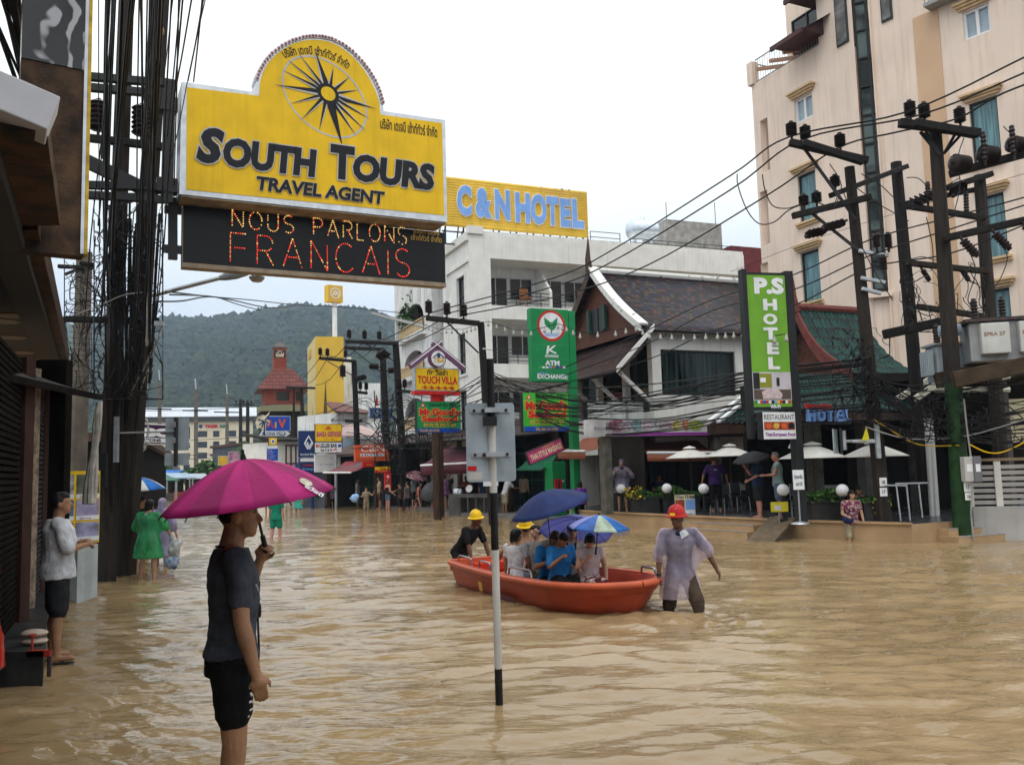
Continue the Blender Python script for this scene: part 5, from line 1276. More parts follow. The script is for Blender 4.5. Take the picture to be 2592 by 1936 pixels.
 # corrugated tin awning
 m = MB(); O1, O2 = at(256,1006,13.4), at(-260,898,6.6); I1, I2 = V((-8.3,13.2,3.75)), V((-5.4,6.6,3.95))
 def fn(u, v): p = (O2*(1-u)+O1*u)*(1-v)+(I2*(1-u)+I1*u)*v; return p+V((0,0,.035*math.sin(u*2*math.pi*46)))
 m.grid(fn, 46*6, 2); m.build('tin_awning', mat('tin', (0.09,0.085,0.08), .45, .4, 3, metal=.4), t, world=True)
 m = MB(); m.beam(O1, O2, .05, .08); m.build('awning_edge', M_('shop_dark'), t, world=True)
 m = MB(); m.slab([(-6.9,13.35,-.3),(-9.5,13.0,-.3),(-9.5,13.2,-.3),(-6.9,13.55,-.3)], (0,0,4.1)); m.build('end_wall', M_('shop_dark'), t, world=True)
 # sheets of bags on the step
 for i in range(2):
  c = on(90, 1645-18*i, .42); m = MB(); m.ball((A.x-.28, A.y+.35, .355+.075*i), (.13,.10,.04), 14, 8); m.single('paper_bag_bundle', mat('pale_bag', (0.42,0.33,0.27), .7, .15, 12), ['flat pale bag on the dark step, the lower of two', 'flat pale bag on the dark step, the upper of two'][i], 'bag', 'pale bags on the step')
 m = MB(); m.lathe([(.0,0),(.035,0),(.035,.015),(0,.015)], (A.x-.12,A.y+.02,.46), 14); m.cyl((A.x-.12,A.y+.02,.3),(A.x-.12,A.y+.02,.46),.012,.012,6); m.box(A.x-.16,A.x+.06,A.y,A.y+.05,.27,.325); m.cyl((A.x+.045,A.y+.025,.08),(A.x+.045,A.y+.025,.325),.02,.02,8)
 m.mi = [0]*6*0+m.mi; m.mi = [0 if i < 60 else 1 for i in range(len(m.mi))]; m.single('tap', [mat('tap_red', (0.35,0.035,0.02), .5), M_('iron')], 'small tap with a red wheel on the dark step', 'tap')
 # projecting sign box: marble above, plywood below, yellow edge
 W = wallpx(46, 8.9, 217, 9.25, 400)
 s = thing('projecting_sign_box', 'tall sign box of swirled black marble over stained plywood with a yellow edge', 'sign', W.M)
 zm = W.z(130, 162); zb = W.z(190, 646)
 m = MB(); m.box(0, W.len, 0, .22, zm+.004, zm+3.2); m.build('marble_panel', M_('black_marble'), s)
 m = MB(); m.box(.0, W.len-.001, .012, .22, zb, zm); m.build('plywood_panel', M_('plywood'), s)
 m = MB(); m.box(W.len+.002, W.len+.035, -.02, .22, zb+.02, zm+3.2); m.build('yellow_edge', mat('old_yellow', (0.58,0.38,0.04), .5, .3, 6), s)
 m = MB(); m.box(W.len-.035, W.len-.001, -.02, -.002, zb+.02, zm+3.2); m.build('metal_edge', M_('alu'), s)
 L = wallpx(-70, 5.9, 128, 6.15, 250); c = L.hit(34, 246)
 T = L.M @ Matrix.Translation((c[0], 0, c[1])) @ Matrix.Rotation(R(17), 4, 'Y')
 s = thing('white_flood_lamp', 'white box lamp tilted under the plywood sign box', 'lamp', T)
 m = MB(); m.box(-.5, .27, 0, .35, -.13, .15); m.build('housing', mat('lamp_white', (0.58,0.58,0.62), .5, .05, 4), s, bevel=.01)
 # tour photo board, white cabinet, hanging canvas
 s = Sign('tour_photo_board', 'yellow framed board of tour photographs beside the utility poles', 124, 13.9, 252, 14.5, 1192, 1376, 'sign_yellow', 'box_black', .1, .0)
 cols = [(.02,.47),(.52,.98)]; rows = [(.05,.38),(.40,.68),(.71,.97)]
 pm = [mat('photo_a', (0.30,0.30,0.31), .4, .8, 6), mat('photo_b', (0.08,0.09,0.06), .4, .8, 5), mat('photo_c', (0.05,0.10,0.2), .4, .6, 4), mat('photo_d', (0.30,0.27,0.42), .4, .5, 4), mat('photo_e', (0.28,0.22,0.18), .4, .6, 6), mat('photo_f', (0.33,0.32,0.48), .4, .5, 4)]
 k = 0
 for a, b in rows:
  for c0, c1 in cols:
   s.panel(c0, c1, a, b, pm[k].name, 'photo'); s.panel(c0, c1, b-.06, b, 'sign_white', 'caption'); s.marks(c0+.08, c1-.15, b-.045, b-.015, 'magenta', 7); k += 1
 W = s.W
 m = MB(); x0, x1 = W.x(190, 1400), W.x(241, 1400); m.box(x0, x1, -.1, .4, -.1, W.z(215, 1378)); m.T = None
 m.v = [tuple(W.M @ V(p)) for p in m.v]; m.single('white_cabinet', mat('cabinet_white', (0.44,0.47,0.46), .6, .12, 3, streak=.3), 'pale cabinet standing in the flood under the tour photo board', 'cabinet')
 m = MB(); a, b = at(252,1018,13.2), at(226,1275,13.0)
 for k in range(5):
  o = V((.03*math.cos(k*1.3), .03*math.sin(k*1.3), 0)); n = 9
  m.tube([a+(b-a)*(i/n)+o*(.4+1.2*i/n)+V((.015*math.sin(i*1.1+k),0,0)) for i in range(n+1)], [.03+.025*i/n for i in range(n+1)], 7)
 m.single('hanging_canvas', mat('dirty_canvas', (0.36,0.33,0.29), .8, .3, 6), 'pale gathered canvas hanging from the tin awning corner', 'canvas')
near_shops()
# ================================================================== poles
mat('pole_wood', (0.026,0.020,0.016), .75, .4, 4, stretch=(3,3,.3), bump=.5, bscale=20); mat('pole_dark', (0.013,0.011,0.010), .75, .4, 4, stretch=(3,3,.3)); mat('pole_green', (0.014,0.046,0.013), .6, .35, 4)
mat('insulator', (0.022,0.014,0.013), .25); mat('cable', (0.011,0.011,0.012), .5); mat('pole_concrete', (0.125,0.11,0.09), .8, .25, 3)
def insulator(m, p, h=.3, r=.13, n=6, axis=(0,0,1)):
 p = V(p); ax = V(axis).normalized()
 prof = [(.03,-.12),(.03,0)]
 for i in range(n): z = h*i/n; prof += [(r*.72,z+.002),(r,z+h/n*.45),(r*.72,z+h/n*.9)]
 prof += [(.06,h),(.05,h+.05)]
 m.lathe(prof, p, 12, ax)
class Pole:
 def __init__(s, label, base, top, D, r0, r1, name='utility_pole', m='pole_wood', group='utility poles', Dt=None, bz=-.4, sides=8, green=None):
  b = at(*base, D); tp = at(*top, Dt or D); s.D = D
  s.t = thing(name, label, 'utility pole', V((b.x, b.y, 0)), group)
  d = (tp-b)/(tp.z-b.z); b = b+d*(bz-b.z); s.b, s.d, s.top = b, d, tp
  q = MB()
  if green:
   zg = at(base[0], green[0], D).z; zg0 = at(base[0], green[1], D).z
   g = lambda z: r0+(r1-r0)*(z-b.z)/(tp.z-b.z)
   q.tube([b, b+d*(zg0-b.z)], [r0, g(zg0)], 10); q.m = 1; q.tube([b+d*(zg0-b.z), b+d*(zg-b.z)], [g(zg0), g(zg)], 10); q.m = 0; q.tube([b+d*(zg-b.z), tp], [g(zg), r1], 10)
   q.build('post', [M_(m), M_('pole_green')], s.t, world=True)
  else:
   q.tube([b, tp], [r0, r1], sides); q.build('post', M_(m), s.t, world=True)
 def arm(s, a, b, w=.16, Da=None, Db=None, name='crossarm', m='pole_dark', off=-.25, ins=(), h=.3, r=.13, dbl=False):
  A, B = at(*a, (Da or s.D)), at(*b, (Db or s.D)); o = V((0, off, 0)); A += o; B += o
  q = MB(); q.beam(A, B, w, w)
  if dbl: q.beam(A+V((.25,-.22,-.1)), B+V((-.2,-.22,-.1)), w, w)
  arm = q.build(name, M_(m), s.t, world=True, bevel=.02)
  for px in ins:
   u = (px-a[0])/(b[0]-a[0]); p = A+(B-A)*u; q = MB(); insulator(q, p+V((0,0,w/2+.12)), h, r); q.build('insulator', M_('insulator'), s.t, world=True)
  return A, B
 def brace(s, a, b, w=.06, off=-.15):
  q = MB(); q.beam(at(*a, s.D)+V((0,off,0)), at(*b, s.D)+V((0,off,0)), w, w); q.build('brace', M_('iron'), s.t, world=True)
 def hang(s, px, py, ax, h=.34, r=.12, D=None):
  q = MB(); insulator(q, at(px, py, D or s.D)+V((0,-.3,0)), h, r, 6, ax); q.build('insulator', M_('insulator'), s.t, world=True)
 def plate(s, px, py, w_, h_, txt=None, m='sign_white', off=-.3):
  p = at(px, py, s.D)+V((0, off, 0)); q = MB(); q.T = Matrix.Translation(p); q.box(-w_/2, w_/2, -.01, .0, -h_/2, h_/2); o = q.build('number_plate', M_(m), s.t, world=True)
  if txt: q = MB(); q.T = Matrix.Translation(p); put(q, txt, -w_*.2, w_*.22, -h_*.22, h_*.18, y=-.016, bold=.02); q.build('number', M_('ink'), o); bpy.context.view_layer.update(); o.children[0].parent = o; MIV = LOCM[s.t.name].inverted(); me = o.children[0].data; me.transform(MIV)
PA = Pole('dark pole with plates 18 and 17, standing by the terrace planters', (2243,1362), (2150,424), 21.0, .20, .13, green=None)
PA.arm((1990,370),(2186,416), .17, ins=(1997,2032,2119), dbl=True, h=.3, r=.14); PA.brace((2028,378),(2160,560)); PA.arm((1996,556),(2192,508), .15, off=-.3, ins=(2026,2058), h=.24); PA.arm((2106,492),(2300,418), .13, Db=22.8, ins=(2118,), off=.1, h=.26)
for k in range(4): PA.hang(2090+k*11, 580-k*3, (-.9,-.2,-.45), .2, .1); PA.hang(2045+k*10, 596-k*2, (-.8,0,-.6), .16, .1)
for y, b in ((640,2240),(708,2232),(735,2222)): PA.arm((2165+(y-640)*.08,y),(b,y+12), .09, off=-.2, m='galv')
for x, y in ((2207,634),(2236,634),(2224,690)): PA.hang(x, y, (0,0,1), .32, .1)
PA.plate(2222, 1219, .17, .2, '18'); PA.plate(2223, 1244, .17, .2, '17'); PA.arm((2142,1118),(2203,1119), .07, off=-.3, m='galv')
PA.brace((2050,545),(2170,640))
PB = Pole('dark pole rising behind the green tiled porch roof, without a plate', (2352,1330), (2268,412), 23.0, .21, .15, m='pole_dark')
PB.arm((2282,530),(2478,560), .15, off=-.3); PB.arm((2283,672),(2486,694), .15, off=-.3, ins=(), m='pole_wood'); PB.arm((2305,782),(2480,808), .15, off=-.35, m='pole_wood'); PB.arm((2222,852),(2392,815), .22, Da=22, Db=21.5, off=-.3)
for x, y in ((2336,520),(2432,545)): PB.hang(x, y, (.05,0,1), .5, .075)
for k in range(5): PB.hang(2300+k*12, 515-k*5, (.8,-.3,-.5), .22, .11)
for x in (2322,2370,2420): PB.hang(x, 690, (.5,0,-.9), .3, .08)
PC = Pole('tall brown pole painted green below, with plates 17 and 16', (2440,1370), (2366,318), 20.2, .215, .145, green=(970,1352))
PC.arm((2264,322),(2466,348), .19, ins=(2294,2330,2419), dbl=True, h=.34, r=.14); PC.brace((2322,340),(2372,400)); PC.brace((2410,345),(2382,395)); PC.brace((2335,340),(2372,398)); PC.brace((2424,348),(2384,392))
PC.arm((2392,448),(2640,382), .17, Db=19.5, off=-.2); PC.arm((2372,612),(2640,552), .16, Db=19.5, off=-.25)
for k, (x, y) in enumerate(((2432,428),(2502,405),(2574,382))): PC.hang(x, y, (-.95,-.3,.05), .42, .2, 19.8)
for x, y in ((2476,418),(2548,402)): PC.hang(x, y, (0,0,1), .62, .07, 19.6)
for x, y in ((2420,592),(2500,575),(2575,555)): PC.hang(x, y+25, (.55,-.2,-.85), .45, .11, 19.6)
PC.plate(2431, 1231, .17, .23, '17', off=-.32); PC.plate(2434, 1255, .17, .17, '16', off=-.32)
PD = Pole('dark pole close to the frame edge behind the white meter boxes', (2545,1330), (2479,444), 23.0, .21, .15)
PD.arm((2388,482),(2502,446), .15, off=-.2); PD.arm((2300,510),(2500,470), .13, Da=22.9, off=.2)
for k in range(4): PD.hang(2400+k*8, 490-k*5, (-.3,-.3,-.9), .18, .11)
# transformer platform
def transformers():
 t = thing('transformer_platform', 'thick wooden beam platform carried by the green footed pole', 'platform', at(2480,930,20.3))
 m = MB(); A, B = at(2392,966,20.0)+V((0,-.35,0)), at(2760,890,19.2)+V((0,-.35,0)); m.beam(A, B, .3, .36); m.build('beam', mat('old_beam', (0.05,0.034,0.021), .75, .35, 3, bump=.4), t, world=True, bevel=.02); m = MB(); m.beam(A+V((.2,1.2,.1)), B+V((.2,1.2,.1)), .3, .36); m.build('beam', mat('old_beam', (0.07,0.048,0.03), .75, .35, 3, bump=.4), t, world=True, bevel=.02)
 T = Matrix.Translation(at(2600,872,19.9)+V((0,.3,.15))) @ Matrix.Rotation(-.25, 4, 'Z')
 s = thing('transformer', 'large grey transformer carrying white switch boxes and black bushings', 'transformer', T)
 m = MB(); m.box(-1.15,1.2,-.4,.5,-.5,.42); m.build('tank', mat('grey_paint', (0.33,0.34,0.35), .5, .12, 3, streak=.25), s, bevel=.03)
 m = MB(); m.box(-1.25,1.3,-.5,.6,.425,.5); m.build('lid', mat('rust_dark', (0.07,0.05,0.045), .6, .3, 6), s)
 for x in (-.95,-.15): m = MB(); m.box(x,x+.6,-.62,-.405,-.35,.36); b = m.build('switch_box', mat('box_white', (0.55,0.55,0.53), .5, .06, 4, streak=.3, scol=(.3,.2,.12)), s, bevel=.02); m = MB(); put(m, 'EPRA 27' if x < -.5 else '1977', x+.06, x+.5, .06, .15, y=-.628, bold=.02); m.build('stencil', mat('rust_ink', (0.30,0.17,0.11), .6), b); LOCM.setdefault(b.name, Matrix.Identity(4))
 for x in (-.9,-.3,.3,.9): m = MB(); insulator(m, (x,0,.55), .45, .09, 6); m.build('bushing', M_('insulator'), s)
 m = MB(); a = at(2432,848,20.2);
 k = MB(); k.lathe([(.02,0),(.13,.02),(.15,.1),(.15,.42),(.13,.5),(.02,.52)], (-1.75,-.1,.3), 16, (1,0,.05)); k.build('oil_drum', mat('drum_blue', (0.32,0.40,0.48), .45, .1, 4), s)
 T = Matrix.Translation(at(2412,912,20.9)+V((0,.2,0)))
 s = thing('transformer', 'smaller pale blue transformer behind the brown pole with the green base', 'transformer', T)
 m = MB(); m.box(-.42,.5,-.3,.3,-.5,.36); m.build('tank', mat('pale_blue_paint', (0.36,0.42,0.46), .5, .1, 3, streak=.25), s, bevel=.03)
 m = MB(); m.box(-.5,.58,-.36,.36,.365,.42); m.build('lid', M_('grey_paint'), s)
 for x in (-.55,.55): m = MB(); [m.box(x-.06,x+.06,-.25+.1*i,-.2+.1*i,-.35,.25) for i in range(5)]; m.build('cooling_fin', M_('pale_blue_paint'), s)
 for x in (-.25,.1): m = MB(); insulator(m, (x,0,.47), .42, .09, 6); m.build('bushing', M_('insulator'), s)
 m = MB(); m.box(-.12,.03,-.312,-.302,-.1,.12); m.build('warning_plate', M_('box_black'), s)
transformers()
def meter(px, py, D, w_, h_, lab, mt):
 T = Matrix.Translation(at(px, py, D)); s = thing('meter_box', lab, 'meter box', T, 'meter boxes on the green pole'); m = MB(); m.box(-w_/2,w_/2,-.1,.1,-h_/2,h_/2); m.build('case', mt, s, bevel=.01)
 m = MB(); m.box(-w_*.3,w_*.3,-.106,-.101,-h_*.1,h_*.2) ; m.build('paper_label' if 'white' in lab else 'dial_window', M_('sign_white' if 'white' in lab else 'box_black'), s)
meter(2449, 1187, 19.85, .22, .56, 'white meter box with paper notices strapped on the green pole', mat('meter_white', (0.48,0.47,0.46), .5, .06, 5)); meter(2470, 1187, 19.8, .17, .58, 'dark grey meter box beside the white one on the green pole', mat('meter_grey', (0.15,0.15,0.17), .5))
m = MB(); m.tube([at(2440,1010,19.8), at(2447,1080,19.8), at(2458,1160,19.8)], .02, 6); m.tube([at(2462,1220,19.8), at(2458,1300,19.8), at(2464,1365,19.8)], .022, 6); m.single('conduit', M_('concrete'), 'thin pale conduit running down the green pole', 'conduit')
# white down pipes on the terrace
for i, (x0, x1) in enumerate(((2345, 2360),(2354, 2372))):
 m = MB(); a = at(x0, 1055+i*5, 22.5); b = at(x1, 1312, 22.5); m.tube([a, b, b+V((.12,-.1,-.03))], .075 if i else .065, 10); m.single('drain_pipe', mat('pvc', (0.55,0.55,0.55), .4, .06, 4), ['white drain pipe on the dark dining room, the thinner of two', 'white drain pipe with an elbow at its foot, the thicker of two'][i], 'pipe', 'white drain pipes')
# far poles on the other pavement
def small_pole(lab, base, top, D, arms, r=.17, group='utility poles', m='pole_dark'):
 p = Pole(lab, base, top, D, r, r*.72, m=m, group=group)
 for a, b, ins in arms: p.arm(a, b, .18, ins=ins, h=.42, r=.15)
 return p
PE = small_pole('dark pole with a long arm in front of the white hotel', (1242,1210), (1217,816), 31.0, [((1080,808),(1215,822),(1087,1133,1175))]); PE.brace((1130,815),(1212,895)); PE.arm((1222,885),(1247,888), .05, m='galv')
PF = small_pole('dark pole nearest the arcaded house, taller of the pair', (1024,1230), (1001,864), 46.0, [((876,866),(1006,872),(886,925,962)),((1005,990),(1040,993),(1012,1026))], .24); PF.brace((925,870),(998,915)); PF.hang(986, 905, (-.6,0,.5), .5, .22); PF.hang(975,912,(-.6,0,.5), .5, .22)
PG = small_pole('dark pole beside the blue script sign, shorter of the pair', (982,1200), (968,882), 49.0, [((874,882),(974,886),())], .24); PG.brace((895,886),(968,944)); PG.hang(960,930,(-.9,0,.1), .5, .2); PG.hang(985,940,(.9,0,.1), .5, .2)
PH = small_pole('dark pole in front of the yellow tower', (905,1150), (896,912), 53.0, [((810,908),(902,916),(813,831,877)),((903,993),(932,996),(914,929)),((875,1066),(918,1066),())], .22); PH.brace((830,915),(895,952)); PH.hang(870,955,(0,0,1), .7, .22); PH.hang(905,960,(.9,0,.2), .6, .22)
PI = small_pole('slim far pole before the red roofed tower', (768,1130), (763,982), 72.0, [((726,981),(800,983),()),], .2)
PJ = small_pole('slim grey far pole before the red roofed tower', (745,1120), (743,980), 74.0, [], .12)
for i, (px, yb, yt, D, lab) in enumerate(((404,1150,962,120,'pale tall pole above the fashion shop sign'),(496,1175,985,118,'pale tall pole behind the road sign back'),(575,1175,998,140,'pale tall pole behind the palm'),(609,1160,1010,130,'dark far pole nearest the palm crown'),(627,1165,1018,125,'dark far pole behind the palm crown'))):
 p = small_pole(lab, (px,yb), (px,yt), D, [((px-32,1035+i*4),(px+32,1036+i*4),())] if i < 3 else [((px-14,1024),(px+18,1025),(px-10,px,px+10))], .34, m='pole_concrete' if i < 3 else 'pole_dark')
 if i < 3: q = MB(); q.tube([at(px,yt,D), at(px-2,yt-26,D)], .1, 5); q.build('lightning_rod', M_('galv'), p.t, world=True)
# thick left poles
PL = Pole('thick front utility pole carrying dozens of cables and a black box', (268,1466), (322,-60), 17.2, .20, .16, m='pole_wood', Dt=16.8, sides=4)
PM = Pole('thick rear utility pole wrapped in hanging cables beside the green poncho', (313,1450), (412,-60), 18.0, .26, .17, m='pole_wood', Dt=17.4)
PL.arm((140,352),(446,388), .15, off=-.3, ins=(266,374), h=.6, r=.2); PL.arm((215,672),(250,676), .08, off=-.2); PL.arm((175,812),(412,816), .12, off=-.2)
m = MB();
q = MB(); c = at(268,1190,17.0); q.box(c.x-.14,c.x+.14,c.y-.32,c.y-.2,c.z-.33,c.z+.33); q.build('black_box', M_('box_black'), PL.t, world=True);
PQ = Pole('brown weathered pole behind the tin awning', (196,1200), (214,640), 22.0, .24, .2, m='pole_concrete')
PQ.arm((160,680),(250,684), .1, off=-.25); PQ.brace((172,698),(208,684))
def bracket_sign():
 T = Matrix.Translation(at(447,1100,16.6)); s = thing('road_sign', 'blank grey back of a road sign on an arm from the thick poles', 'road sign', T)
 def B(x0,y0,x1,y1,d,th,mt,nm):
  a = at(x0,y1,16.6)-T.translation; b = at(x1,y0,16.6)-T.translation; q = MB(); q.box(a.x,b.x,d,d+th,a.z,b.z); return q.build(nm, M_(mt), s, bevel=.004)
 B(418,1058,478,1141,.0,.02,'sign_back','plate'); B(416,1146,478,1179,.0,.02,'sign_back','plate'); B(443,1056,452,1182,-.08,.07,'iron','post'); B(305,1090,446,1098,-.06,.05,'galv','arm'); B(292,1055,305,1170,-.10,.08,'galv','clamp'); B(438,1068,449,1082,-.11,.03,'galv','clamp'); B(438,1108,449,1122,-.11,.03,'galv','clamp')
 B(440,1180,456,1190,-.08,.08,'galv','foot_clamp')
bracket_sign()
def arm_sign():
 D = 20.8; T = Matrix.Translation(at(2115,1120,D)); s = thing('road_sign', 'edge on road sign back held by a pipe arm from the plated pole', 'road sign', T)
 q = MB()
 Q = Wall(V((0,0)), V((.17,.5)))
 for a, b in ((-.42,.0),(.01,.06)): pass
 m = MB(); m.T = Matrix.Rotation(R(62), 4, 'Z'); m.box(-.35,.3,-.012,.012,-.26,.32); m.build('plate', M_('sign_back'), s)
 m = MB(); m.T = Matrix.Translation((.12,-.02,0)); m.box(-.02,.03,-.03,.03,-.28,.33); m.build('post', M_('iron'), s)
 m = MB(); m.tube([(.12,0,.02),(.98,-.02,.03)], .035, 8); m.cyl((.2,0,-.18),(.2,0,.28),.06,.06,10); m.build('arm', M_('galv'), s)
 m = MB(); m.box(.93,1.02,-.12,-.02,-.4,.42); m.build('clamp', M_('galv'), s)
arm_sign()
# street lamp on the left poles
def lamp():
 a, b = at(345,758,18.4), at(556,704,18.6); T = Matrix.Translation(a)
 s = thing('street_lamp', 'grey street lamp on a long slanting arm beneath the text board', 'street lamp', T)
 m = MB(); m.tube([a, b], .05, 8); m.build('arm', M_('galv'), s, world=True)
 d = (b-a).normalized(); m = MB(); m.tube([b-d*.02, b+d*.12, b+d*.35, b+d*.6, b+d*.64], [.05,.09,.12,.1,.05], 10, flat=.55); m.build('lamp_head', mat('lamp_grey', (0.30,0.33,0.35), .4, .1, 5), s, world=True)
 m = MB(); p = at(650,704,18.6); m.lathe([(.02,-.09),(.1,-.08),(.16,-.02),(.17,.02),(.02,.04)], p, 16); m.tube([b+d*.6, p], .02, 5); m.build('lamp_globe', mat('globe_grey', (0.36,0.36,0.36), .3), s, world=True)
lamp()
# ================================================================== cables
RC = random.Random(5)
def cable(pts, r=.012, name='power_cable', lab='black cable', cat='cable', group=None, m='cable', seg=1, kind=None):
 q = MB()
 P = [V(p) for p in pts]
 if seg > 1:
  o = []
  for i in range(len(P)-1):
   p0 = P[max(i-1,0)]; p1 = P[i]; p2 = P[i+1]; p3 = P[min(i+2,len(P)-1)]
   for k in range(seg):
    t = k/seg; o.append(.5*((2*p1)+(-p0+p2)*t+(2*p0-5*p1+4*p2-p3)*t*t+(-p0+3*p1-3*p2+p3)*t**3))
  P = o+[P[-1]]
 q.tube(P, r, 5, False)
 return q.single(name, M_(m), lab, cat, group, kind)
def im(seq): return [at(*s) for s in seq]
cable(im([(2750,70,17),(2592,146,18.3),(2294,284,19.8),(1997,347,20.8),(1850,444,22.6),(1558,628,26.5),(1404,703,28.6),(1129,781,30.6),(1087,793,30.8)]), .022, lab='thick high cable over the street, highest of three on the tall poles', group='high voltage cables', seg=6)
cable(im([(2750,112,17),(2592,185,18.3),(2330,291,19.8),(2032,353,20.8),(1850,480,22.6),(1554,660,26.5),(1400,726,28.6),(1150,789,30.6),(1133,797,30.8)]), .022, lab='thick high cable over the street, middle one of three on the tall poles', group='high voltage cables', seg=6)
cable(im([(2750,160,17),(2540,236,18.3),(2419,302,19.8),(2265,336,20.3),(2119,376,20.8),(1941,495,22.6),(1644,669,26.5),(1430,746,28.6),(1190,794,30.6),(1175,800,30.8)]), .022, lab='thick high cable over the street, lowest of three on the tall poles', group='high voltage cables', seg=6)
for k, ys in enumerate(((470,520,552,608,640,690,735),(490,540,568,640,668,705,770),(523,590,615,663,698,745,810))):
 cable(im([(2750,ys[0]-20,18),(2592,ys[1]-20,19),(2400,ys[2]+(14*k),20.2),(2200,ys[3]+8*k,20.8),(2010,ys[4]+55+10*k,22.5),(1800,ys[5]+70+12*k,25.5),(1640,ys[6]+100,28),(1430,930+20*k,30)]), .018, lab='middle height black cable running past the plated pole to the gabled house', group='middle height cables', seg=5)
for k in range(24):                                                     # telephone cables between the plated pole and the one by the white hotel
 ya = RC.uniform(905, 1030); ym = 960+(ya-905)*.75+RC.uniform(0, 30); yb = RC.uniform(960, 1078)
 cable(im([(2206,ya,20.7),(1890,(ya+ym)/2+RC.uniform(-4,8),23),(1660,ym+RC.uniform(5,25),26),(1440,max(ym+12,yb),28.6),(1236,yb-25,31)]), RC.uniform(.010,.022), 'telephone_cable', 'black low cable among the bundle slung across the gabled house', 'cable', 'low telephone cables over the gabled house', seg=5)
for k in range(24):
 ya = RC.uniform(930, 1075); yb = RC.uniform(960, 1120); yc = yb-RC.uniform(-40, 90)
 cable(im([(2205,ya,20.6),(2310,(ya+yb)/2+RC.uniform(5,30),20.4),(2436,yb,20.0),(2560,(yb+yc)/2+RC.uniform(0,30),19.3),(2720,yc,18.5)]), RC.uniform(.009,.02), 'telephone_cable', 'black low cable among the bundle crossing the green pole', 'cable', 'low telephone cables by the green pole', seg=4)
cable(im([(2190,1080,20.6),(2300,1110,20.5),(2440,1104,20.0),(2600,1060,19)]), .016, 'telephone_cable', 'grey cable sagging below the bundle at the green pole', 'cable', 'low telephone cables by the green pole', 'galv', 6)
cable(im([(2210,1060,20.6),(2300,1115,20.6),(2350,1128,20.5),(2428,1127,20.0)]), .014, 'yellow_cable', 'thin yellow cable drooping between the plated pole and the green pole', m='sign_yellow', seg=5)
cable(im([(2455,1125,19.8),(2500,1145,19.6),(2545,1142,19.4),(2620,1105,19)]), .014, 'yellow_cable', 'thin yellow cable drooping from the green pole towards the slatted fence', m='sign_yellow', seg=5)
for a, b, sag, D0, D1, lab in (((1600+265,432),(1850+100,520),60,21,22,0),((1850+75,430),(1990,520),30,21,21.5,0)): pass
cable(im([(1866,441,22.5),(1868,470,22.4),(1890,530,22.2),(1921,566,22),(1960,562,21.6),(2000,530,21.2),(2060,512,20.9),(2095,525,20.8)]), .016, lab='loop of cable hanging from the high cables before the peach tower', seg=4)
cable(im([(1930,442,22),(1936,480,22),(1955,520,21.8),(1990,528,21.4),(2020,520,21),(2030,518,20.9)]), .016, lab='short loop of cable hung from the high cable at the tower corner', seg=4)
for k, P in enumerate(([(2100,415),(2130,470),(2110,530),(2130,480),(2160,560)],[(2180,440),(2230,470),(2262,500),(2290,520)],[(2160,470),(2230,520),(2275,545),(2300,560)],[(2295,450),(2325,452),(2360,480),(2395,470),(2430,450)],[(2440,350),(2425,400),(2430,470),(2415,540)],[(2540,320),(2575,360),(2590,400)],[(2345,550),(2360,620),(2362,680)],[(2455,640),(2470,690),(2450,760),(2480,780),(2510,770)],[(2530,615),(2550,650),(2535,700),(2515,730)],[(2170,600),(2210,680),(2260,760)])):
 cable(im([(x, y, 20.4) for x, y in P]), .012, 'jumper_cable', 'thin black jumper cable looping between the crossarms of the tall poles', 'cable', 'jumper cables on the tall poles', seg=5)
cable(im([(1850,688,24),(2050,610,22.4),(2300,530,21),(2592,440,19)]), .006, 'stay_wire', 'thin grey wire slanting across the peach tower', 'wire', seg=5)
# tangles nobody could count
def tangle(name, lab, fn, n, r=.012, mt='cable'):
 q = MB()
 for _ in range(n): q.tube(fn(), RC.uniform(r*.6, r*1.5), 4, False)
 a = q.single(name, M_(mt), lab, 'cables', kind='stuff'); return a
def curl(x0, x1, y0, y1, D, s=1.0):
 def f():
  x, y = RC.uniform(x0, x1), RC.uniform(y0, y1); dx, dy = RC.uniform(-6, 6), RC.uniform(2, 9); P = []
  for i in range(14): P.append(at(x, y, D+RC.uniform(-.25, .1))); dx += RC.uniform(-5, 5)*s; dy += RC.uniform(-6, 6)*s; x += dx; y += dy; x = min(max(x, x0-12), x1+12); y = min(max(y, y0-10), y1+10)
  return P
 return f
tangle('cable_tangle', 'messy coils of black cable hanging round the plated pole', curl(2120,2240,840,1060,20.6), 46, .011)
tangle('cable_tangle', 'dense black cable mess below the transformer beam', curl(2290,2600,990,1110,20.2), 44, .011)
tangle('cable_tangle', 'dark cable mess between the plated pole and the pole behind the porch roof', curl(2290,2480,640,830,21.6), 34, .010)
tangle('cable_tangle', 'dark cable mess on the far pole before the arcaded house', curl(960,1060,1000,1190,45.5), 40, .022)
tangle('cable_tangle', 'dark cable mess over the awnings by the seafood signs', curl(880,1320,1085,1125,40), 40, .02)
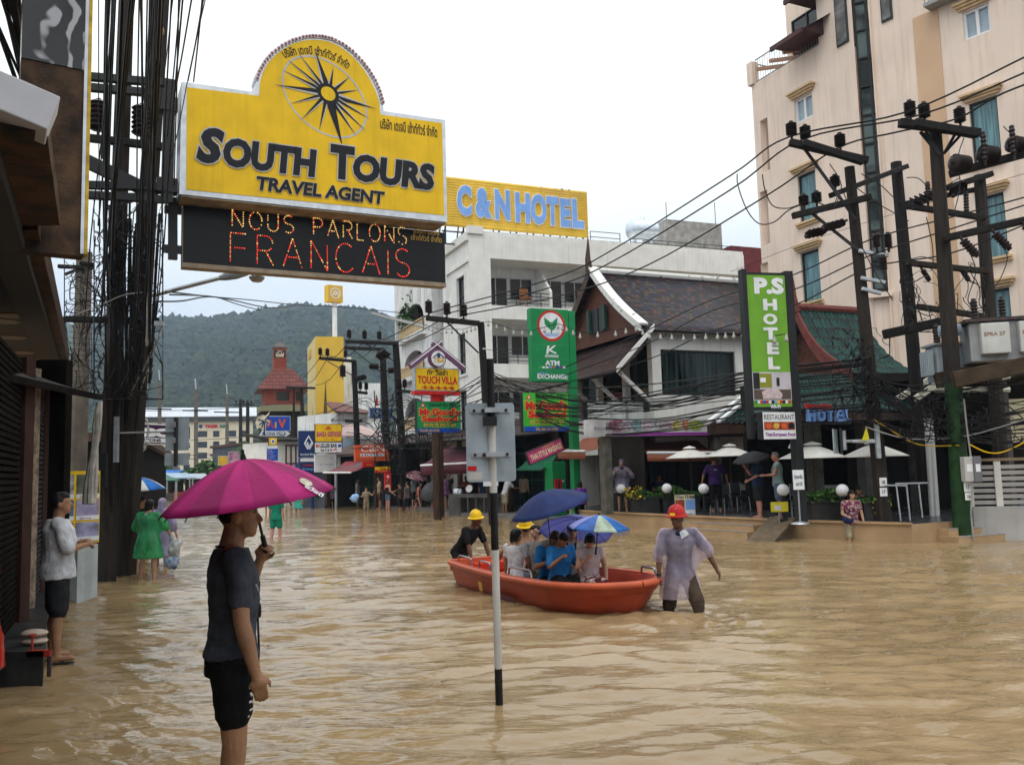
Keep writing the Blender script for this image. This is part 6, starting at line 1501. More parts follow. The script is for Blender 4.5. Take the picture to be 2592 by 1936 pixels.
# left: cables dropping from the span overhead to the thick poles
for k in range(36):
 which = RC.random()
 ps = RC.gauss(268+30*RC.random(), 18) if which < .45 else RC.gauss(385, 22)
 py = RC.uniform(330, 960); pe = ps+RC.uniform(-26, 34)+(RC.uniform(20, 90) if RC.random() < .18 else 0)
 Dn = RC.uniform(9.5, 12.5); a = at(ps+py*-.02, py, 17.0+RC.uniform(-.4,.4)); b = at(pe, -40, Dn); c = b+(b-a)*.9
 cable([a, lerp(a, b, .35)+V((RC.uniform(-.04,.04),0,-.12)), lerp(a, b, .7)+V((0,0,-.08)), b, c], RC.choice([.008,.012,.012,.018,.028]), 'overhead_cable', 'black cable rising steeply from the thick utility poles', 'cable', 'cables rising from the thick poles', seg=4)
for k in range(8):
 a = at(RC.uniform(60,150), RC.uniform(330,420), 14); b = at(RC.uniform(-60,50), -40, 9); cable([a, b, b+(b-a)], RC.choice([.012,.02,.03]), 'overhead_cable', 'black cable crossing the sky beyond the marble sign box', 'cable', 'cables beyond the marble sign box', seg=1)
for k, (x0, y0, x1) in enumerate(((440,250,490),(476,205,520),(490,208,515))): a = at(x0,y0,15.5); b = at(x1,-30,12); cable([a, lerp(a,b,.5)+V((0,0,-.05)), b, b+(b-a)], .014, 'overhead_cable', 'black cable falling behind the top corner of the travel agent sign', 'cable', 'cables behind the travel agent sign', seg=3)
for k in range(26):
 x = RC.uniform(258, 405); x2 = lerp(x, 300, .45)+RC.uniform(-22, 22); y0, y1 = RC.uniform(480, 620), RC.uniform(860, 1330 if 258 < x2 < 335 else 1020)
 cable([at(x, y0, 16.7), at(lerp(x,x2,.3)+RC.uniform(-5,5), lerp(y0,y1,.4), 16.6), at(lerp(x,x2,.7)+RC.uniform(-6,6), lerp(y0,y1,.75), 16.6), at(x2, y1, 16.7)], RC.choice([.012,.016,.022,.03]), 'hanging_cable', 'dark cable strapped down the thick utility poles', 'cable', 'cables strapped to the thick poles', m=RC.choice(['cable','cable','pole_dark']), seg=3)
tangle('cable_tangle', 'dark tangle of thin wires between the sign box and the thick poles', curl(175,260,640,990,18.5,1.6), 60, .009)
tangle('cable_tangle', 'loose wires round the middle of the thick poles', curl(250,400,500,1000,16.5,2.2), 70, .009)
q = MB()
for k in range(22): y = 700+k*14; q.beam(at(176,y,19.5), at(258,y+6,19.3), .012, .012)
q.single('wire_mesh', M_('iron'), 'wire mesh behind the tin awning and the thick poles', 'mesh')
cable(im([(195,795,16.4),(260,770,16.3),(310,748,16.3),(360,740,16.4)]), .012, 'pale_cord', 'pale cord slanting across the thick poles', 'cord', m='concrete', seg=5)
q = MB()
for k in range(7): x = 378+RC.uniform(-6,8); q.tube(im([(x,742,16.4),(x+RC.uniform(-4,4),800,16.3),(x-4+RC.uniform(-5,5),RC.uniform(850,900),16.4)]), .02, 5, False)
q.single('rope_bundle', mat('pale_rope', (0.30,0.28,0.25), .8), 'pale frayed bundle of rope hanging on the thick poles', 'rope')
q = MB(); c = at(401,80,15.8)
q.tube([c+V((.09*math.cos(a),0,.1*math.sin(a))) for a in [2*math.pi*i/20 for i in range(21)]], .025, 7); q.single('tape_ring', mat('tape_tan', (0.30,0.17,0.07), .6), 'tan ring of tape tied to the cables near the frame top', 'ring')
q = MB(); q.tube(im([(398,835,16.3),(412,828,16.3),(405,850,16.3),(330,1000,17)]), .02, 5); q.tube(im([(350,1005,17),(412,822,16.3)]), .012, 5); q.box(*[v for p in [(at(405,820,16.3).x-.07,at(405,820,16.3).x+.07),(16.2,16.35),(at(405,820,16.3).z-.05,at(405,820,16.3).z+.04)] for v in p]); q.single('cable_bracket', M_('galv'), 'grey bracket with stay bars on the thick poles', 'bracket')
q = MB(); P = im([(352,1058,20),(372,1062,20),(376,1090,20),(370,1118,20)]); q.tube(P, .025, 5); q.tube(im([(345,1075,20),(362,1085,20),(358,1112,20)]), .02, 5); q.ball(at(372,1120,20), .07); q.ball(at(362,1132,20), .08); q.ball(at(356,1045+95,20), .07)
q.single('spot_lamps', mat('lamp_chrome', (0.4,0.4,0.38), .3, metal=.4), 'bent pipe with small pale lamps over the fashion shop sign', 'lamp')
# wires over the far street
for P in ([(420,738,17.5),(545,752,25),(640,760,32),(755,772,38),(900,780,42),(1080,800,46)],[(400,763,17.5),(460,762,20),(545,752,25),(660,776,30),(700,779,34),(755,772,38)],[(430,746,17.6),(545,752,25),(600,770,32),(660,786,36)]):
 cable(im(P), .02, 'street_wire', 'thin dark wire spanning the street below the text board', 'wire', 'wires spanning the street', seg=6)
for k, (a, b) in enumerate((((1087,795,31),(886,856,46)),((1133,800,31),(925,858,46)),((1175,803,31),(962,858,46)),((886,862,46),(813,898,53)),((925,862,46),(831,900,53)),((962,862,46),(877,900,53)),((813,902,53),(730,970,72)),((831,904,53),(765,975,72)),((877,906,53),(798,975,72)))):
 A, B = at(*a), at(*b); cable([A, lerp(A,B,.5)-V((0,0,.5)), B], .022, 'street_wire', 'thin dark wire linking the far poles', 'wire', 'wires linking the far poles', seg=6)
for k in range(14):
 y0, y1 = RC.uniform(930,1110), RC.uniform(985,1120); A, B = at(1236,y0,31), at(1010,y1,46); C = at(905,RC.uniform(1000,1130),53); E_ = at(770,RC.uniform(1040,1130),72); cable([A, lerp(A,B,.5)-V((0,0,.5)), B, lerp(B,C,.5)-V((0,0,.4)), C, E_], .02, 'telephone_cable', 'low black cable along the far poles', 'cable', 'low cables along the far poles', seg=4)
for k, y in enumerate((1112,1150,1160,1036)): cable(im([(340,y+4,60),(480,y+2,90),(620,y-6,70),(760,y-20,70)]), .03, 'street_wire', 'dark wire low across the far market', 'wire', 'wires across the far market', seg=5)
# string of lamps
def lamp_string():
 P = [(930,785,60),(985,800,50),(1069,819,38),(1103,832,36),(1172,834,34),(1236,813,31.2),(1300,834,30.2),(1344,837,29.6),(1412,819,29),(1434,826,28.6),(1468,843,28.2),(1558,837,27.6),(1610,824,27.2),(1644,843,26.6),(1730,847,25.4),(1816,843,24),(1902,836,22),(1960,850,21),(2020,840,20.6)]
 pts = im(P); t = thing('lamp_string', 'string of small clear lamps slung across the street', 'lamp string', pts[9])
 o = []
 for i in range(len(pts)-1):
  n = max(2, int((pts[i+1]-pts[i]).length/.45)); o += [lerp(pts[i], pts[i+1], k/n) for k in range(n)]
 q = MB(); q.tube(o, .012, 4, False); q.build('cord', M_('cable'), t, world=True)
 b = MB(); b.lathe([(.005,-.20),(.045,-.17),(.055,-.13),(.03,-.08),(.022,-.05),(.022,0)], (0,0,0), 8); me = b.mesh('bulb', mat('clear_bulb', (0.42,0.42,0.40), .15))
 for p in o[6::1][:96]:
  k = bpy.data.objects.new('bulb', me); COL.objects.link(k); k.parent = t; k.location = p-pts[9]
lamp_string()
# ================================================================== people
FIN = []                                                    # soft meshes finished in one pass
mat('skin_tan', (0.30,0.155,0.085), .5, .12, 9, bump=.2, bscale=70, spec=.3); mat('skin_fair', (0.44,0.25,0.165), .5, .12, 9, bump=.2, bscale=70, spec=.3); mat('skin_dark', (0.13,0.065,0.038), .5, .15, 9, bump=.2, bscale=70, spec=.3); mat('skin_pink', (0.46,0.22,0.16), .5, .12, 9, bump=.2, bscale=70, spec=.3)
mat('hair_black', (0.010,0.008,0.008), .45, .4, 60, stretch=(1,1,.2)); mat('hair_brown', (0.035,0.018,0.010), .45, .4, 60); mat('hair_grey', (0.16,0.15,0.14), .6, .3, 60)
mat('eye_dark', (0.015,0.012,0.012), .2); mat('lip', (0.26,0.09,0.07), .5)
_wr = bpy.data.textures.new('cloth_folds', 'CLOUDS'); _wr.noise_scale = .11; _wr.noise_depth = 2
_wr2 = bpy.data.textures.new('poncho_folds', 'CLOUDS'); _wr2.noise_scale = .20; _wr2.noise_depth = 3
def soft(mb, name, mt, par, vox, smooth=4, fold=0.0, tex=None, extra=None):
 o = mb.build(name, mt, par)
 r = o.modifiers.new('fuse', 'REMESH'); r.mode = 'VOXEL'; r.voxel_size = vox; r.use_smooth_shade = True
 s = o.modifiers.new('soften', 'SMOOTH'); s.factor = .5; s.iterations = smooth
 if fold:
  d = o.modifiers.new('folds', 'DISPLACE'); d.texture = tex or _wr; d.strength = fold; d.mid_level = .5; d.texture_coords = 'LOCAL'
 FIN.append((o, extra)); return o
def finish():
 dg = bpy.context.evaluated_depsgraph_get(); dg.update()
 new = [(o, bpy.data.meshes.new_from_object(o.evaluated_get(dg)), ex) for o, ex in FIN]
 for o, me, ex in new:
  old = o.data; ms = [m for m in old.materials]; o.modifiers.clear(); me.name = old.name; o.data = me
  me.materials.clear()
  for m in ms: me.materials.append(m)
  me.polygons.foreach_set('use_smooth', [True]*len(me.polygons))
  if ex:
   n = len(me.polygons); c = np.zeros(n*3); me.polygons.foreach_get('center', c); c = c.reshape(-1, 3)
   mi = np.zeros(n, dtype=np.int32)
   for p, r, k in ex: mi[((c-np.array(p))**2/np.array(r)**2).sum(1) < 1] = k
   me.polygons.foreach_set('material_index', mi)
  me.update()
class Person:
 def __init__(s, label, x, y, zf, face, h=1.7, lean=0, side=0, twist=0, head=(0,0), armR=((.12,.0,-1),(.08,.15,-1)), armL=((-.12,.0,-1),(-.08,.15,-1)),
                 legR=(0,2,3), legL=(0,2,3), pelz=None, skin='skin_tan', vox=.016, fat=1.0, fingers=True, grip=(0,0), group=None, name='person'):
  k = s.k = h/1.75; s.vox = vox; s.fat = fat; s.skin = skin
  ld = lambda sx, p, f, sp: (V((sx*math.sin(R(sp)), math.sin(R(p)), -math.cos(R(p)))).normalized(), V((sx*math.sin(R(sp))*.5, math.sin(R(p-f)), -math.cos(R(p-f)))).normalized())
  s.leg = {1: ld(1, *legR), -1: ld(-1, *legL)}
  drop = max(-(a.z*.43+b.z*.42) for a, b in s.leg.values())*k
  pz = pelz if pelz is not None else zf + drop + .10*k
  s.M = Matrix.Translation((x, y, 0)) @ Matrix.Rotation(-R(face), 4, 'Z')
  s.t = thing(name, label, 'person', s.M, group)
  s.pel = V((0, 0, pz))
  s.U = Matrix.Rotation(-R(twist), 3, 'Z') @ Matrix.Rotation(-R(lean), 3, 'X') @ Matrix.Rotation(R(side), 3, 'Y')
  s.up = lambda p: s.pel + s.U @ (V(p)*k)
  s.sh = {1: s.up((.183*fat**.5, 0, .485)), -1: s.up((-.183*fat**.5, 0, .485))}
  s.el = {}; s.wr = {}; s.ad = {}
  for sx, a in ((1, armR), (-1, armL)):
   d0, d1 = V(a[0]).normalized(), V(a[1]).normalized(); s.el[sx] = s.sh[sx]+d0*.29*k; s.wr[sx] = s.el[sx]+d1*.255*k; s.ad[sx] = (d0, d1)
  s.hip = {sx: s.pel+V((sx*.088*k, 0, -.02*k)) for sx in (1, -1)}
  s.kn = {sx: s.hip[sx]+s.leg[sx][0]*.43*k for sx in (1, -1)}; s.an = {sx: s.kn[sx]+s.leg[sx][1]*.42*k for sx in (1, -1)}
  s.HR = s.U @ (Matrix.Rotation(-R(head[0]), 3, 'Z') @ Matrix.Rotation(-R(head[1]), 3, 'X'))
  s.nb = s.up((0, -.012, .54)); s.hc = s.up((0, .0, .592)) + s.HR @ (V((0, .028, .105))*k)
  s.H = lambda p: s.hc + s.HR @ (V(p)*k)
  s.body(fingers, grip)
 RINGS = [(-.17,.150,.108,-.004), (-.09,.155,.112,-.004), (0,.156,.112,-.005), (.10,.147,.102,0), (.19,.143,.100,.005), (.32,.166,.114,.01), (.42,.175,.107,0), (.48,.142,.086,-.008), (.535,.072,.066,-.010)]
 def torso(s, mb, grow=0.0, z0=-.2, z1=.6, flare=None):
  n = 20; vs = []; rings = [r for r in s.RINGS if z0 <= r[0] <= z1]
  for z, rx, ry, yo in rings:
   f = s.fat if z < .45 else 1+(s.fat-1)*.4; g0 = grow
   if z < .05 and grow > .0145: g0 = grow+.010
   for j in range(n):
    c = 2*math.pi*j/n; vs.append(s.up(((rx*f+g0)*math.cos(c), yo+(ry*f+g0)*math.sin(c), z)))
  m = len(rings); mb.add(vs, [(i*n+j, i*n+(j+1) % n, (i+1)*n+(j+1) % n, (i+1)*n+j) for i in range(m-1) for j in range(n)] + [tuple(reversed(range(n))), tuple(range((m-1)*n, m*n))])
 def body(s, fingers, grip):
  k = s.k; m = MB(); c = m.capsule
  s.torso(m, 0, -.1)
  c(s.nb+(s.hc-s.nb)*-.1, s.H((0,-.02,-.06)), .063*k, .056*k)
  m.ball(s.H((0,-.008,.018)), (.076*k,.096*k,.098*k), 16, 12, s.HR); m.ball(s.H((0,.030,-.048)), (.056*k,.062*k,.066*k), 14, 10, s.HR); m.ball(s.H((0,.058,-.088)), (.030*k,.028*k,.025*k), 10, 8, s.HR)
  c(s.H((0,.080,.012)), s.H((0,.104,-.026)), .011*k, .016*k, 8, 3)
  for sx in (1, -1):
   m.ball(s.H((sx*.078,-.008,-.01)), (.014*k,.024*k,.034*k), 8, 6, s.HR)
   m.ball(s.H((sx*.034,.070,.030)), (.024*k,.018*k,.012*k), 8, 6, s.HR)
   c(s.up((sx*.06,-.01,.50)), s.sh[sx], .062*k, .056*k)
   c(s.sh[sx], s.el[sx], .052*k, .040*k); c(s.el[sx], s.el[sx]+(s.wr[sx]-s.el[sx])*.35, .040*k, .041*k); c(s.el[sx]+(s.wr[sx]-s.el[sx])*.35, s.wr[sx], .040*k, .027*k)
   s.hand(m, sx, grip[0 if sx == 1 else 1])
   kn, an, hp = s.kn[sx], s.an[sx], s.hip[sx]; f = s.fat**.7
   c(hp, kn, .085*k*f, .056*k); a = kn+(an-kn)*.3; bk = V((0,-.012*k,0)); c(kn, a+bk, .055*k, .054*k*f); c(a+bk, an, .052*k*f, .036*k)
   fd = V((0.15*sx, 1, 0)).normalized(); c(an+V((0,0,-.035*k))-fd*.03*k, an+V((0,0,-.045*k))+fd*.15*k, .038*k, .030*k, fl=.9)
  e = [(s.H((sx*.034,.088,.014)), (.012*k,.016*k,.0065*k), 1) for sx in (1, -1)] + [(s.H((sx*.036,.088,.036)), (.020*k,.016*k,.004*k), 1) for sx in (1, -1)]*(s.vox < .012) + [(s.H((0,.09,-.060)), (.022*k,.02*k,.007*k), 2)]
  s.b = soft(m, 'body', [M_(s.skin), M_('eye_dark'), M_('lip')], s.t, s.vox, 3, extra=e)
 def hand(s, m, sx, grip):
  k = s.k; d = s.ad[sx][1]; w = s.wr[sx]; c = m.capsule
  sd = V((0, 1, 0)) if abs(d.y) < .8 else V((0, 0, 1)); sd = (sd-d*sd.dot(d)).normalized(); nm = d.cross(sd)*sx   # sd: thumb side, nm: palm normal
  if nm.dot(V((-sx, 0, 0))) < 0: nm = -nm
  c(w, w+d*.045*k, .024*k, .030*k, 10, 3); c(w+d*.05*k+sd*.02*k, w+d*.05*k-sd*.02*k, .027*k, .025*k, 8, 3)
  for i, (o, L) in enumerate(((.027,.072),(.009,.080),(-.009,.075),(-.026,.060))):
   b = w+d*.078*k+sd*o*k; q = .35+1.0*grip; d1 = (d*math.cos(q*.7)+nm*math.sin(q*.7)); d2 = (d*math.cos(q*1.7)+nm*math.sin(q*1.7))
   c(b, b+d1*L*.5*k, .0105*k, .0098*k, 6, 2); c(b+d1*L*.5*k, b+d1*L*.5*k+d2*L*.5*k, .0098*k, .008*k, 6, 2)
  b = w+d*.025*k+sd*.026*k; d1 = (d*.75+sd*.6+nm*(.2+.4*grip)).normalized(); c(b, b+d1*.04*k, .0125*k, .011*k, 6, 2); d2 = (d*.85+sd*.1*(1-grip)+nm*(.3+.6*grip)).normalized(); c(b+d1*.04*k, b+d1*.04*k+d2*.032*k, .011*k, .009*k, 6, 2)
  s.palm = getattr(s, 'palm', {}); s.palm[sx] = w+d*.08*k+nm*.03*k
 def shirt(s, mt, sleeve=.55, grow=.016, z0=-.1, name='shirt', fold=.02, loose=1.0, neck=.54):
  m = MB(); k = s.k; s.torso(m, grow*loose, z0, neck)
  for sx in (1, -1):
   m.capsule(s.up((sx*.07,-.008,.475)), s.sh[sx]+V((0,0,.0)), .070*k, .070*k*loose**.5)
   if sleeve:
    e_ = s.sh[sx]+(s.el[sx]-s.sh[sx])*min(sleeve, 1); m.capsule(s.sh[sx], e_, .068*k*loose**.5, .058*k*loose)
    if sleeve > 1: m.capsule(s.el[sx], s.el[sx]+(s.wr[sx]-s.el[sx])*(sleeve-1), .055*k*loose, .045*k*loose)
  return soft(m, name, M_(mt), s.t, max(s.vox*1.1, .009), 4, fold*k)
 def tank(s, mt, name='tank_top', z0=-.1, grow=.014):
  m = MB(); s.torso(m, grow, z0, .43)
  for sx in (1, -1): m.capsule(s.up((sx*.105,.05,.40)), s.up((sx*.095,-.01,.535)), .028*s.k, .026*s.k); m.capsule(s.up((sx*.105,-.07,.40)), s.up((sx*.095,-.01,.535)), .028*s.k, .026*s.k)
  return soft(m, name, M_(mt), s.t, max(s.vox*1.1, .009), 4, .016*s.k)
 def shorts(s, mt, f=.85, name='shorts', loose=1.0, mats=None, extra=None):
  m = MB(); k = s.k; s.torso(m, .014, -.1, .1)
  m.ball(s.pel+V((0,0,-.03*k)), (.165*k*s.fat**.5,.12*k*s.fat,.11*k), 16, 10)
  for sx in (1, -1):
   g_ = s.fat**.5*loose; e_ = s.hip[sx]+(s.kn[sx]-s.hip[sx])*min(f, 1); m.capsule(s.hip[sx], e_, .100*k*g_, .084*k*g_, k=2)
   if f > 1: m.capsule(s.kn[sx], s.kn[sx]+(s.an[sx]-s.kn[sx])*(f-1), .078*k*loose, .062*k*loose, k=2)
  return soft(m, name, [M_(x) for x in mats] if mats else M_(mt), s.t, max(s.vox*1.1, .010), 3, .018*k, extra=extra)
 def skirt(s, mt, L=.45, flare=.09, name='skirt'):
  m = MB(); k = s.k; d = (s.leg[1][0]+s.leg[-1][0]).normalized(); n = 20
  s.torso(m, .014, -.1, .12)
  P = [s.pel+d*(L*k*i/5) for i in range(6)]; m.tube(P, [(.155+flare*i/5)*k*s.fat**.5 for i in range(6)], 18, True, .72 if abs(d.y) < .5 else .62, ref=(1,0,0))
  return soft(m, name, M_(mt), s.t, max(s.vox*1.2, .012), 3, .04*k)
 def poncho(s, mt, L=.55, hood=False, sl=1.35, name='raincoat', fat=1.0):
  m = MB(); k = s.k; n = 22
  s.torso(m, .045*fat, -.1, .5)
  d = V((0, 0, -1)); P = [s.up((0,0,.12)), s.pel, s.pel+d*L*k*.5, s.pel+d*L*k]; m.tube(P, [.20*k*fat,.23*k*fat,.27*k*fat,.30*k*fat], n, True, .78, ref=(1,0,0))
  for sx in (1, -1):
   m.capsule(s.up((sx*.06,-.01,.48)), s.sh[sx], .092*k, .088*k); m.capsule(s.sh[sx], s.el[sx], .088*k, .098*k)
   if sl > 1: m.capsule(s.el[sx], s.el[sx]+(s.wr[sx]-s.el[sx])*(sl-1), .10*k, .085*k)
   m.slab([s.sh[sx]+V((0,.05,-.02)), s.el[sx]+V((0,.05,0)), s.up((sx*.2,.05,.0)), ], (0,-.1,0))
  if hood: m.ball(s.H((0,-.025,.02)), (.105*k,.115*k,.125*k), 14, 10, s.HR); m.capsule(s.nb, s.H((0,-.05,-.06)), .11*k, .095*k)
  return soft(m, name, M_(mt), s.t, max(s.vox*1.25, .014), 3, .045*k, _wr2)
 def hair(s, mt='hair_black', L=0.0, vol=1.0, top=True):
  m = MB(); k = s.k*vol
  m.ball(s.H((0,-.024,.030)), (.083*k,.092*k,.096*k), 16, 12, s.HR); m.ball(s.H((0,.022,.076)), (.066*k,.062*k,.048*k), 12, 8, s.HR)
  if L:
   for sx in (1, -1): m.capsule(s.H((sx*.062,-.02,.0)), s.H((sx*.066,-.03,-L)), .034*k, .030*k)
   m.capsule(s.H((0,-.06,.0)), s.H((0,-.07,-L)), .062*k, .055*k); m.capsule(s.H((-.03,.07,.06)), s.H((.03,.07,.06)), .028*k, .028*k)
  return soft(m, 'hair', M_(mt), s.t, max(.010, s.vox*.8), 2, .012*k)
 def helmet(s, mt, brim='wide', name='helmet'):
  k = s.k; m = MB(); ax = s.HR @ V((0,-.12,1)).normalized()
  m.lathe([(.150*k,-.012*k),(.148*k,.0),(.118*k,.012*k),(.112*k,.035*k),(.104*k,.075*k),(.078*k,.112*k),(.035*k,.134*k),(.004,.138*k)], s.H((0,-.01,.045)), 26, ax)
  o = m.build(name, M_(mt), s.t)
  r = MB(); pts = [s.H((0, .11*math.cos(a)-.012, .06+.125*math.sin(a)-.0)) for a in [math.pi*(i+1)/14 for i in range(13)]]; r.tube(pts, .011*k, 6); r.build('crest', M_(mt), o)
  q = MB(); q.tube([s.H((sx*.078,.02,.04)) if i == 0 else s.H((0,.05,-.118)) if i == 1 else s.H((-.078,.02,.04)) for i, sx in enumerate((1,0,-1))], .006*k, 5); q.build('chin_strap', M_('box_black'), o)
  return o
 def hat(s, mt, r=.2, name='hat', band=None):
  k = s.k; m = MB(); ax = s.HR @ V((0,-.1,1)).normalized(); m.lathe([(r*k,-.006),(r*k,.0),(.105*k,.018*k),(.098*k,.06*k),(.085*k,.105*k),(.04*k,.115*k),(.004,.108*k)], s.H((0,-.01,.055)), 22, ax); o = m.build(name, M_(mt), s.t)
  if band: b = MB(); b.lathe([(.106*k,.02*k),(.107*k,.05*k),(.10*k,.05*k),(.10*k,.02*k)], s.H((0,-.01,.055)), 22, ax); b.build('hat_band', M_(band), o)
  return o
 def cap(s, mt):
  k = s.k; m = MB(); m.ball(s.H((0,-.012,.045)), (.086*k,.102*k,.080*k), 16, 10, s.HR); m.lathe([(.004,-.004),(.085*k,-.004),(.085*k,.004),(.004,.004)], s.H((0,.085,.050)), 16, s.HR @ V((0,.15,1))); return m.build('cap', M_(mt), s.t)
 def wrap(s, mt, at_=.8, name='wrist_band', sx=1):
  p = s.el[sx]+(s.wr[sx]-s.el[sx])*at_; d = (s.wr[sx]-s.el[sx]).normalized(); m = MB(); m.cyl(p-d*.014, p+d*.014, .036*s.k, .036*s.k, 12); return m.build(name, M_(mt), s.t)
 def sandals(s, mt='box_black'):
  for sx in (1, -1):
   m = MB(); fd = V((0.15*sx, 1, 0)).normalized(); a = s.an[sx]+V((0,0,-.09*s.k)); m.tube([a-fd*.07, a, a+fd*.1, a+fd*.18], [.03,.042,.048,.03], 10, True, .25, ref=(1,0,0)); m.tube([a+V((.045,.04,.0)), a+V((0,.10,.06)), a+V((-.045,.04,.0))], .009, 5); m.build('sandal', M_(mt), s.t)
 def w(s, p): return s.M @ V(p)
 def local(s, p): return s.M.inverted() @ V(p)
def pt(px, py, D): return at(px, py, D)
def gxy(px, D): p = gp(px, D); return p.x, p.y
def umbrella(label, apex, axis, rad, dep, n, mats, shaft=None, group=None, name='umbrella', tip=.07, flat=1.9, ribs=True, emblem=None, pole='iron', fringe=None, handle=True, dents=.05):
 ax = V(axis).normalized(); apex = V(apex); Q = ax.to_track_quat('Z', 'Y').to_matrix().to_4x4(); T = Matrix.Translation(apex) @ Q
 t = thing(name, label, 'umbrella', T, group)
 m = MB(); NS = 6; NR = 9
 def f(a, r):
  ph = (a*n/(2*math.pi)) % 1.0; sc = math.sin(math.pi*ph)
  rr = rad*r*(1-dents*sc*r**2); z = -dep*(abs(r)**flat) - .10*dep*sc*r*(1-r)
  return V((rr*math.cos(a), rr*math.sin(a), z))
 vs = [V((0,0,0))]; fs = []; mi = []
 na = n*NS
 for j in range(1, NR+1):
  for i in range(na): vs.append(f(2*math.pi*i/na, j/NR))
 me = MB(); me.v = [tuple(v) for v in vs]
 ms = list(dict.fromkeys(mats))
 for i in range(na):
  k = ms.index(mats[(i//NS) % len(mats)])
  me.f.append((0, 1+i, 1+(i+1) % na)); me.mi.append(k); me.sm.append(True)
  for j in range(NR-1): a = 1+j*na; me.f.append((a+i, a+na+i, a+na+(i+1) % na, a+(i+1) % na)); me.mi.append(k); me.sm.append(True)
 c = me.build('canopy', [M_(x) for x in ms], t); md = c.modifiers.new('thick', 'SOLIDIFY'); md.thickness = .004; md.offset = -1
 sh = (T.inverted() @ V(shaft)) if shaft is not None else V((0,0,-dep*2.2))
 m = MB(); m.tube([(0,0,tip), (0,0,-.01), sh], .008 if rad < .7 else .02, 8); m.build('shaft', M_(pole), t)
 if tip: m = MB(); m.cyl((0,0,-.005), (0,0,tip*.5), .016, .010, 8); m.build('ferrule', M_('box_black'), t)
 if ribs:
  for i in range(n):
   a = 2*math.pi*i/n; m = MB(); m.tube([f(a, r)+V((0,0,-.008)) for r in (.05,.35,.65,.9,1.0)]+[f(a, 1.0)*1.02+V((0,0,-.015))], .004 if rad < .7 else .01, 4); m.build('rib', M_('iron'), t)
 if handle and shaft is not None: m = MB(); d = (sh.normalized()); m.tube([sh-d*.09, sh+d*.02], .014, 8); m.build('handle', M_('box_black'), t)
 if fringe:
  m = MB()
  for i in range(na*2): a = math.pi*i/na; p = f(a, 1.0); m.quad(p, p*1.004+V((-.006*math.sin(a),.006*math.cos(a),0)), p*1.004+V((-.006*math.sin(a),.006*math.cos(a),-.05)), p+V((0,0,-.05)))
  m.build('fringe', M_(fringe), t)
 if emblem: emblem(t, f)
 return t
mat('pink_cloth', (0.52,0.024,0.205), .6, .14, 3.5, bump=.15, bscale=25, thin=.25); mat('pink_cloth_b', (0.37,0.016,0.142), .6, .14, 3.5, bump=.15, bscale=25, thin=.25)
mat('navy_cloth', (0.012,0.024,0.10), .7, .2, 4); mat('black_cloth', (0.012,0.012,0.014), .6, .3, 5); mat('lav_cloth', (0.40,0.44,0.80), .6, .1, 3, thin=.5); mat('sky_cloth', (0.03,0.20,0.62), .6, .3, 5, thin=.35); mat('mint_cloth', (0.45,0.55,0.45), .6, .25, 7, thin=.35)
mat('white_cloth', (0.62,0.62,0.60), .65, .08, 3); mat('deep_blue_cloth', (0.03,0.10,0.36), .5, .3, 6); mat('grey_cloth', (0.05,0.052,0.055), .6, .2, 4)
for nm, c, kw in (('slate_tee', (0.048,0.054,0.068), {}), ('black_tee', (0.012,0.012,0.013), {}), ('white_tee', (0.52,0.53,0.56), {}), ('blue_tee', (0.025,0.17,0.44), {}), ('green_tee', (0.012,0.19,0.12), {}), ('teal_tee', (0.05,0.32,0.26), {}),
                  ('purple_tee', (0.045,0.018,0.10), {}), ('violet_tee', (0.13,0.03,0.28), {}), ('navy_tee', (0.018,0.03,0.07), {}), ('orange_tee', (0.28,0.07,0.05), {}), ('grey_tee', (0.20,0.19,0.18), {}), ('tan_wear', (0.26,0.20,0.14), {}), ('dark_shorts', (0.020,0.021,0.024), {}),
                  ('denim', (0.10,0.14,0.20), {}), ('khaki', (0.33,0.28,0.19), {}), ('brown_wear', (0.06,0.042,0.03), {}), ('black_shorts', (0.009,0.009,0.010), {}), ('olive_mud', (0.07,0.055,0.028), {}), ('beige_vest', (0.40,0.37,0.34), {}), ('lace', (0.46,0.40,0.40), {})):
 mat(nm, c, .8, .22, 9, spec=.1, bump=.35, bscale=45)
mat('floral_pink', (0.35,0.24,0.24), .7, col2=(0.13,0.02,0.05), scale=16, lo=.45, hi=.52); mat('floral_dress', (0.50,0.42,0.40), .7, col2=(0.10,0.025,0.03), scale=13, lo=.44, hi=.5)
mat('plaid', (0.16,0.32,0.33), .7, col2=(0.35,0.42,0.40), scale=14, stretch=(6,1,1)); mat('blue_print', (0.16,0.28,0.36), .7, col2=(0.5,0.52,0.52), scale=18)
def stripes(name, a, b, n, axis='Z'):
 m = bpy.data.materials.new(name); m.use_nodes = True; nd = m.node_tree.nodes; l = m.node_tree.links; p = nd['Principled BSDF']; p.inputs['Roughness'].default_value = .75
 tc = nd.new('ShaderNodeTexCoord'); sp = nd.new('ShaderNodeSeparateXYZ'); l.new(tc.outputs['Object'], sp.inputs[0])
 q = nd.new('ShaderNodeMath'); q.operation = 'MULTIPLY'; q.inputs[1].default_value = n; l.new(sp.outputs[axis], q.inputs[0]); f = nd.new('ShaderNodeMath'); f.operation = 'FRACT'; l.new(q.outputs[0], f.inputs[0])
 g = nd.new('ShaderNodeMath'); g.operation = 'GREATER_THAN'; g.inputs[1].default_value = .72; l.new(f.outputs[0], g.inputs[0]); mx = nd.new('ShaderNodeMix'); mx.data_type = 'RGBA'; mx.inputs['A'].default_value = (*a,1); mx.inputs['B'].default_value = (*b,1)
 l.new(g.outputs[0], mx.inputs['Factor']); l.new(mx.outputs['Result'], p.inputs['Base Color']); MAT[name] = m
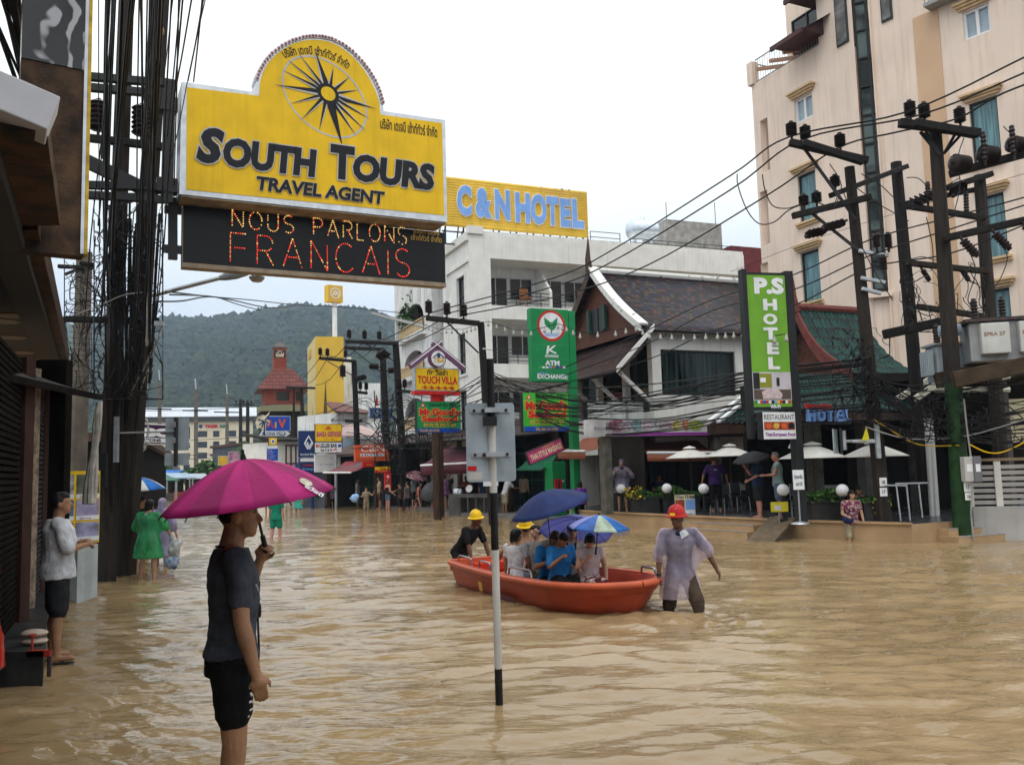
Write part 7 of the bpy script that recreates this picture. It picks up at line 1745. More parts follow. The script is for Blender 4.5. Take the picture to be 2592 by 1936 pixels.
stripes('striped_tee', (0.015,0.015,0.017), (0.20,0.20,0.20), 14)
def film(name, col, alpha=.72, var=.3):
 m = mat(name, col, .25, var, 7, alpha=alpha, bump=1.0, bscale=16, spec=.5, stretch=(1,1,.35), thin=.3)
 return m
film('lilac_film', (0.50,0.40,0.62), .66); film('green_film', (0.03,0.42,0.14), .62); film('violet_film', (0.40,0.36,0.56), .80); film('red_film', (0.45,0.012,0.012), .95); film('grey_film', (0.22,0.20,0.30), .8); film('pink_film', (0.74,0.64,0.82), .29)
def put_on_person(P, text, z, mt, w_=.1, back=False): pass
WAKES += [(-1.48,4.6,.012,.35,.16)]
# 1 man with the pink umbrella
def pink_man():
 x, y = xy(586, 1500, 4.62)
 p = Person('man in a slate t-shirt and black shorts holding the pink umbrella', x, y, .0, 66, 1.81, lean=1, head=(14,-2), armR=((.16,.05,-1),(.06,.26,-1)), armL=((-.10,.22,-.97),(.15,.34,.93)), legR=(1,3,2), legL=(3,4,2), skin='skin_tan', vox=.0075, fat=.97, grip=(.15,.95))
 p.shirt('slate_tee', .62, .019, -.02, fold=.03); s = p.shorts('black_shorts', .56, loose=1.08, mats=['black_shorts','sign_back','sign_white'], extra=[((-.075+.015*j-.004*i+(.10 if i > 9 else 0), -.155 if i < 10 else .0, p.pel.z+.06-.032*i-.012*j), (.015,.10,.0105), 1) for i in range(4) for j in range(6)]+[((.16-.01*j, .11+.012*j, p.pel.z-.13-.036*i-.004*j), (.014,.05,.006), 2) for i in range(7) for j in range(3)]); p.hair('hair_black', vol=.99)
 m = MB(); m.tube([p.up((.03,.115,.30)), p.up((.06,.06,.46)), p.up((.07,-.04,.545)), p.up((0,-.085,.545)), p.up((-.07,-.04,.545)), p.up((-.06,.06,.46)), p.up((-.01,.12,.30)), p.up((.0,.135,.02)), p.up((.01,.13,-.06))], .006, 6); m.build('neck_strap', M_('black_cloth'), p.t)
 m = MB(); q = lerp(p.el[-1], p.wr[-1], .52)+V((0,.0,-.03)); m.ball(q, (.055,.055,.10), 12, 8); m.tube([q+V((0,.02,-.06)), q+V((.01,.05,-.16))], [.03,.012], 8); soft(m, 'black_bag', M_('black_cloth'), p.t, .012, 2, .03)
 m = MB(); m.tube([p.up((.115,.098,.36)), p.up((.13,.085,.33)), p.up((.115,.10,.30)), p.up((.10,.11,.33)), p.up((.115,.098,.36))], .004, 5); m.build('shirt_print', M_('silver_ink'), p.t)
 hand = p.w(p.palm[-1])
 apex = pt(617, 1162, 4.45)
 ax = V((-.11,-.10,.98)).normalized()
 def emb(t, f):
  W = t.matrix_world if False else LOCM[t.name]
  m = MB(); n = 28; Wi = W.inverted()
  for nm, (cx, cy), r, mt in (('round_emblem', (773,1222), 11, 'pale_emblem'),):
   P = []
   # find the canopy point nearest to that direction
   best = min(((f(2*math.pi*i/240, .5+.45*j/40)) for i in range(240) for j in range(41)), key=lambda q: pxd(W @ q, cx, cy))
   nrm = best.copy(); nrm.z = .9*rad_; nrm.normalize()
   u = nrm.orthogonal().normalized(); v = nrm.cross(u)
   m.add([best+nrm*.008+u*(.034*math.cos(2*math.pi*i/n))+v*(.034*math.sin(2*math.pi*i/n)) for i in range(n)], [tuple(range(n))])
  m.build('round_emblem', mat('pale_emblem', (0.50,0.46,0.36), .5, .3, 30), t)
  best2 = min(((f(2*math.pi*i/240, .5+.48*j/40)) for i in range(240) for j in range(41)), key=lambda q: pxd(W @ q, 794, 1243))
  nrm = best2.copy(); nrm.z = .9*rad_; nrm.normalize(); U = V((nrm.x, nrm.y, 0)).normalized(); rgt = V((-U.y, U.x, 0)); dn = nrm.cross(rgt)
  m = MB(); vs, fs, lo, hi = text_geo('สวัสดี', .03); s_ = .10/(hi[0]-lo[0])
  dr = W.to_3x3().inverted() @ V((1,0,-.35)); rgt = (dr-nrm*dr.dot(nrm)).normalized(); upv = nrm.cross(rgt)
  m.add([best2+nrm*.010+rgt*((a-lo[0])*s_-.05)+upv*((b-lo[1])*s_-.02) for a, b in vs], fs); m.build('printed_word', M_('sign_white'), t)
 rad_ = .50
 umbrella('large magenta umbrella held over the man in the slate t-shirt', apex, ax, .43, .215, 16, ['pink_cloth','pink_cloth_b'], hand, tip=.05, flat=1.75, emblem=emb, dents=.02)
def pxd(p, cx, cy):
 q = CAMM.inverted() @ p
 u, v = CX+F*q.x/-q.z, CY-F*q.y/-q.z
 d = 0 if q.z > -1e9 else 0
 return (u-cx)**2+(v-cy)**2 + (-q.z)*200
pink_man()
# 2 man in white, arms folded
x, y = gxy(152, 9.5)
p = Person('man in a white t-shirt and dark shorts with folded arms by the shop', x, y, .02, 62, 1.76, head=(12,-4), armR=((.25,.35,-1),(-.75,.62,.12)), armL=((-.25,.35,-1),(.75,.62,.22)), legR=(2,4,4), legL=(-2,2,4), vox=.012, fat=1.16, skin='skin_tan', grip=(.6,.6))
p.shirt('white_tee', .95, .03, -.16, fold=.03, loose=1.3); p.shorts('dark_shorts', .9, loose=1.15); p.hair('hair_black', vol=1.04); p.sandals(); WAKES.append((x, y, .008, .4, .18))
# 3 green poncho with bags
x, y = gxy(378, 17.5)
p = Person('woman seen from behind in a green plastic rain poncho with carrier bags', x, y, -.12, 8, 1.62, head=(10,0), fat=1.22, armR=((.5,.2,-.8),(.25,.5,-.9)), armL=((-.45,.2,-.8),(-.1,.6,-.6)), legR=(0,2,6), legL=(0,2,6), vox=.018, skin='skin_fair')
p.shorts('khaki', .7); p.shirt('blue_print', .4); p.poncho('green_film', .42, sl=1.15, fat=1.12); p.hair('hair_black', .06, 1.1); WAKES.append((x, y, .02, .6, .22))
h = p.w(p.wr[1])
for i, (dx, dz, r, mt, lb) in enumerate(((.08,-.22,(.12,.09,.2),'bag_clear','clear plastic carrier bag held by the green poncho wearer, upper one'),(.03,-.52,(.16,.1,.13),'bag_print','white and blue printed carrier bag held low by the green poncho wearer'))):
 m = MB(); c = h+V((dx,0,dz)); m.ball(c, r, 14, 10); m.tube([c+V((-.05,0,r[2]*.8)), h, c+V((.05,0,r[2]*.8))], .008, 5)
 o = m.single('carrier_bag', mat(mt, (0.45,0.47,0.46) if i == 0 else (0.45,0.50,0.58), .3, .4, 12, col2=None if i == 0 else (0.05,0.14,0.30)), lb, 'bag', 'carrier bags'); d = o.modifiers.new('crumple', 'DISPLACE'); d.texture = _wr; d.strength = .16
# 4 pair under the striped umbrella, lilac raincoat beside
x, y = gxy(357, 20.2)
p = Person('person in black under the blue and white umbrella', x, y, -.2, 20, 1.72, head=(30,0), vox=.02, armR=((.2,.3,-.8),(-.3,.6,.6)), fat=1.1); p.shirt('black_tee', .6); p.shorts('black_shorts', .9); p.hair()
umbrella('blue and white panelled umbrella beyond the thick poles', pt(347,1208,20.0), (-.05,-.05,1), .62, .30, 8, ['sky_cloth','white_cloth'], p.w(p.palm[1]), tip=.05)
x, y = gxy(334, 20.6); p = Person('person with dark hair half hidden behind the thick rear pole', x, y, -.2, 10, 1.62, vox=.022, fingers=False); p.shirt('black_tee', .6); p.shorts('black_shorts', 1.7); p.hair('hair_black', .1)
x, y = gxy(412, 19.4); p = Person('person in a hooded lilac raincoat walking past the green poncho', x, y, -.2, 15, 1.68, vox=.02, armR=((.3,.1,-1),(.2,.3,-1)), skin='skin_fair'); p.shirt('tan_wear', .5); p.shorts('khaki', .8); p.poncho('violet_film', .5, True, 1.3); WAKES.append((x,y,.02,.5,.22))
# 5 green clad man and others beyond the pink umbrella
x, y = gxy(699, 27.4); p = Person('person in green t-shirt and shorts wading away beyond the pink umbrella', x, y, -.28, 10, 1.72, vox=.02, legR=(3,6,4), legL=(-4,4,4), skin='skin_pink'); p.shirt('green_tee', .6, loose=1.1); p.shorts('green_tee', .62, loose=1.15); p.hair('hair_brown'); WAKES += [(x,y,.03,.9,.3)]
x, y = gxy(755, 42); p = Person('person in a pale teal skirt beyond the pink umbrella', x, y, -.15, 20, 1.62, vox=.025, skin='skin_fair'); p.shirt('teal_tee', .5); p.skirt('teal_tee', .4, .12); p.hair('hair_black', .1)
x, y = gxy(678, 44); p = Person('far wader hidden mostly by the pink umbrella', x, y, -.2, 200, 1.7, vox=.03, skin='skin_pink'); p.tank('white_tee'); p.shorts('denim', .6); p.hair()
# 6 far kerb crowd: label, px, D, face, height, build
def crowd():
 def g(lab, px, D, face, h, zf=-.12, **k):
  x, y = gxy(px, D); k.setdefault('vox', .024); return Person(lab, x, y, zf, face, h, group='people along the flooded kerb', **k)
 p = g('dark clad person near the cash machine', 819, 53, 180, 1.6); p.shirt('black_tee', .6); p.shorts('black_shorts', 1.6); p.hair()
 p = g('small person in a hooded grey lilac rain cape before the cash machine', 837, 52, 190, 1.42, skin='skin_fair', armR=((.6,.2,-.8),(.1,.3,-.8))); p.shorts('dark_shorts', .7); p.poncho('grey_film', .2, True, 1.5)
 p = g('child in tan clothes carrying a pale blue bag', 926, 43, 150, 1.38, armR=((.3,.2,-.9),(.5,.3,.2)), armL=((-.5,.3,-.6),(-.3,.3,.9)), skin='skin_fair'); p.shirt('tan_wear', .8); p.shorts('tan_wear', 1.5); p.hair('hair_brown', .05)
 m = MB(); m.ball(p.w(p.wr[1])+V((-.25,0,-.1)), (.22,.16,.2), 12, 8); m.single('carrier_bag', mat('pale_blue_bag', (0.28,0.45,0.72), .4, .2, 8), 'pale blue bag carried by the child in tan', 'bag').modifiers.new('crumple','DISPLACE').texture = _wr; bpy.data.objects['carrier_bag.002'].modifiers[0].strength = .3
 p = g('woman in a black vest top and denim shorts with long reddish hair', 981, 44, 55, 1.72, skin='skin_pink', fat=1.12, armR=((.3,.0,-1),(.2,.6,-.5))); p.tank('black_tee'); p.shorts('denim', .45); p.hair(mat('hair_red', (0.16,0.05,0.035), .5, .3, 40).name, .2, 1.08)
 p = g('boy in brown with white striped black trousers, pointing', 1012, 43, 290, 1.52, armL=((-.4,.7,-.4),(-.2,1,.1))); p.shirt('brown_wear', .6); p.shorts('black_shorts', 1.0); p.hair()
 p = g('man in a striped t-shirt beside the pointing boy', 1031, 43, 300, 1.58, fat=1.12, armR=((.2,.3,-1),(0,.6,-.6))); p.shirt('striped_tee', .7, loose=1.2); p.shorts('black_shorts', 1.0, loose=1.1); p.hair()
 p = g('girl in an orange vest and dark skirt bending forward', 1056, 44, 100, 1.58, lean=12, legR=(25,20,3), legL=(-15,5,3), skin='skin_pink'); p.tank('orange_tee'); p.skirt('dark_shorts', .3, .05); p.hair('hair_black', .12)
 p = g('person in a pale blue shirt on the pavement under the pink bundle', 1047, 46, 120, 1.66, .1, skin='skin_fair'); p.shirt('blue_print', .6); p.shorts('dark_shorts', 1.0); p.hair('hair_brown', .05)
 p = g('tall man in a black t-shirt standing on the pavement with pale print', 1070, 46.5, 185, 1.85, .22, skin='skin_pink', armR=((.2,.3,-1),(-.3,.6,-.2))); p.shirt('black_tee', .7, loose=1.15); p.shorts('black_shorts', .9, loose=1.15); p.hair('hair_grey', vol=.97)
 m = MB(); m.box(-.10,.10,.155,.165,p.pel.z+.36,p.pel.z+.40); m.build('shirt_print', M_('silver_ink'), p.t)
 p = g('person in turquoise shorts hidden behind the dark umbrella', 1098, 42.5, 340, 1.66, skin='skin_pink', armL=((-.3,.4,-.8),(-.2,.8,.2))); p.shirt('grey_cloth', .6); p.shorts('teal_tee', .5, loose=1.2); p.hair()
 umbrella('dark grey umbrella carried low before the turquoise shorts', pt(1088,1236,42.3), (-.3,-.75,.55), .62, .26, 8, ['grey_cloth'], p.w(p.palm[-1]), tip=.05)
 p = g('person in dark green shorts and black top beside the dark umbrella', 1113, 42.3, 20, 1.74, fat=1.05); p.shirt('black_tee', .7); p.shorts('green_tee', .7, loose=1.15); p.hair()
 p = g('person in a short violet raincoat next to the food counter', 1127, 42, 90, 1.66, .12, skin='skin_fair'); p.shorts('dark_shorts', .5); p.poncho('violet_film' if False else film('mauve_film', (0.36,0.16,0.42), .9).name, .22, False, 1.5); p.hair('hair_black', .12)
 p = g('person in black behind the violet raincoat', 1136, 43.2, 200, 1.72, .12); p.shirt('black_tee', .6); p.shorts('black_shorts', .9); p.hair()
 umbrella('pink folded umbrella held above the kerb crowd', pt(1058,1193,45.5), (.25,-.3,.9), .62, .3, 8, ['floral_pink'], pt(1052,1235,46), tip=.05)
 p = g('man in a white shirt and pale shorts leaning over at the counter', 1276, 37.5, 60, 1.70, .0, lean=20, armR=((.1,.6,-.7),(0,.9,-.1)), armL=((-.1,.6,-.7),(0,.9,-.1))); p.shirt('white_tee', .7, loose=1.15); p.shorts('khaki', .9, loose=1.2); p.hair()
 p = g('person in a tan shirt inside the massage shop', 1325, 38.5, 30, 1.66, .1); p.shirt('tan_wear', .7); p.shorts('black_shorts', 1.6); p.hair('hair_black', .15)
 for i, (px, D, f, a, b, lb) in enumerate(((792,58,160,'navy_tee','khaki','far wader in a navy top beyond the magenta umbrella'),(868,56,200,'grey_tee','denim','person in grey standing under the red and grey awning'),(905,50,90,'white_tee','dark_shorts','person in a white top by the small shop post'),(1180,40.5,330,'orange_tee','denim','person in a dull orange top behind the food counter'),(1222,39.5,20,'navy_tee','black_shorts','person in navy behind the food counter end'),(960,47,250,'khaki','brown_wear','person in khaki beside the red door panel'))): p = g(lb, px, D, f, 1.6+.03*i, .0, vox=.03, fingers=False); p.shirt(a, .6); p.shorts(b, .9); p.hair('hair_black', .1*(i % 2))
crowd()
# people on the terrace
def terrace_people():
 def g(lab, px, D, face, h, zf=TZ, **k):
  x, y = gxy(px, D); k.setdefault('vox', .02); return Person(lab, x, y, zf, face, h, **k)
 p = g('person in a violet top crouching at the terrace corner, seen from behind', 1468, 30.4, 350, 1.6, pelz=.72, legR=(70,100,5), legL=(60,95,5), lean=10); p.shirt('violet_tee', .8, loose=1.15); p.shorts('black_shorts', 1.8); p.hair('hair_black', .1, 1.1)
 p = g('photographer in a lilac rain cape on the terrace', 1573, 28.6, 185, 1.70, armR=((.45,.3,-.7),(-.45,.5,.65)), armL=((-.45,.3,-.7),(.45,.5,.65)), skin='skin_fair'); p.shirt('grey_tee', .6); p.shorts('dark_shorts', .8); p.poncho('grey_film', .3, True, 1.2)
 m = MB(); c = (p.palm[1]+p.palm[-1])*.5+V((0,.03,.04)); m.box(c.x-.06,c.x+.06,c.y-.03,c.y+.03,c.z-.04,c.z+.04); m.cyl(c+V((0,.03,0)), c+V((0,.08,0)), .03, .03, 10); m.T = None
 m.v = [tuple(p.M @ V(q)) for q in m.v]; m.single('camera_body', M_('box_black'), 'small black camera held up by the person in the lilac rain cape', 'camera')
 p = g('person with bare folded arms in the dark restaurant', 1667, 29.5, 180, 1.6, pelz=.9, legR=(80,80,4), legL=(80,80,4), armR=((.25,.4,-.9),(-.85,.4,.05)), armL=((-.25,.4,-.9),(.85,.4,.1)), skin='skin_tan'); p.shirt('navy_tee', .5); p.shorts('black_shorts', 1.6); p.hair('hair_black', .1)
 p = g('man in a straw hat and purple t-shirt seen from behind', 1808, 26.4, 5, 1.72, armR=((.5,.1,-.9),(.2,.3,-1)), armL=((-.5,.1,-.9),(-.2,.3,-1)), fat=1.15); p.shirt('purple_tee', .8, loose=1.15); p.shorts('black_shorts', 1.7); p.hair(); p.hat(mat('straw', (0.40,0.28,0.12), .8, .2, 20).name, .2, 'straw_hat', 'box_black')
 m = MB(); put(m, '50', -.045, .045, p.pel.z+.36*p.k, p.pel.z+.40*p.k, y=-.165, bold=.04); m.build('shirt_number', M_('silver_ink'), p.t)
 p = g('heavy man in a navy polo and shorts holding a black umbrella', 1915, 23.4, 275, 1.72, fat=1.25, armR=((.1,.45,-.8),(-.2,.5,.75)), armL=((-.2,.2,-1),(-.1,.6,-.3)), skin='skin_pink'); p.shirt('navy_tee', .75, loose=1.15); p.shorts('dark_shorts', .85, loose=1.2); p.hair('hair_grey', vol=.96); p.sandals()
 umbrella('black umbrella held by the heavy man in navy', pt(1898,1144,23.2), (-.2,-.15,.95), .52, .20, 8, ['black_cloth'], p.w(p.palm[1]), tip=.05)
 p = g('grey haired man in a sleeveless teal plaid shirt and denim shorts', 1966, 23.0, 285, 1.73, fat=1.12, armR=((.2,.3,-.9),(-.3,.8,-.05)), armL=((-.3,.3,-.9),(.2,.8,-.05)), skin='skin_pink', head=(-15,4)); p.shirt('plaid', .18, loose=1.25); p.shorts('denim', .85, loose=1.15); p.hair('hair_grey'); p.sandals('brown_wear')
 x, y = gxy(2147, 21.0); p = Person('woman in a pink floral blouse and cream shorts wading', x, y, -.42, 190, 1.62, head=(-35,8), armL=((-.2,.1,-1),(-.1,.3,-1)), armR=((.2,.1,-1),(-.3,.8,-.2)), legR=(8,10,3), legL=(-3,3,3), vox=.016, skin='skin_fair'); p.shirt('floral_pink', .5, loose=1.1); p.shorts('khaki', .85, loose=1.1); p.hair('hair_black', .12, 1.05); WAKES.append((x,y,.03,.6,.22))
 m = MB(); m.ball(p.pel+V((.12,.16,.06)), (.13,.07,.1), 12, 8); m.tube([p.pel+V((.15,.12,.12)), p.up((.05,.13,.36)), p.up((-.12,.0,.50)), p.up((-.14,-.1,.40)), p.pel+V((.02,-.12,.14))], .010, 5); m.v = [tuple(p.M @ V(q)) for q in m.v]; m.single('shoulder_bag', M_('navy_cloth'), 'dark shoulder bag worn by the woman in the floral blouse', 'bag')
 x, y = gxy(2170, 21.7); p = Person('man in a black printed t-shirt wading behind the woman in floral', x, y, -.42, 195, 1.70, head=(15,25), armL=((-.3,.4,-.8),(-.1,.9,.0)), legR=(5,6,3), legL=(-6,4,3), vox=.018, skin='skin_tan'); p.shirt('black_tee', .6); p.shorts('denim', .8); p.hair(); WAKES.append((x,y,.03,.6,.22))
 m = MB(); put(m, 'AI', .03, -.10, p.pel.z+.30*p.k, p.pel.z+.35*p.k, y=.135, bold=.03); m.build('shirt_print', M_('letter_blue'), p.t)
 c = p.w(p.palm[-1])+V((.12,-.1,.06)); m = MB()
 for i in range(60): v = V((RC.gauss(0,.09), RC.gauss(0,.06), RC.gauss(0,.08))); m.ball(c+v, RC.uniform(.02,.04), 6, 4)
 m.single('flower_bouquet', mat('yellow_petal', (0.62,0.44,0.02), .6, .2, 20), 'yellow bouquet carried by the man in the black printed t-shirt', 'flowers')
terrace_people()
x, y = gxy(-52, 7.35); p = Person('person in a red rain cape at the frame edge by the black step', x, y, -.05, 80, 1.66, vox=.016); p.shorts('denim', 1.2); p.poncho('red_film', .50, True, 1.4)
# ================================================================== boat and its people
BA = V((-.58, 15.25)); BD = V((.488,-.873)).normalized(); BR = V((.873,.488))
BM = Matrix.Translation((BA.x, BA.y, 0)) @ Matrix.Rotation(math.atan2(BD.y, BD.x), 4, 'Z')      # local x to the bow, local y to port (the far side)
def boat():
 t = thing('rescue_boat', 'orange red plastic boat carrying passengers through the flood', 'boat', BM)
 L = 4.45; n = 36
 def half(x):                              # half beam at the rim
  u = x/L
  if u < .72: return .62+.20*math.sin(math.pi*min(u/.72, 1)*.5)
  v = (u-.72)/.28; return .82*(1-v**2.6)**.55 if v < 1 else 0.0
 def zr(x): return .36+.07*(x/L)**2+.05*(1-x/L)**3
 xs = [L*(1-(1-i/n)**1.35) for i in range(n+1)]
 secs = []
 prof = [(1.0,0.0),(1.06,-.015),(1.07,-.055),(1.0,-.07),(.97,-.16),(.93,-.22),(.93,-.24),(.86,-.36),(.72,-.50),(.40,-.60),(0,-.62)]
 def sec(x, inner=False):
  h = max(half(x), .0015); z = zr(x); b = (x/L); lift = .30*max(0, (b-.62)/.38)**2
  out = []
  P = [(.93,.0),(.88,-.05),(.84,-.25),(.70,-.34),(0,-.35)] if inner else prof
  for s_, d in P: out.append((h*s_, z+d*(1-(0 if inner else lift*.9)) ))
  return out
 def surf(m, inner):
  rows = []
  for x in xs:
   q = sec(x, inner); xx = x
   rows.append([V((x+(-.34*max(0,(x/L-.6)/.4)*(i/(len(q)-1))**1.6 if not inner else -max(0,(x/L-.6)/.4)*(.10+.42*(i/(len(q)-1))**1.2)), y, z)) for i, (y, z) in enumerate(q)] + [V((x+(-.34*max(0,(x/L-.6)/.4)*(i/(len(q)-1))**1.6 if not inner else -max(0,(x/L-.6)/.4)*(.10+.42*(i/(len(q)-1))**1.2)), -y, z)) for i, (y, z) in reversed(list(enumerate(q)))][1:])
  w_ = len(rows[0]); vs = [v for r in rows for v in r]
  fs = [(i*w_+j, (i+1)*w_+j, (i+1)*w_+j+1, i*w_+j+1) for i in range(len(rows)-1) for j in range(w_-1)]
  if inner: fs = [f[::-1] for f in fs]
  fs.append(tuple(range(w_)) if inner else tuple(reversed(range(w_))))
  o = m.smooth; m.smooth = True; m.add(vs, fs); m.smooth = o
 m = MB(); surf(m, False); m.build('hull', mat('boat_red', (0.40,0.065,0.028), .38, .16, 2.2, streak=.35, scol=(0.20,0.05,0.03), bump=.08, bscale=9), t)
 m = MB(); surf(m, True)
 m.build('inner_shell', mat('boat_inner', (0.36,0.055,0.028), .4, .15, 3), t)
 # gunwale top joining the shells
 m = MB(); o = []; i_ = []
 for sgn in (1, -1):
  A = [V((x, sgn*max(half(x),.0015)*1.0, zr(x)+.006)) for x in xs]; B = [V((x-.10*max(0,(x/L-.6)/.4), sgn*max(half(x),.0015)*.92, zr(x)+.004)) for x in xs]
  k = len(xs); m.add(A+B, [((j, j+1, k+j+1, k+j) if sgn < 0 else (j+1, j, k+j, k+j+1)) for j in range(k-1)])
  m.tube([V((x, sgn*max(half(x),.0015)*1.045, zr(x)-.03)) for x in xs], .042, 8, False)
 m.box(-.05, .06, -.62, .62, .24, zr(0)+.02); m.build('gunwale', mat('boat_rim', (0.50,0.10,0.045), .35, .12, 3), t, bevel=.01)
 for x, w_ in ((.55,.35),(1.65,.32),(2.65,.30)): m = MB(); h = half(x)*.84; m.box(x-w_/2, x+w_/2, -h, h, .06, .20); m.build('bench', M_('boat_inner'), t, bevel=.02)
 def grab(x0, x1, sgn, out=.86):
  a, b = V((x0, sgn*half(x0)*out, zr(x0))), V((x1, sgn*half(x1)*out, zr(x1))); u = V((0,0,.10)); m = MB()
  m.tube([a, a+u*.8+(b-a)*.03, a+u+(b-a)*.12, b+u-(b-a)*.12, b+u*.8-(b-a)*.03, b], .016, 8); m.build('grab_rail', M_('steel'), t)
 grab(.15,.75,-1); grab(1.05,1.5,-1); grab(2.15,2.85,-1); grab(2.1,2.6,1); grab(3.55,4.05,1)
 m = MB(); m.box(-.03,.25,-.3,.3,.20,.36); m.build('stern_locker', mat('bright_red', (0.55,0.035,0.015), .4, .1, 3), t, bevel=.02)
 # registration patches on the near side
 def side(x, z): h = half(x); return V((x, -h*.985-.012, z))
 m = MB(); m.add([side(1.28,.20)+V((0,-.02,0)), side(1.42,.19)+V((0,-.02,0)), side(1.42,.05)+V((0,.0,0)), side(1.30,.06)], [(0,3,2,1)]); m.build('faded_patch', M_('gold_ink'), t)
 m = MB(); m.add([side(1.62,.09)+V((0,-.01,0)), side(2.5,.09)+V((0,-.01,0)), side(2.5,-.01)+V((0,.04,0)), side(1.62,-.01)+V((0,.04,0))], [(0,3,2,1)]); m.build('faded_name', mat('faded_violet', (0.16,0.05,0.09), .5, .3, 14), t)
 return t
boat()
for i in range(16): u = i/15; q = BM @ V((4.4*u, -.80 if u < .75 else -.80*(1-u)*3.2, 0)); WAKES.append((q.x, q.y, .010, .32, .15))
WAKES += [(2.0, 11.0, .02, .8, .3), (-1.3, 15.5, .02, .7, .28)]
def aboard():
 G_ = 'people in the boat'
 def g(lab, px, D, face, h, pelz, **k):
  x, y = gxy(px, D); k.setdefault('vox', .013); k.setdefault('legR', (82,80,6)); k.setdefault('legL', (82,80,6)); return Person(lab, x, y, 0, face, h, pelz=pelz, group=G_, **k)
 p = g('child in a white t-shirt sitting on the near rim of the boat', 1298, 13.2, 35, 1.42, .36, head=(40,5), legR=(75,80,6), legL=(75,80,6), armR=((.2,.25,-.9),(-.1,.5,-.9)), armL=((-.2,.1,-1),(-.1,.2,-1)), skin='skin_tan'); p.shirt('white_tee', .5, loose=1.1, fold=.04); p.shorts('blue_print', .6); p.hair('hair_black', .085, 1.1)
 p = g('oarsman in a black vest with a yellow hard hat, back turned', 1326, 14.2, 10, 1.72, .28, head=(0,-8), armR=((.35,.2,-.8),(.3,.6,-.4)), armL=((-.75,.15,-.6),(-.5,.3,-.8)), skin='skin_tan', fat=1.08); p.tank('black_cloth'); p.shorts('black_shorts', .9); p.hair(); p.helmet('helmet_yellow' if 'helmet_yellow' in MAT else mat('helmet_yellow', (0.72,0.46,0.015), .35, .08, 6).name)
 p = g('woman in a grey t-shirt laughing toward the children', 1362, 13.75, 215, 1.60, .30, head=(15,-4), side=6, armR=((.2,.2,-1),(.0,.5,-.9)), armL=((-.2,.1,-1),(0,.3,-1)), skin='skin_fair'); p.shirt('grey_tee', .55); p.shorts('olive_mud', 1.6); p.hair('hair_black', .02)
 p = g('adult with cropped dark hair bowing behind the boy in blue', 1382, 13.2, 160, 1.72, .27, lean=16, head=(0,30), armR=((.35,.35,-.8),(-.35,.7,.3)), armL=((-.2,.4,-.8),(.5,.7,.1)), skin='skin_tan', fat=1.12, grip=(.9,.5)); p.shirt('blue_tee', .7); p.shorts('black_shorts', .9); p.hair('hair_brown')
 umbrella('dark navy umbrella sheltering the people in the middle of the boat', pt(1380,1243,12.75), (-.28,-.15,.95), .60, .25, 10, ['navy_cloth'], pt(1396,1400,12.9), tip=.03, flat=1.8, dents=.03)
 p = g('boy in a bright blue t-shirt and black shorts looking down', 1408, 12.75, 150, 1.50, .33, lean=6, head=(5,38), armR=((.30,.30,-.85),(-.72,.45,.62)), armL=((-.28,.25,-.95),(.25,.75,-.75)), skin='skin_tan', fat=1.22, grip=(.9,.5)); p.shirt('blue_tee', .85, loose=1.15, fold=.035); p.shorts('black_shorts', .92, loose=1.15); p.hair('hair_black', vol=1.04)
 m = MB();
 p = g('man with a dark cap and glasses in a pale sleeveless jacket', 1443, 13.3, 195, 1.70, .29, head=(-20,0), armR=((.3,.3,-.8),(-.55,.7,.35)), armL=((-.3,.3,-.8),(.4,.7,.45)), skin='skin_fair', grip=(.9,.9)); p.shirt('beige_vest', .5); p.shorts('brown_wear', 1.5); p.hair(); p.cap('navy_cloth')
 m = MB(); m.tube([p.H((.075,.02,.016)), p.H((.05,.088,.016)), p.H((.012,.098,.012)), p.H((-.012,.098,.012)), p.H((-.05,.088,.016)), p.H((-.075,.02,.016))], .004, 5)
 for sx in (1,-1): m.lathe([(.020,0),(.023,.002),(.020,.004)], p.H((sx*.034,.092,.012)), 14, p.HR @ V((0,1,0)))
 m.build('glasses', M_('box_black'), p.t)
 for sx in (1,-1): m = MB(); m.tube([p.up((sx*.07,.08,.52)), p.up((sx*.05,.135,.36)), p.up((sx*.02,.145,.30))], .014, 6); m.build('jacket_band', M_('black_cloth'), p.t)
 umbrella('lavender umbrella with dark twig pattern leaning behind the boat passengers', pt(1460,1312,13.6), (.10,.45,.88), .58, .22, 8, ['lav_cloth'], p.w(p.palm[-1]), tip=.04)
 p = g('girl in a lace top and red floral skirt at the boat edge', 1484, 12.5, 165, 1.44, .34, lean=4, head=(20,35), armR=((.25,.2,-.9),(-.5,.55,.65)), armL=((-.22,.25,-1),(.1,.45,-1)), skin='skin_fair', grip=(.8,.3)); p.shirt('lace', .35, loose=1.05); p.skirt('floral_dress', .42, .06); p.hair('hair_black', .055, 1.12)
 umbrella("small blue child's umbrella with pale printed panels and a fringe", pt(1516,1303,12.2), (.06,-.10,.99), .43, .17, 8, ['deep_blue_cloth','mint_cloth','sky_cloth','lav_cloth'], pt(1508,1400,12.1), tip=.03, flat=1.6, fringe='sky_cloth')
 # stern man, leaning on the transom
 x, y = gxy(1160, 15.65); p = Person('man in a black t-shirt and yellow hard hat pushing the stern of the boat', x, y, -.42, 128, 1.72, lean=38, head=(-15,-28), armR=((.1,.35,-.9),(.05,.25,-1)), armL=((-.1,.45,-.9),(-.05,.3,-1)), legR=(12,18,4), legL=(-8,8,4), vox=.014, skin='skin_dark', group=G_); p.shirt('black_tee', .75, loose=1.1); p.shorts('dark_shorts', .9); p.hair(); p.helmet('helmet_yellow')
 WAKES.append((x, y, .02, .6, .22))
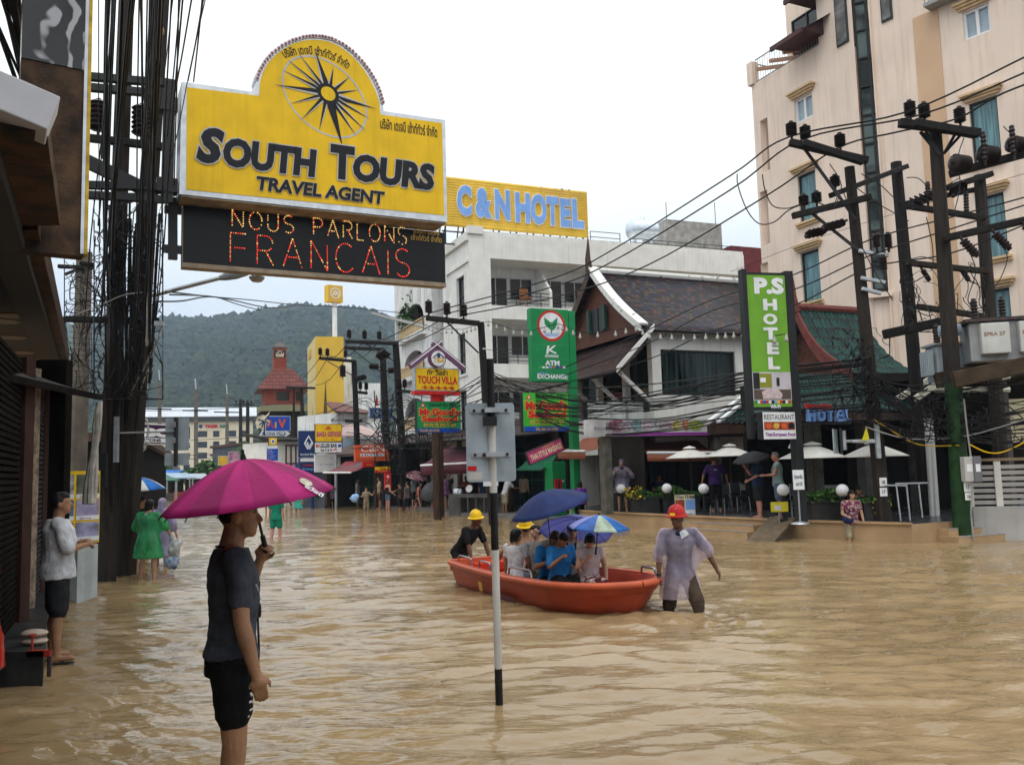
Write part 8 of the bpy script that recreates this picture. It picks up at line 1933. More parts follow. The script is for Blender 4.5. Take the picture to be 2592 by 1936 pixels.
 # raincoat man towing the bow
 x, y = gxy(1708, 11.75); p = Person('man in a translucent lilac raincoat and red hard hat leading the boat', x, y, -.42, 176, 1.80, lean=4, head=(38,10), armR=((.30,.05,-.95),(.12,.2,-1)), armL=((-.62,-.02,-.78),(-.42,.1,-.9)), legR=(-14,12,6), legL=(34,30,9), vox=.0125, skin='skin_dark', grip=(.8,.2))
 p.shirt('navy_tee', .8, loose=1.1); p.shorts('brown_wear', 1.3, loose=1.1); p.poncho('pink_film', .33, False, 1.05, fat=.95); p.hair(); p.helmet(mat('helmet_red', (0.42,0.018,0.022), .35, .08, 6).name); p.wrap('box_black', .92, 'wrist_watch', 1)
 m = MB(); ax = p.H((.0,.10,.06)); m.box(-.001,.001,0,0.001,0,.001)
 b = MB(); c = p.HR; q = p.H((.0,.118,.085)); b.slab([q+c @ V((-.035,0,-.012)), q+c @ V((.035,0,-.012)), q+c @ V((.035,-.012,.018)), q+c @ V((-.035,-.012,.018))], c @ V((0,.012,0))); b.build('helmet_badge', M_('sign_yellow'), p.t)
 b = MB(); b.slab([p.up((-.10,.12,.50)), p.up((.0,.13,.44)), p.up((.02,.12,.53)), p.up((-.07,.07,.565))], p.U @ V((0,.015,0))); b.build('white_collar', M_('white_tee'), p.t)
 WAKES.extend([(x+.1, y, .035, .7, .24), (x-.2, y-.1, .02, .5, .16)])
aboard()
finish()
# ================================================================== pavement and shops on the far side
KB = [gp(1437,31.6), V((-2.6,39.0)), V((-9.0,53.0)), V((-17.5,75.0)), V((-30,110))]
m = MB(); n = len(KB)
F1 = [(p.x,p.y,.10) for p in KB]; F2 = [(p.x+7,p.y+2.5,.10) for p in KB]
m.add(F1+F2, [(i,n+i,n+i+1,i+1) for i in range(n-1)]); m.add([(p[0],p[1],-.4) for p in F1]+F1, [(i+1,i,n+i,n+i+1) for i in range(n-1)])
o = m.build('pavement', mat('paving', (0.16,0.15,0.14), .5, .2, 2)); o['kind'] = 'structure'
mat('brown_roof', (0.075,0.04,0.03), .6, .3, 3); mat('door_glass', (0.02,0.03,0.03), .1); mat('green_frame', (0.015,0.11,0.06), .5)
def shop(name, label, A, B, dep, z, roof, back='dark_interior', cols=3, rz=.9, over=1.2):
 W = Wall(A, B); t = thing(name, label, 'shop', W.M); L = W.len
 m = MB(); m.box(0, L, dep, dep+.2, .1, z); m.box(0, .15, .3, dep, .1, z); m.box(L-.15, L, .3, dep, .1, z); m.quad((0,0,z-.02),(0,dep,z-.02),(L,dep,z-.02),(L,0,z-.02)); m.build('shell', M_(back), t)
 slope(t, (-.2,-over,z-.15), (L+.2,-over,z-.15), (-.2,dep,z+rz), (L+.2,dep,z+rz), roof, 'roof', .05) if roof in ('red_tiles','brown_tiles','green_tiles') else None
 if roof not in ('red_tiles','brown_tiles','green_tiles'): m = MB(); m.slab([(-.2,-over,z),(L+.2,-over,z),(L+.2,dep,z+rz),(-.2,dep,z+rz)], (0,0,.1)); m.build('roof', M_(roof), t)
 for i in range(cols): x = .3+(L-.6)*i/max(1,cols-1); m = MB(); m.box(x-.1,x+.1,-.1,.1,.1,z-.03); m.build('column', M_('wet_wood'), t)
 for i in range(cols-1):
  x0 = .5+(L-.6)*i/(cols-1); x1 = .1+(L-.6)*(i+1)/(cols-1); window(t, x0, x1, .15, z-.8, dep*.6, 'green_frame', 'door_glass', 3, 2, .05, 'glazed_door')
 return W, t
s0 = SDIR
shop('massage_shop', 'dark massage shop with green door frames under a brown roof', gp(1180,41), gp(1420,35.5), 3.5, 3.5, 'brown_tiles')
shop('corner_bar', 'dark open bar under a brown roof beside the food counter', gp(985,50), gp(1172,43), 3.5, 3.6, 'brown_tiles')
def awning(lab, P, mt, val=.3, bar=True):        # P: back two, front two (left to right)
 P = [V(p) for p in P]; m = MB()
 def fn(u, v): return (P[0]*(1-u)+P[1]*u)*(1-v)+(P[2]*(1-u)+P[3]*u)*v+V((0,0,-.12*math.sin(math.pi*v)))
 m.grid(fn, 8, 8); m.smooth = False; m.quad(P[2], P[3], P[3]-V((0,0,val)), P[2]-V((0,0,val)))
 b = sum(P, V())/4; b = V((b.x,b.y,P[2].z-val)); t = thing('awning', lab, 'awning', b)
 o = m.build('canopy_cloth', M_(mt), t, world=True); md = o.modifiers.new('t','SOLIDIFY'); md.thickness = .02
 if bar: m = MB(); m.tube([P[2], P[3]], .05, 8); m.build('front_bar', M_('sign_white'), t, world=True)
awning('maroon awning with a white front bar over the food counter', [at(1120,1132,41.5), at(1215,1130,39.5), at(1065,1178,40), at(1182,1172,38)], 'maroon_cloth', .45)
awning('terracotta awning on the gabled house, the wider one under the food banner', [at(1583,1106,30.2), at(1757,1106,31), at(1638,1146,28.2), at(1818,1146,29)], 'terracotta_cloth', .28)
awning('terracotta awning on the gabled house, the narrower one by the pink sign', [at(1478,1110,32), at(1560,1106,31), at(1412,1141,31.5), at(1482,1142,29.8)], 'terracotta_cloth', .28)
awning('dark green awning below the pink massage sign', [at(1330,1168,36), at(1412,1150,34.5), at(1296,1188,35), at(1372,1188,33.8)], 'green_frame', .05, False)
awning('red and grey awning with a white bar down the street', [at(875,1168,50), at(940,1168,48.5), at(818,1196,48.5), at(888,1196,46.5)], mat('red_grey', (0.10,0.10,0.105), .6, col2=(0.22,0.03,0.04), scale=.9).name, .04)
shop('awning_shop', 'small shop with yellow posts under the red and grey awning', gp(822,52), gp(960,48), 3.0, 3.0, 'brown_roof', cols=2, over=.1)
# ground floor of the gabled house
def ground_floor():
 off = 1.5; x0, x1 = TW.x(1482,1085,off), TW.x(1796,1085,off)
 T = TW.M; t = thing('food_banner', 'long pale food banner with a violet lower edge on the gabled house', 'banner', T)
 z0, z1 = TW.z(1640,1103,off), TW.z(1640,1062,off)
 m = MB(); m.box(x0, x1, -off, -off+.12, z0, z1); m.build('board', mat('banner', (0.46,0.46,0.48), .5, .25, 1.4), t)
 m = MB(); m.box(x0+(x1-x0)*.2, x1-.02, -off-.008, -off-.002, z0+.01, z0+.1); m.build('violet_band', M_('purple'), t)
 r = random.Random(2)
 for i in range(9):
  m = MB(); c = (x0+(x1-x0)*(.24+.72*i/9), z0+.34); a, b = r.uniform(.12,.34), r.uniform(.1,.2); k = 14; m.add([(c[0]+a*math.cos(2*math.pi*j/k)*r.uniform(.8,1.1), -off-.010-.001*i, c[1]+b*math.sin(2*math.pi*j/k)) for j in range(k)], [tuple(range(k))]); m.build('printed_dish', mat('dish%d' % i, [(0.30,0.12,0.16),(0.36,0.30,0.36),(0.20,0.30,0.32),(0.38,0.30,0.36),(0.30,0.31,0.33),(0.34,0.26,0.30),(0.42,0.34,0.10),(0.40,0.16,0.08),(0.24,0.30,0.06)][i], .5, .5, 10), t)
 m = MB(); put(m, 'ร้านอาหาร', x0+.3, x0+1.1, z0+.2, z1-.2, y=-off-.012, bold=.0); m.build('lettering', mat('grey_ink', (0.12,0.12,0.13), .6), t)
 g = thing('gabled_house_shop', 'dark restaurant front with stone columns beneath the gabled house', 'restaurant', T)
 m = MB(); m.box(-1.5, x1+4.5, 1.2, 1.4, .44, TZF); m.box(-1.5,-1.35,-1.4,1.2,.44,TZF); m.slab([(-1.5,-1.5,TZF-.01),(x1+1.5,-1.5,TZF-.01),(x1+4.5,1.2,TZF-.01),(-1.5,1.2,TZF-.01)], (0,0,.1)); m.build('shell', M_('dark_interior'), g)
 for px in (1534,1812): x = TW.x(px,1200,1.2); m = MB(); m.box(x-.12,x+.12,-1.4,-1.0,.44,TZF-.02); m.build('column', M_('stone_column'), g)
 for a, b in ((1585,1680),(1690,1800)): window(g, TW.x(a,1200), TW.x(b,1200), .5, 2.6, 1.1, 'win_dark', 'door_glass', 3)
 for i, px in enumerate((1520, 1562, 1600)): m = MB(); m.T = T; x, z = TW.hit(px, 1040, .35); m.box(x-.35,x+.35,-.5,-.1,z-.28,z+.28); m.single('air_conditioner', M_('cabinet_white'), ['white air conditioner on the gabled house, nearest the bank post','white air conditioner on the gabled house, middle of three','white air conditioner on the gabled house, nearest the white wall'][i], 'air conditioner', 'air conditioners on the gabled house')
 q = thing('small_green_roof', 'small green tiled roof with white verges left of the lime green pylon', 'roof', T)
 zt, zb = TW.z(1890,1008,2.0), TW.z(1800,1072,4.2)
 slope(q, (TW.x(1792,1072,4.2),-4.2,zb), (TW.x(1990,1072,4.2),-4.2,zb), (TW.x(1880,1008,2.0),-2.0,zt), (TW.x(2010,1008,2.0),-2.0,zt), 'green_tiles', 'roof_slope', .05, 14)
 for o in (0,.35): m = MB(); m.beam((TW.x(1790,1075,4.2)+o,-4.25,zb+.04), (TW.x(1878,1010,2.0)+o,-2.05,zt+.06), .14, .08); m.build('white_verge', M_('sign_white'), q)
 m = MB(); m.box(TW.x(1792,1075,4.2), TW.x(2000,1075,4.2), -4.3,-4.15, zb-.3, zb-.04); m.build('fascia', M_('wet_wood'), q)
ground_floor()
# ATM booth and counter
def booth():
 W = wallpx(1398, 33.6, 1432, 33.9); t = thing('cash_machine_booth', 'green booth with a red handset panel under the bank sign', 'booth', W.M)
 m = MB(); m.box(0, W.len, 0, .6, -.3, W.z(1415,1168)); m.build('case', M_('sign_green'), t, bevel=.02); m = MB(); a = W.len; m.box(a*.12,a*.62,-.05,-.003,W.z(1410,1247),W.z(1410,1212)); m.build('red_panel', M_('sign_red'), t); m = MB(); m.tube([(a*.37,-.09,W.z(1410,1240)),(a*.37,-.11,W.z(1410,1228)),(a*.37,-.09,W.z(1410,1218))], .035, 7); m.build('handset', M_('ink'), t)
 m = MB(); disc(m, W, 1425, 1217, 2.5, -.01, 12); m.build('white_mark', M_('sign_white'), t)
 W = wallpx(1134, 39.2, 1245, 37.2); t = thing('food_counter', 'grey metal food counter with a glass front at the kerb', 'counter', W.M); L = W.len; zc = W.z(1190,1250)
 m = MB(); m.box(0, L*.24, 0, .7, -.3, zc); m.box(L*.24, L, 0, .7, zc-.16, zc); m.box(L*.24,L,.6,.7,-.3,zc-.16); m.build('body', mat('counter_metal', (0.11,0.105,0.10), .4, .2, 3), t)
 for i in range(5): x = L*(.26+.73*i/4); m = MB(); m.box(x-.03,x+.03,0,.06,-.3,zc-.165); m.build('leg', M_('counter_metal'), t)
 m = MB(); m.lathe([(.02,0),(.3,.0),(.28,.2),(.15,.33),(.02,.36)], (L*.12,.35,zc), 18); m.build('dish_cover', M_('steel'), t)
 m = MB(); m.lathe([(.02,0),(.16,.02),(.17,.05),(.02,.03)], (L*.42,.2,zc+.22), 18, (0.3,-1,.3)); m.build('plate', M_('sign_white'), t)
 m = MB(); m.lathe([(.10,0),(.15,.26),(.13,.26),(.02,.05)], (L*.84,.2,zc), 14); m.single('bucket', mat('pink_plastic', (0.35,0.05,0.10), .4), 'pink bucket', 'bucket'); o = bpy.data.objects[-1] if False else None
booth()
bpy.data.objects['bucket'].location = bpy.data.objects['food_counter'].matrix_world.translation+V((2.1,-.4,1.12)); bpy.data.objects['bucket']['label'] = 'pink bucket standing on the grey food counter'
# ------------------------------------------------------------------ terrace things
def parasol(px, py, w_, D, lab):
 a = at(px, py, D); r = w_/2/F*D; t = umbrella(lab, a, (0,0,1), r, r*.40, 8, ['canvas_white'], V((a.x,a.y,TZ)), 'white parasols on the terrace', 'parasol', .1, 1.15, False, None, 'wet_wood', None, False, .06)
 m = MB(); m.lathe([(.02,.02),(r*.2,-r*.03),(r*.27,-r*.075),(r*.26,-r*.085),(.02,0)], (0,0,.05), 16); m.build('vent', M_('canvas_white'), t)
mat('canvas_white', (0.66,0.65,0.61), .8, .07, 6)
parasol(1745,1134,125,27.5,'white parasol on the terrace, nearest the photographer'); parasol(1846,1128,132,26.2,'white parasol beside the black umbrella on the terrace'); parasol(2056,1124,176,22.3,'white parasol behind the black pylon post'); parasol(2212,1121,172,21.9,'white parasol behind the plated pole')
mat('leaf_a', (0.035,0.095,0.018), .5, .5, 9); mat('leaf_b', (0.06,0.13,0.025), .5, .4, 9); mat('bark', (0.07,0.05,0.035), .8, .4, 6)
def leaves(n, shape, size, seed, droop=0.0):
 r = np.random.default_rng(seed); m = MB()
 for i in range(n):
  p = shape(r); d = V(r.normal(0,1,3)); d.z = d.z*.6+.25-droop; d.normalize(); u = d.orthogonal().normalized(); a = r.uniform(0,6.28); q = u*math.cos(a)+d.cross(u)*math.sin(a); s = size*r.uniform(.6,1.35)
  b = V(p); m.m = int(r.random() < .4); m.add([b-q*s*.32, b+d*s*.5-q*.0+u*.0, b+q*s*.32, b-d*s*.5], [(0,1,2),(0,2,3)])
 return m
def planter(px0, px1, py, D, lab, h=.45, yellow=False):
 a, b = gp(px0, D), gp(px1, D); W = Wall(a, b); t = thing('planter', lab, 'planter', W.M, 'planters along the terrace'); L = W.len
 m = MB(); m.slab([(.05,-.2,TZ),(L-.05,-.2,TZ),(L-.05,.25,TZ),(.05,.25,TZ)], (0,0,h)); m.box(0,L,-.25,.3,TZ+h,TZ+h+.05); m.build('box', mat('planter_box', (0.035,0.033,0.033), .6, .3, 4), t)
 zt = W.z((px0+px1)/2, py)
 def sh(r): x = r.uniform(-.08,L+.08); hh = (zt-TZ-h)*(.75+.3*math.sin(x*4+px0)); return (x, r.normal(0,.17), TZ+h+max(0,r.beta(1.6,1.2))*hh)
 m = leaves(int(620*L), sh, .11, px0); m.build('foliage', [M_('leaf_a'), M_('leaf_b')], t)
 if yellow: m = leaves(70, lambda r: (r.uniform(-.2,.35), -.25+r.normal(0,.08), TZ+h+r.uniform(.0,.4)), .10, 3); m.build('yellow_blossom', [M_('yellow_petal'), M_('yellow_petal')], t)
planter(1590,1668,1240,28.0,'long planter of bushy green with yellow blossom at its end',yellow=True); planter(1672,1765,1228,27.4,'long bushy planter behind the small hotel poster board'); planter(2035,2118,1238,21.9,'dark planter of bushy green next to the pylon post'); planter(2166,2226,1250,21.3,'dark bushy planter beside the plated pole')
def globe(px, py, D, lab):
 p = at(px, py, D); t = thing('globe_lamp', lab, 'lamp', V((p.x,p.y,TZ)), 'globe lamps on the terrace')
 m = MB(); m.ball((0,0,p.z-TZ), .155, 20, 14); m.build('globe', mat('globe_white', (0.75,0.75,0.78), .2, .02, 3), t); m = MB(); m.lathe([(.14,0),(.14,.03),(.04,.06),(.035,p.z-TZ-.18),(.075,p.z-TZ-.14),(.02,p.z-TZ-.12)], (0,0,0), 12); m.build('stand', M_('box_black'), t)
globe(1572,1237,28.4,'white globe lamp before the photographer'); globe(1688,1236,27.0,'white globe lamp between the two long planters'); globe(1781,1237,25.9,'white globe lamp at the top of the ramp steps'); globe(1982,1240,22.3,'white globe lamp beside the yellow menu stand'); globe(2132,1241,21.4,'white globe lamp behind the wading couple')
def chair(px, py, D, face, lab):
 p = on(px, py, TZ); M = Matrix.Translation((p.x,p.y,TZ)) @ Matrix.Rotation(R(face),4,'Z'); t = thing('terrace_chair', lab, 'chair', M, 'metal chairs on the terrace')
 m = MB(); m.box(-.22,.22,-.22,.22,.43,.46); m.build('seat', M_('box_black'), t); m = MB(); m.box(-.22,.22,.21,.24,.55,.88); m.build('backrest', M_('grey_cloth'), t)
 for sx in (-1,1):
  for sy in (-1,1): m = MB(); m.tube([(sx*.21,sy*.2,.45 if sy < 0 else .88),(sx*.22,sy*.21,.43),(sx*.24,sy*.25,0)], .013, 5); m.build('leg', M_('steel'), t)
for i, (a, b, f, l) in enumerate(((1795,1295,60,'metal terrace chair at the top of the steps'),(1826,1298,-40,'metal terrace chair beside the straw hat man'),(1872,1292,20,'metal terrace chair by the heavy man in navy'),(2005,1308,-60,'metal terrace chair beside the black pylon post'))): chair(a,b,25,f,l)
def table(px, py, lab):
 p = on(px, py, TZ); t = thing('terrace_table', lab, 'table', V((p.x,p.y,TZ)), 'tables on the terrace'); m = MB(); m.box(-.35,.35,-.35,.35,.70,.73); m.build('table_top', M_('stone_column'), t); m = MB(); m.box(-.36,.36,-.36,.36,.735,.742); m.quad((-.36,-.362,.74),(.36,-.362,.74),(.36,-.365,.55),(-.36,-.365,.55)); m.build('table_cover', mat('table_cloth', (0.42,0.41,0.37), .8, .15, 8), t)
 m = MB(); m.cyl((0,0,.03),(0,0,.7),.03,.03,8); m.box(-.25,.25,-.03,.03,0,.03); m.box(-.03,.03,-.25,.25,.0,.028); m.build('pedestal', M_('iron'), t)
table(1862,1280,'covered terrace table beyond the steps'); table(1915,1283,'covered terrace table behind the heavy man in navy'); table(2105,1290,'covered table behind the dark planter')
def stand(name, lab, px0, px1, top, bot, D, face, txts=(), tilt=0.0, foot=None, mt='sign_white'):
 s = Sign(name, lab, px0, D, px1, D, top, bot, face, 'box_black', .05, .01)
 for a in txts: s.txt(*a)
 zb = TZ if foot is None else foot
 m = MB(); x = s.L/2; m.cyl((x,.06,zb), (x,.06,s.z0), .02, .02, 8); m.lathe([(.02,0),(.22,.0),(.2,.03),(.03,.06)], (x,.06,zb), 16); m.build('stand', M_('galv'), s.t)
 return s
s = stand('menu_stand', 'bright yellow menu board on a thin stand at the ramp', 1950, 1996, 1269, 1296, 22.2, mat('acid_yellow', (0.70,0.62,0.03), .5, .06, 4).name, [], foot=-.05); s.panel(.22,.6,.35,.8,'sign_white','paper_note')
s = stand('thai_notice_board', 'white notice board with blue writing on the pylon post', 2006, 2036, 1188, 1240, 20.9, 'sign_white', [('รีเซพชั่น', .15,.85,.25,.45,'navy',.02),('เบาว์', .28,.8,.60,.78,'navy',.02)])
s = stand('hotel_poster_board', 'poster board with small hotel pictures behind the man in the raincoat', 1708, 1761, 1251, 1325, 26.3, 'cream_paint', [('P.S Hotel', .52,.98,.02,.14,'ink',.04),('P.S Hotel', .05,.45,.03,.13,'ink',.02)])
s.panel(.04,.47,.18,.52,'food_red','poster_photo'); s.panel(.53,.97,.18,.52,'letter_blue','poster_photo'); s.panel(.53,.97,.54,.98,'sign_white','poster_photo')
# small flag and yellow pennant
m = MB(); P = [at(2182,1115,20.6),at(2193,1080,20.6),at(2200,1108,20.6),at(2198,1114,20.6)]; m.slab(P, (0,.015,0)); m.single('pennant', mat('pennant_yellow', (0.62,0.58,0.03), .6), 'yellow pennant hanging beside the plated pole', 'flag')
m = MB(); m.slab([at(1995,1133,22),at(2006,1112,22),at(2011,1112,22),at(2000,1135,22)], (0,.02,0)); m.m = 1; m.slab([at(1999,1135,22.02),at(2011,1112,22.02),at(2013,1130,22.02)], (0,.02,0)); m.single('small_flag', [M_('sign_white'), M_('sign_blue')], 'small tricolour flag by the white restaurant sign', 'flag')
m = MB(); m.tube([at(948,1040,60),at(953,1000,60)], .04, 5); m.m = 1; m.slab([at(951,1012,60),at(956,1003,60),at(957,1022,60),at(950,1030,60),at(948,1034,60)], (0,.05,0)); m.single('rooftop_flag', [M_('iron'), M_('sign_red')], 'red flag drooping above the red tiled roof', 'flag')
# scooter front at the frame edge
def scooter():
 p = on(2590,1356,0); t = thing('scooter', 'blue grey scooter half out of frame by the grey wall', 'scooter', V((p.x,p.y,0)))
 def ring(m, x, r, w_): m.tube([(x+r*math.cos(a),0,.22+r*math.sin(a)) for a in [2*math.pi*i/24 for i in range(25)]], w_, 8)
 for x in (0,1.2): m = MB(); ring(m, x, .22, .05); w_ = m.build('wheel', M_('box_black'), t); m = MB(); m.lathe([(.02,-.03),(.17,-.03),(.17,.03),(.02,.03)], (x,0,.22), 20, (0,1,0)); m.build('rim', M_('steel'), w_)
 m = MB(); m.tube([(.26*math.cos(a),0,.22+.29*math.sin(a)) for a in [math.pi*(.15+.6*i/8) for i in range(9)]], .05, 8, True, .5); m.build('fender', mat('scooter_blue', (0.16,0.22,0.32), .3, .06, 4), t)
 m = MB(); m.tube([(0,0,.25),(.15,0,.7),(.22,0,.95)], .045, 8); m.tube([(.22,-.3,1.0),(.2,0,.98),(.22,.3,1.0)], .02, 6); m.build('fork', M_('iron'), t)
 m = MB(); m.ball((.62,0,.45), (.6,.16,.2), 16, 10); m.ball((.14,0,.72), (.14,.17,.22), 14, 9); m.build('body_panel', M_('scooter_blue'), t); m = MB(); m.ball((.85,0,.72), (.42,.15,.09), 14, 8); m.build('saddle', M_('box_black'), t)
scooter()
# railing frames on the right steps
m = MB()
for (a, b) in (((2268,1222),(2280,1318)),((2294,1222),(2304,1318)),((2325,1222),(2335,1310)),((2268,1224),(2350,1222)),((2240,1228),(2296,1229))): m.tube([at(*a,20.6), at(*b,20.6)], .02, 6)
m.single('metal_railing', M_('galv'), 'thin metal railing on the terrace beside the plated pole', 'railing')
# plants on the arcaded balcony
S_, lev_, L_ = AH
m = leaves(260, lambda r: (L_*.38+r.normal(0,.5), -.05+r.normal(0,.15), lev_[0][0]+.75+abs(r.normal(0,.75))), .35, 8); m.v = [tuple(S_.M @ V(p)) for p in m.v]; m.single('balcony_plant', [M_('leaf_a'), M_('leaf_b')], 'leafy green plant on the top arched balcony', 'plant')
# ------------------------------------------------------------------ trees
def tree(lab, px, D, z0, spec, seed, size, n, trunk, name='tree', base=-.3, mats=('leaf_a','leaf_b')):
 g_ = gp(px, D); t = thing(name, lab, 'tree', V((g_.x,g_.y,0))); r = np.random.default_rng(seed)
 m = MB(); top = max(s[2] for s in spec); m.tube([(0,0,base),(.1,0,top*.4),(0,.05,top*.8)], [trunk,trunk*.8,trunk*.35], 8)
 for s in spec: m.tube([(0,0,top*.35),(s[0]*.5,s[1]*.5,s[2]*.75),(s[0],s[1],s[2])], [trunk*.5,trunk*.3,trunk*.1], 5)
 m.build('trunk', M_('bark'), t)
 def sh(rr): s = spec[rr.integers(len(spec))]; v = rr.normal(0,1,3); v /= np.linalg.norm(v); v *= rr.uniform(.35,1)**.5; return (s[0]+v[0]*s[3], s[1]+v[1]*s[3], s[2]+v[2]*s[3]*.75)
 leaves(n, sh, size, seed).build('crown', [M_(x) for x in mats], t)
tree('dark bushy tree in front of the cream inn', 508, 95, 0, [(-1.2,0,2.2,1.2),(0.6,.4,3.0,1.3),(1.6,-.3,2.0,1.1),(-.2,.2,2.4,1.3)], 4, .45, 1500, .18)
tree('dark tree partly hidden by the fashion shop sign', 388, 110, 0, [(-.8,0,4.0,1.3),(.5,.3,4.8,1.3),(1.0,0,3.2,1.1)], 6, .5, 900, .2)
tree('bushy roadside tree behind the orange hotel sign', 1010, 58, 0, [(-1,0,2.8,1.2),(.8,.2,3.2,1.2),(0,0,2.2,1.2)], 9, .45, 1000, .18)
def palm():
 g_ = gp(645, 64); t = thing('palm_tree', 'shaggy green palm behind the villa sign', 'tree', V((g_.x,g_.y,0))); r = np.random.default_rng(5)
 m = MB(); m.tube([(0,0,-.3),(.1,0,2.5),(0,0,3.9)], [.22,.18,.16], 10); m.build('trunk', M_('bark'), t); m = MB()
 for i in range(46):
  a = r.uniform(0,6.28); el = r.uniform(-.2,1.35); L = r.uniform(1.5,2.3); P = []
  for k in range(9): u = k/8; P.append(V((math.cos(a)*L*u*math.cos(el)*1.0, math.sin(a)*L*u*math.cos(el), 3.9+r.uniform(-.02,.02)+L*u*math.sin(el)-1.5*u*u)))
  for k in range(8):
   d = P[k+1]-P[k]; s = d.cross(V((0,0,1))).normalized()
   for q in range(3):
    b = P[k]+d*(q/3); w_ = .55*(1-.5*k/8); m.m = int(r.random() < .4)
    for sg in (-1,1): m.add([b, b+d*.16, b+s*sg*w_+d*.5+V((0,0,-.22))], [(0,1,2)])
 m.build('crown', [M_('leaf_a'), M_('leaf_b')], t)
palm()
# ------------------------------------------------------------------ buildings down the street
def block(name, lab, W, z0, z1, dep, mt, roofm=None, cat='building'):
 t = thing(name, lab, cat, W.M); m = MB(); m.box(0, W.len, 0, dep, z0, z1); m.build('wall', M_(mt), t)
 if roofm: m = MB(); m.box(-.25, W.len+.25, -.3, dep+.3, z1+.003, z1+.3); m.build('roof', M_(roofm), t)
 return t
def inn():
 W = wallpx(300, 236, 640, 246); t = thing('cream_inn', 'long cream inn with rows of dark windows and red lettering far down the street', 'hotel', W.M); L = W.len
 zt = W.z(470,1068); m = MB(); hs = []; rows = [(1104,1088),(1131,1115),(1158,1143),(1186,1172)]
 for b, a in rows:
  z0, z1 = W.z(470,b+3), W.z(470,a+3); x = 1.0; k = 0
  while x < L-3: w_ = 3.0 if k % 2 else 1.7; hs.append((x, x+w_, z0, z1)); x += w_+1.5; k += 1
 holes(m, 0, L, -.3, zt, hs, 0, .5); m.box(0, L, 1.0, 9, -.3, zt); m.build('wall', mat('inn_cream', (0.62,0.56,0.42), .7, .05, .3), t)
 for h in hs: m = MB(); m.box(h[0]+.05,h[1]-.05,.4,.45,h[2]+.05,h[3]-.05); m.build('window', M_('dark_glass'), t)
 m = MB(); m.box(-.5,L+.5,-.8,10,zt+.003,zt+1.3); m.build('dark_band', mat('inn_dark', (0.06,0.065,0.06), .7), t); m = MB(); m.slab([(-1,-1.5,zt+1.31),(L+1,-1.5,zt+1.31),(L+1,5,zt+4.2),(-1,5,zt+4.2)], (0,0,.2)); m.build('roof', mat('inn_roof', (0.50,0.54,0.60), .5, .08, .4), t)
 m = MB(); put(m, 'TIGER', W.x(518,1080), W.x(553,1080), W.z(530,1083), W.z(530,1075), y=-.2, bold=.06, depth=.1); m.build('lettering', M_('sign_red'), t); m = MB(); put(m, 'INN', W.x(557,1080), W.x(574,1080), W.z(560,1083), W.z(560,1075), y=-.2, bold=.06, depth=.1); m.build('lettering', M_('far_green'), t)
 m = MB(); disc(m, W, 508, 1079, 5, -.2, 16); m.build('emblem', M_('navy'), t)
inn()
def red_tower():
 W = wallpx(664, 88, 773, 89.5, 990); t = thing('red_roofed_tower', 'small red tiled tower building with a slim turret', 'building', W.M); L = W.len
 ze, zt = W.z(715,986), W.z(715,929)
 m = MB(); m.box(.3, L-.3, 0, 5, W.z(715,1028), ze); m.build('wall', mat('brick_red', (0.23,0.05,0.028), .6, .15, 2), t)
 x0, x1 = W.x(694,930), W.x(746,930)
 m = MB(); P = [(-.5,-.6,ze),(L+.5,-.6,ze),(L+.5,5.6,ze),(-.5,5.6,ze),(x0,1.6,zt),(x1,1.6,zt),(x1,3.4,zt),(x0,3.4,zt)]
 m.add(P, [(0,1,5,4),(1,2,6,5),(2,3,7,6),(3,0,4,7),(4,5,6,7),(0,3,2,1)]); o = m.build('roof', M_('red_tiles'), t); uv = o.data.uv_layers.new(name='UVMap')
 for p in o.data.polygons:
  for li in p.loop_indices: v = o.data.vertices[o.data.loops[li].vertex_index].co; uv.data[li].uv = (v.x+v.y*.3, v.z)
 a, b = W.x(693,900,-2), W.x(725,900,-2); zs = W.z(708,881,-2)
 m = MB(); m.box(a, b, 2, 3.4, zt-.2, zs); m.build('turret', M_('brick_red'), t); c = ((a+b)/2, 2.7); m = MB(); m.box(a-.06,b+.06,1.94,3.46,zs,zs+.12); m.add([(a-.1,1.9,zs+.12),(b+.1,1.9,zs+.12),(b+.1,3.5,zs+.12),(a-.1,3.5,zs+.12),(*c,W.z(708,862,-2))], [(0,1,4),(1,2,4),(2,3,4),(3,0,4),(0,3,2,1)]); m.build('turret_roof', mat('grey_slate', (0.12,0.10,0.09), .7), t)
 for x0_, x1_ in ((700,732),(749,761)): m = MB(); m.box(W.x(x0_,1000),W.x(x1_,1000),-.06,-.003,W.z(715,1014),W.z(715,992)); m.build('window', M_('dark_glass'), t)
 m = MB(); m.box(0,L,.2,4.8,-.3,W.z(715,1042)); m.build('lower_wall', M_('dark_interior'), t); m = MB(); m.box(-.2,L+.2,-.4,5,W.z(715,1041),W.z(715,1025)); m.build('balcony_band', mat('olive_band', (0.20,0.20,0.12), .7), t)
red_tower()
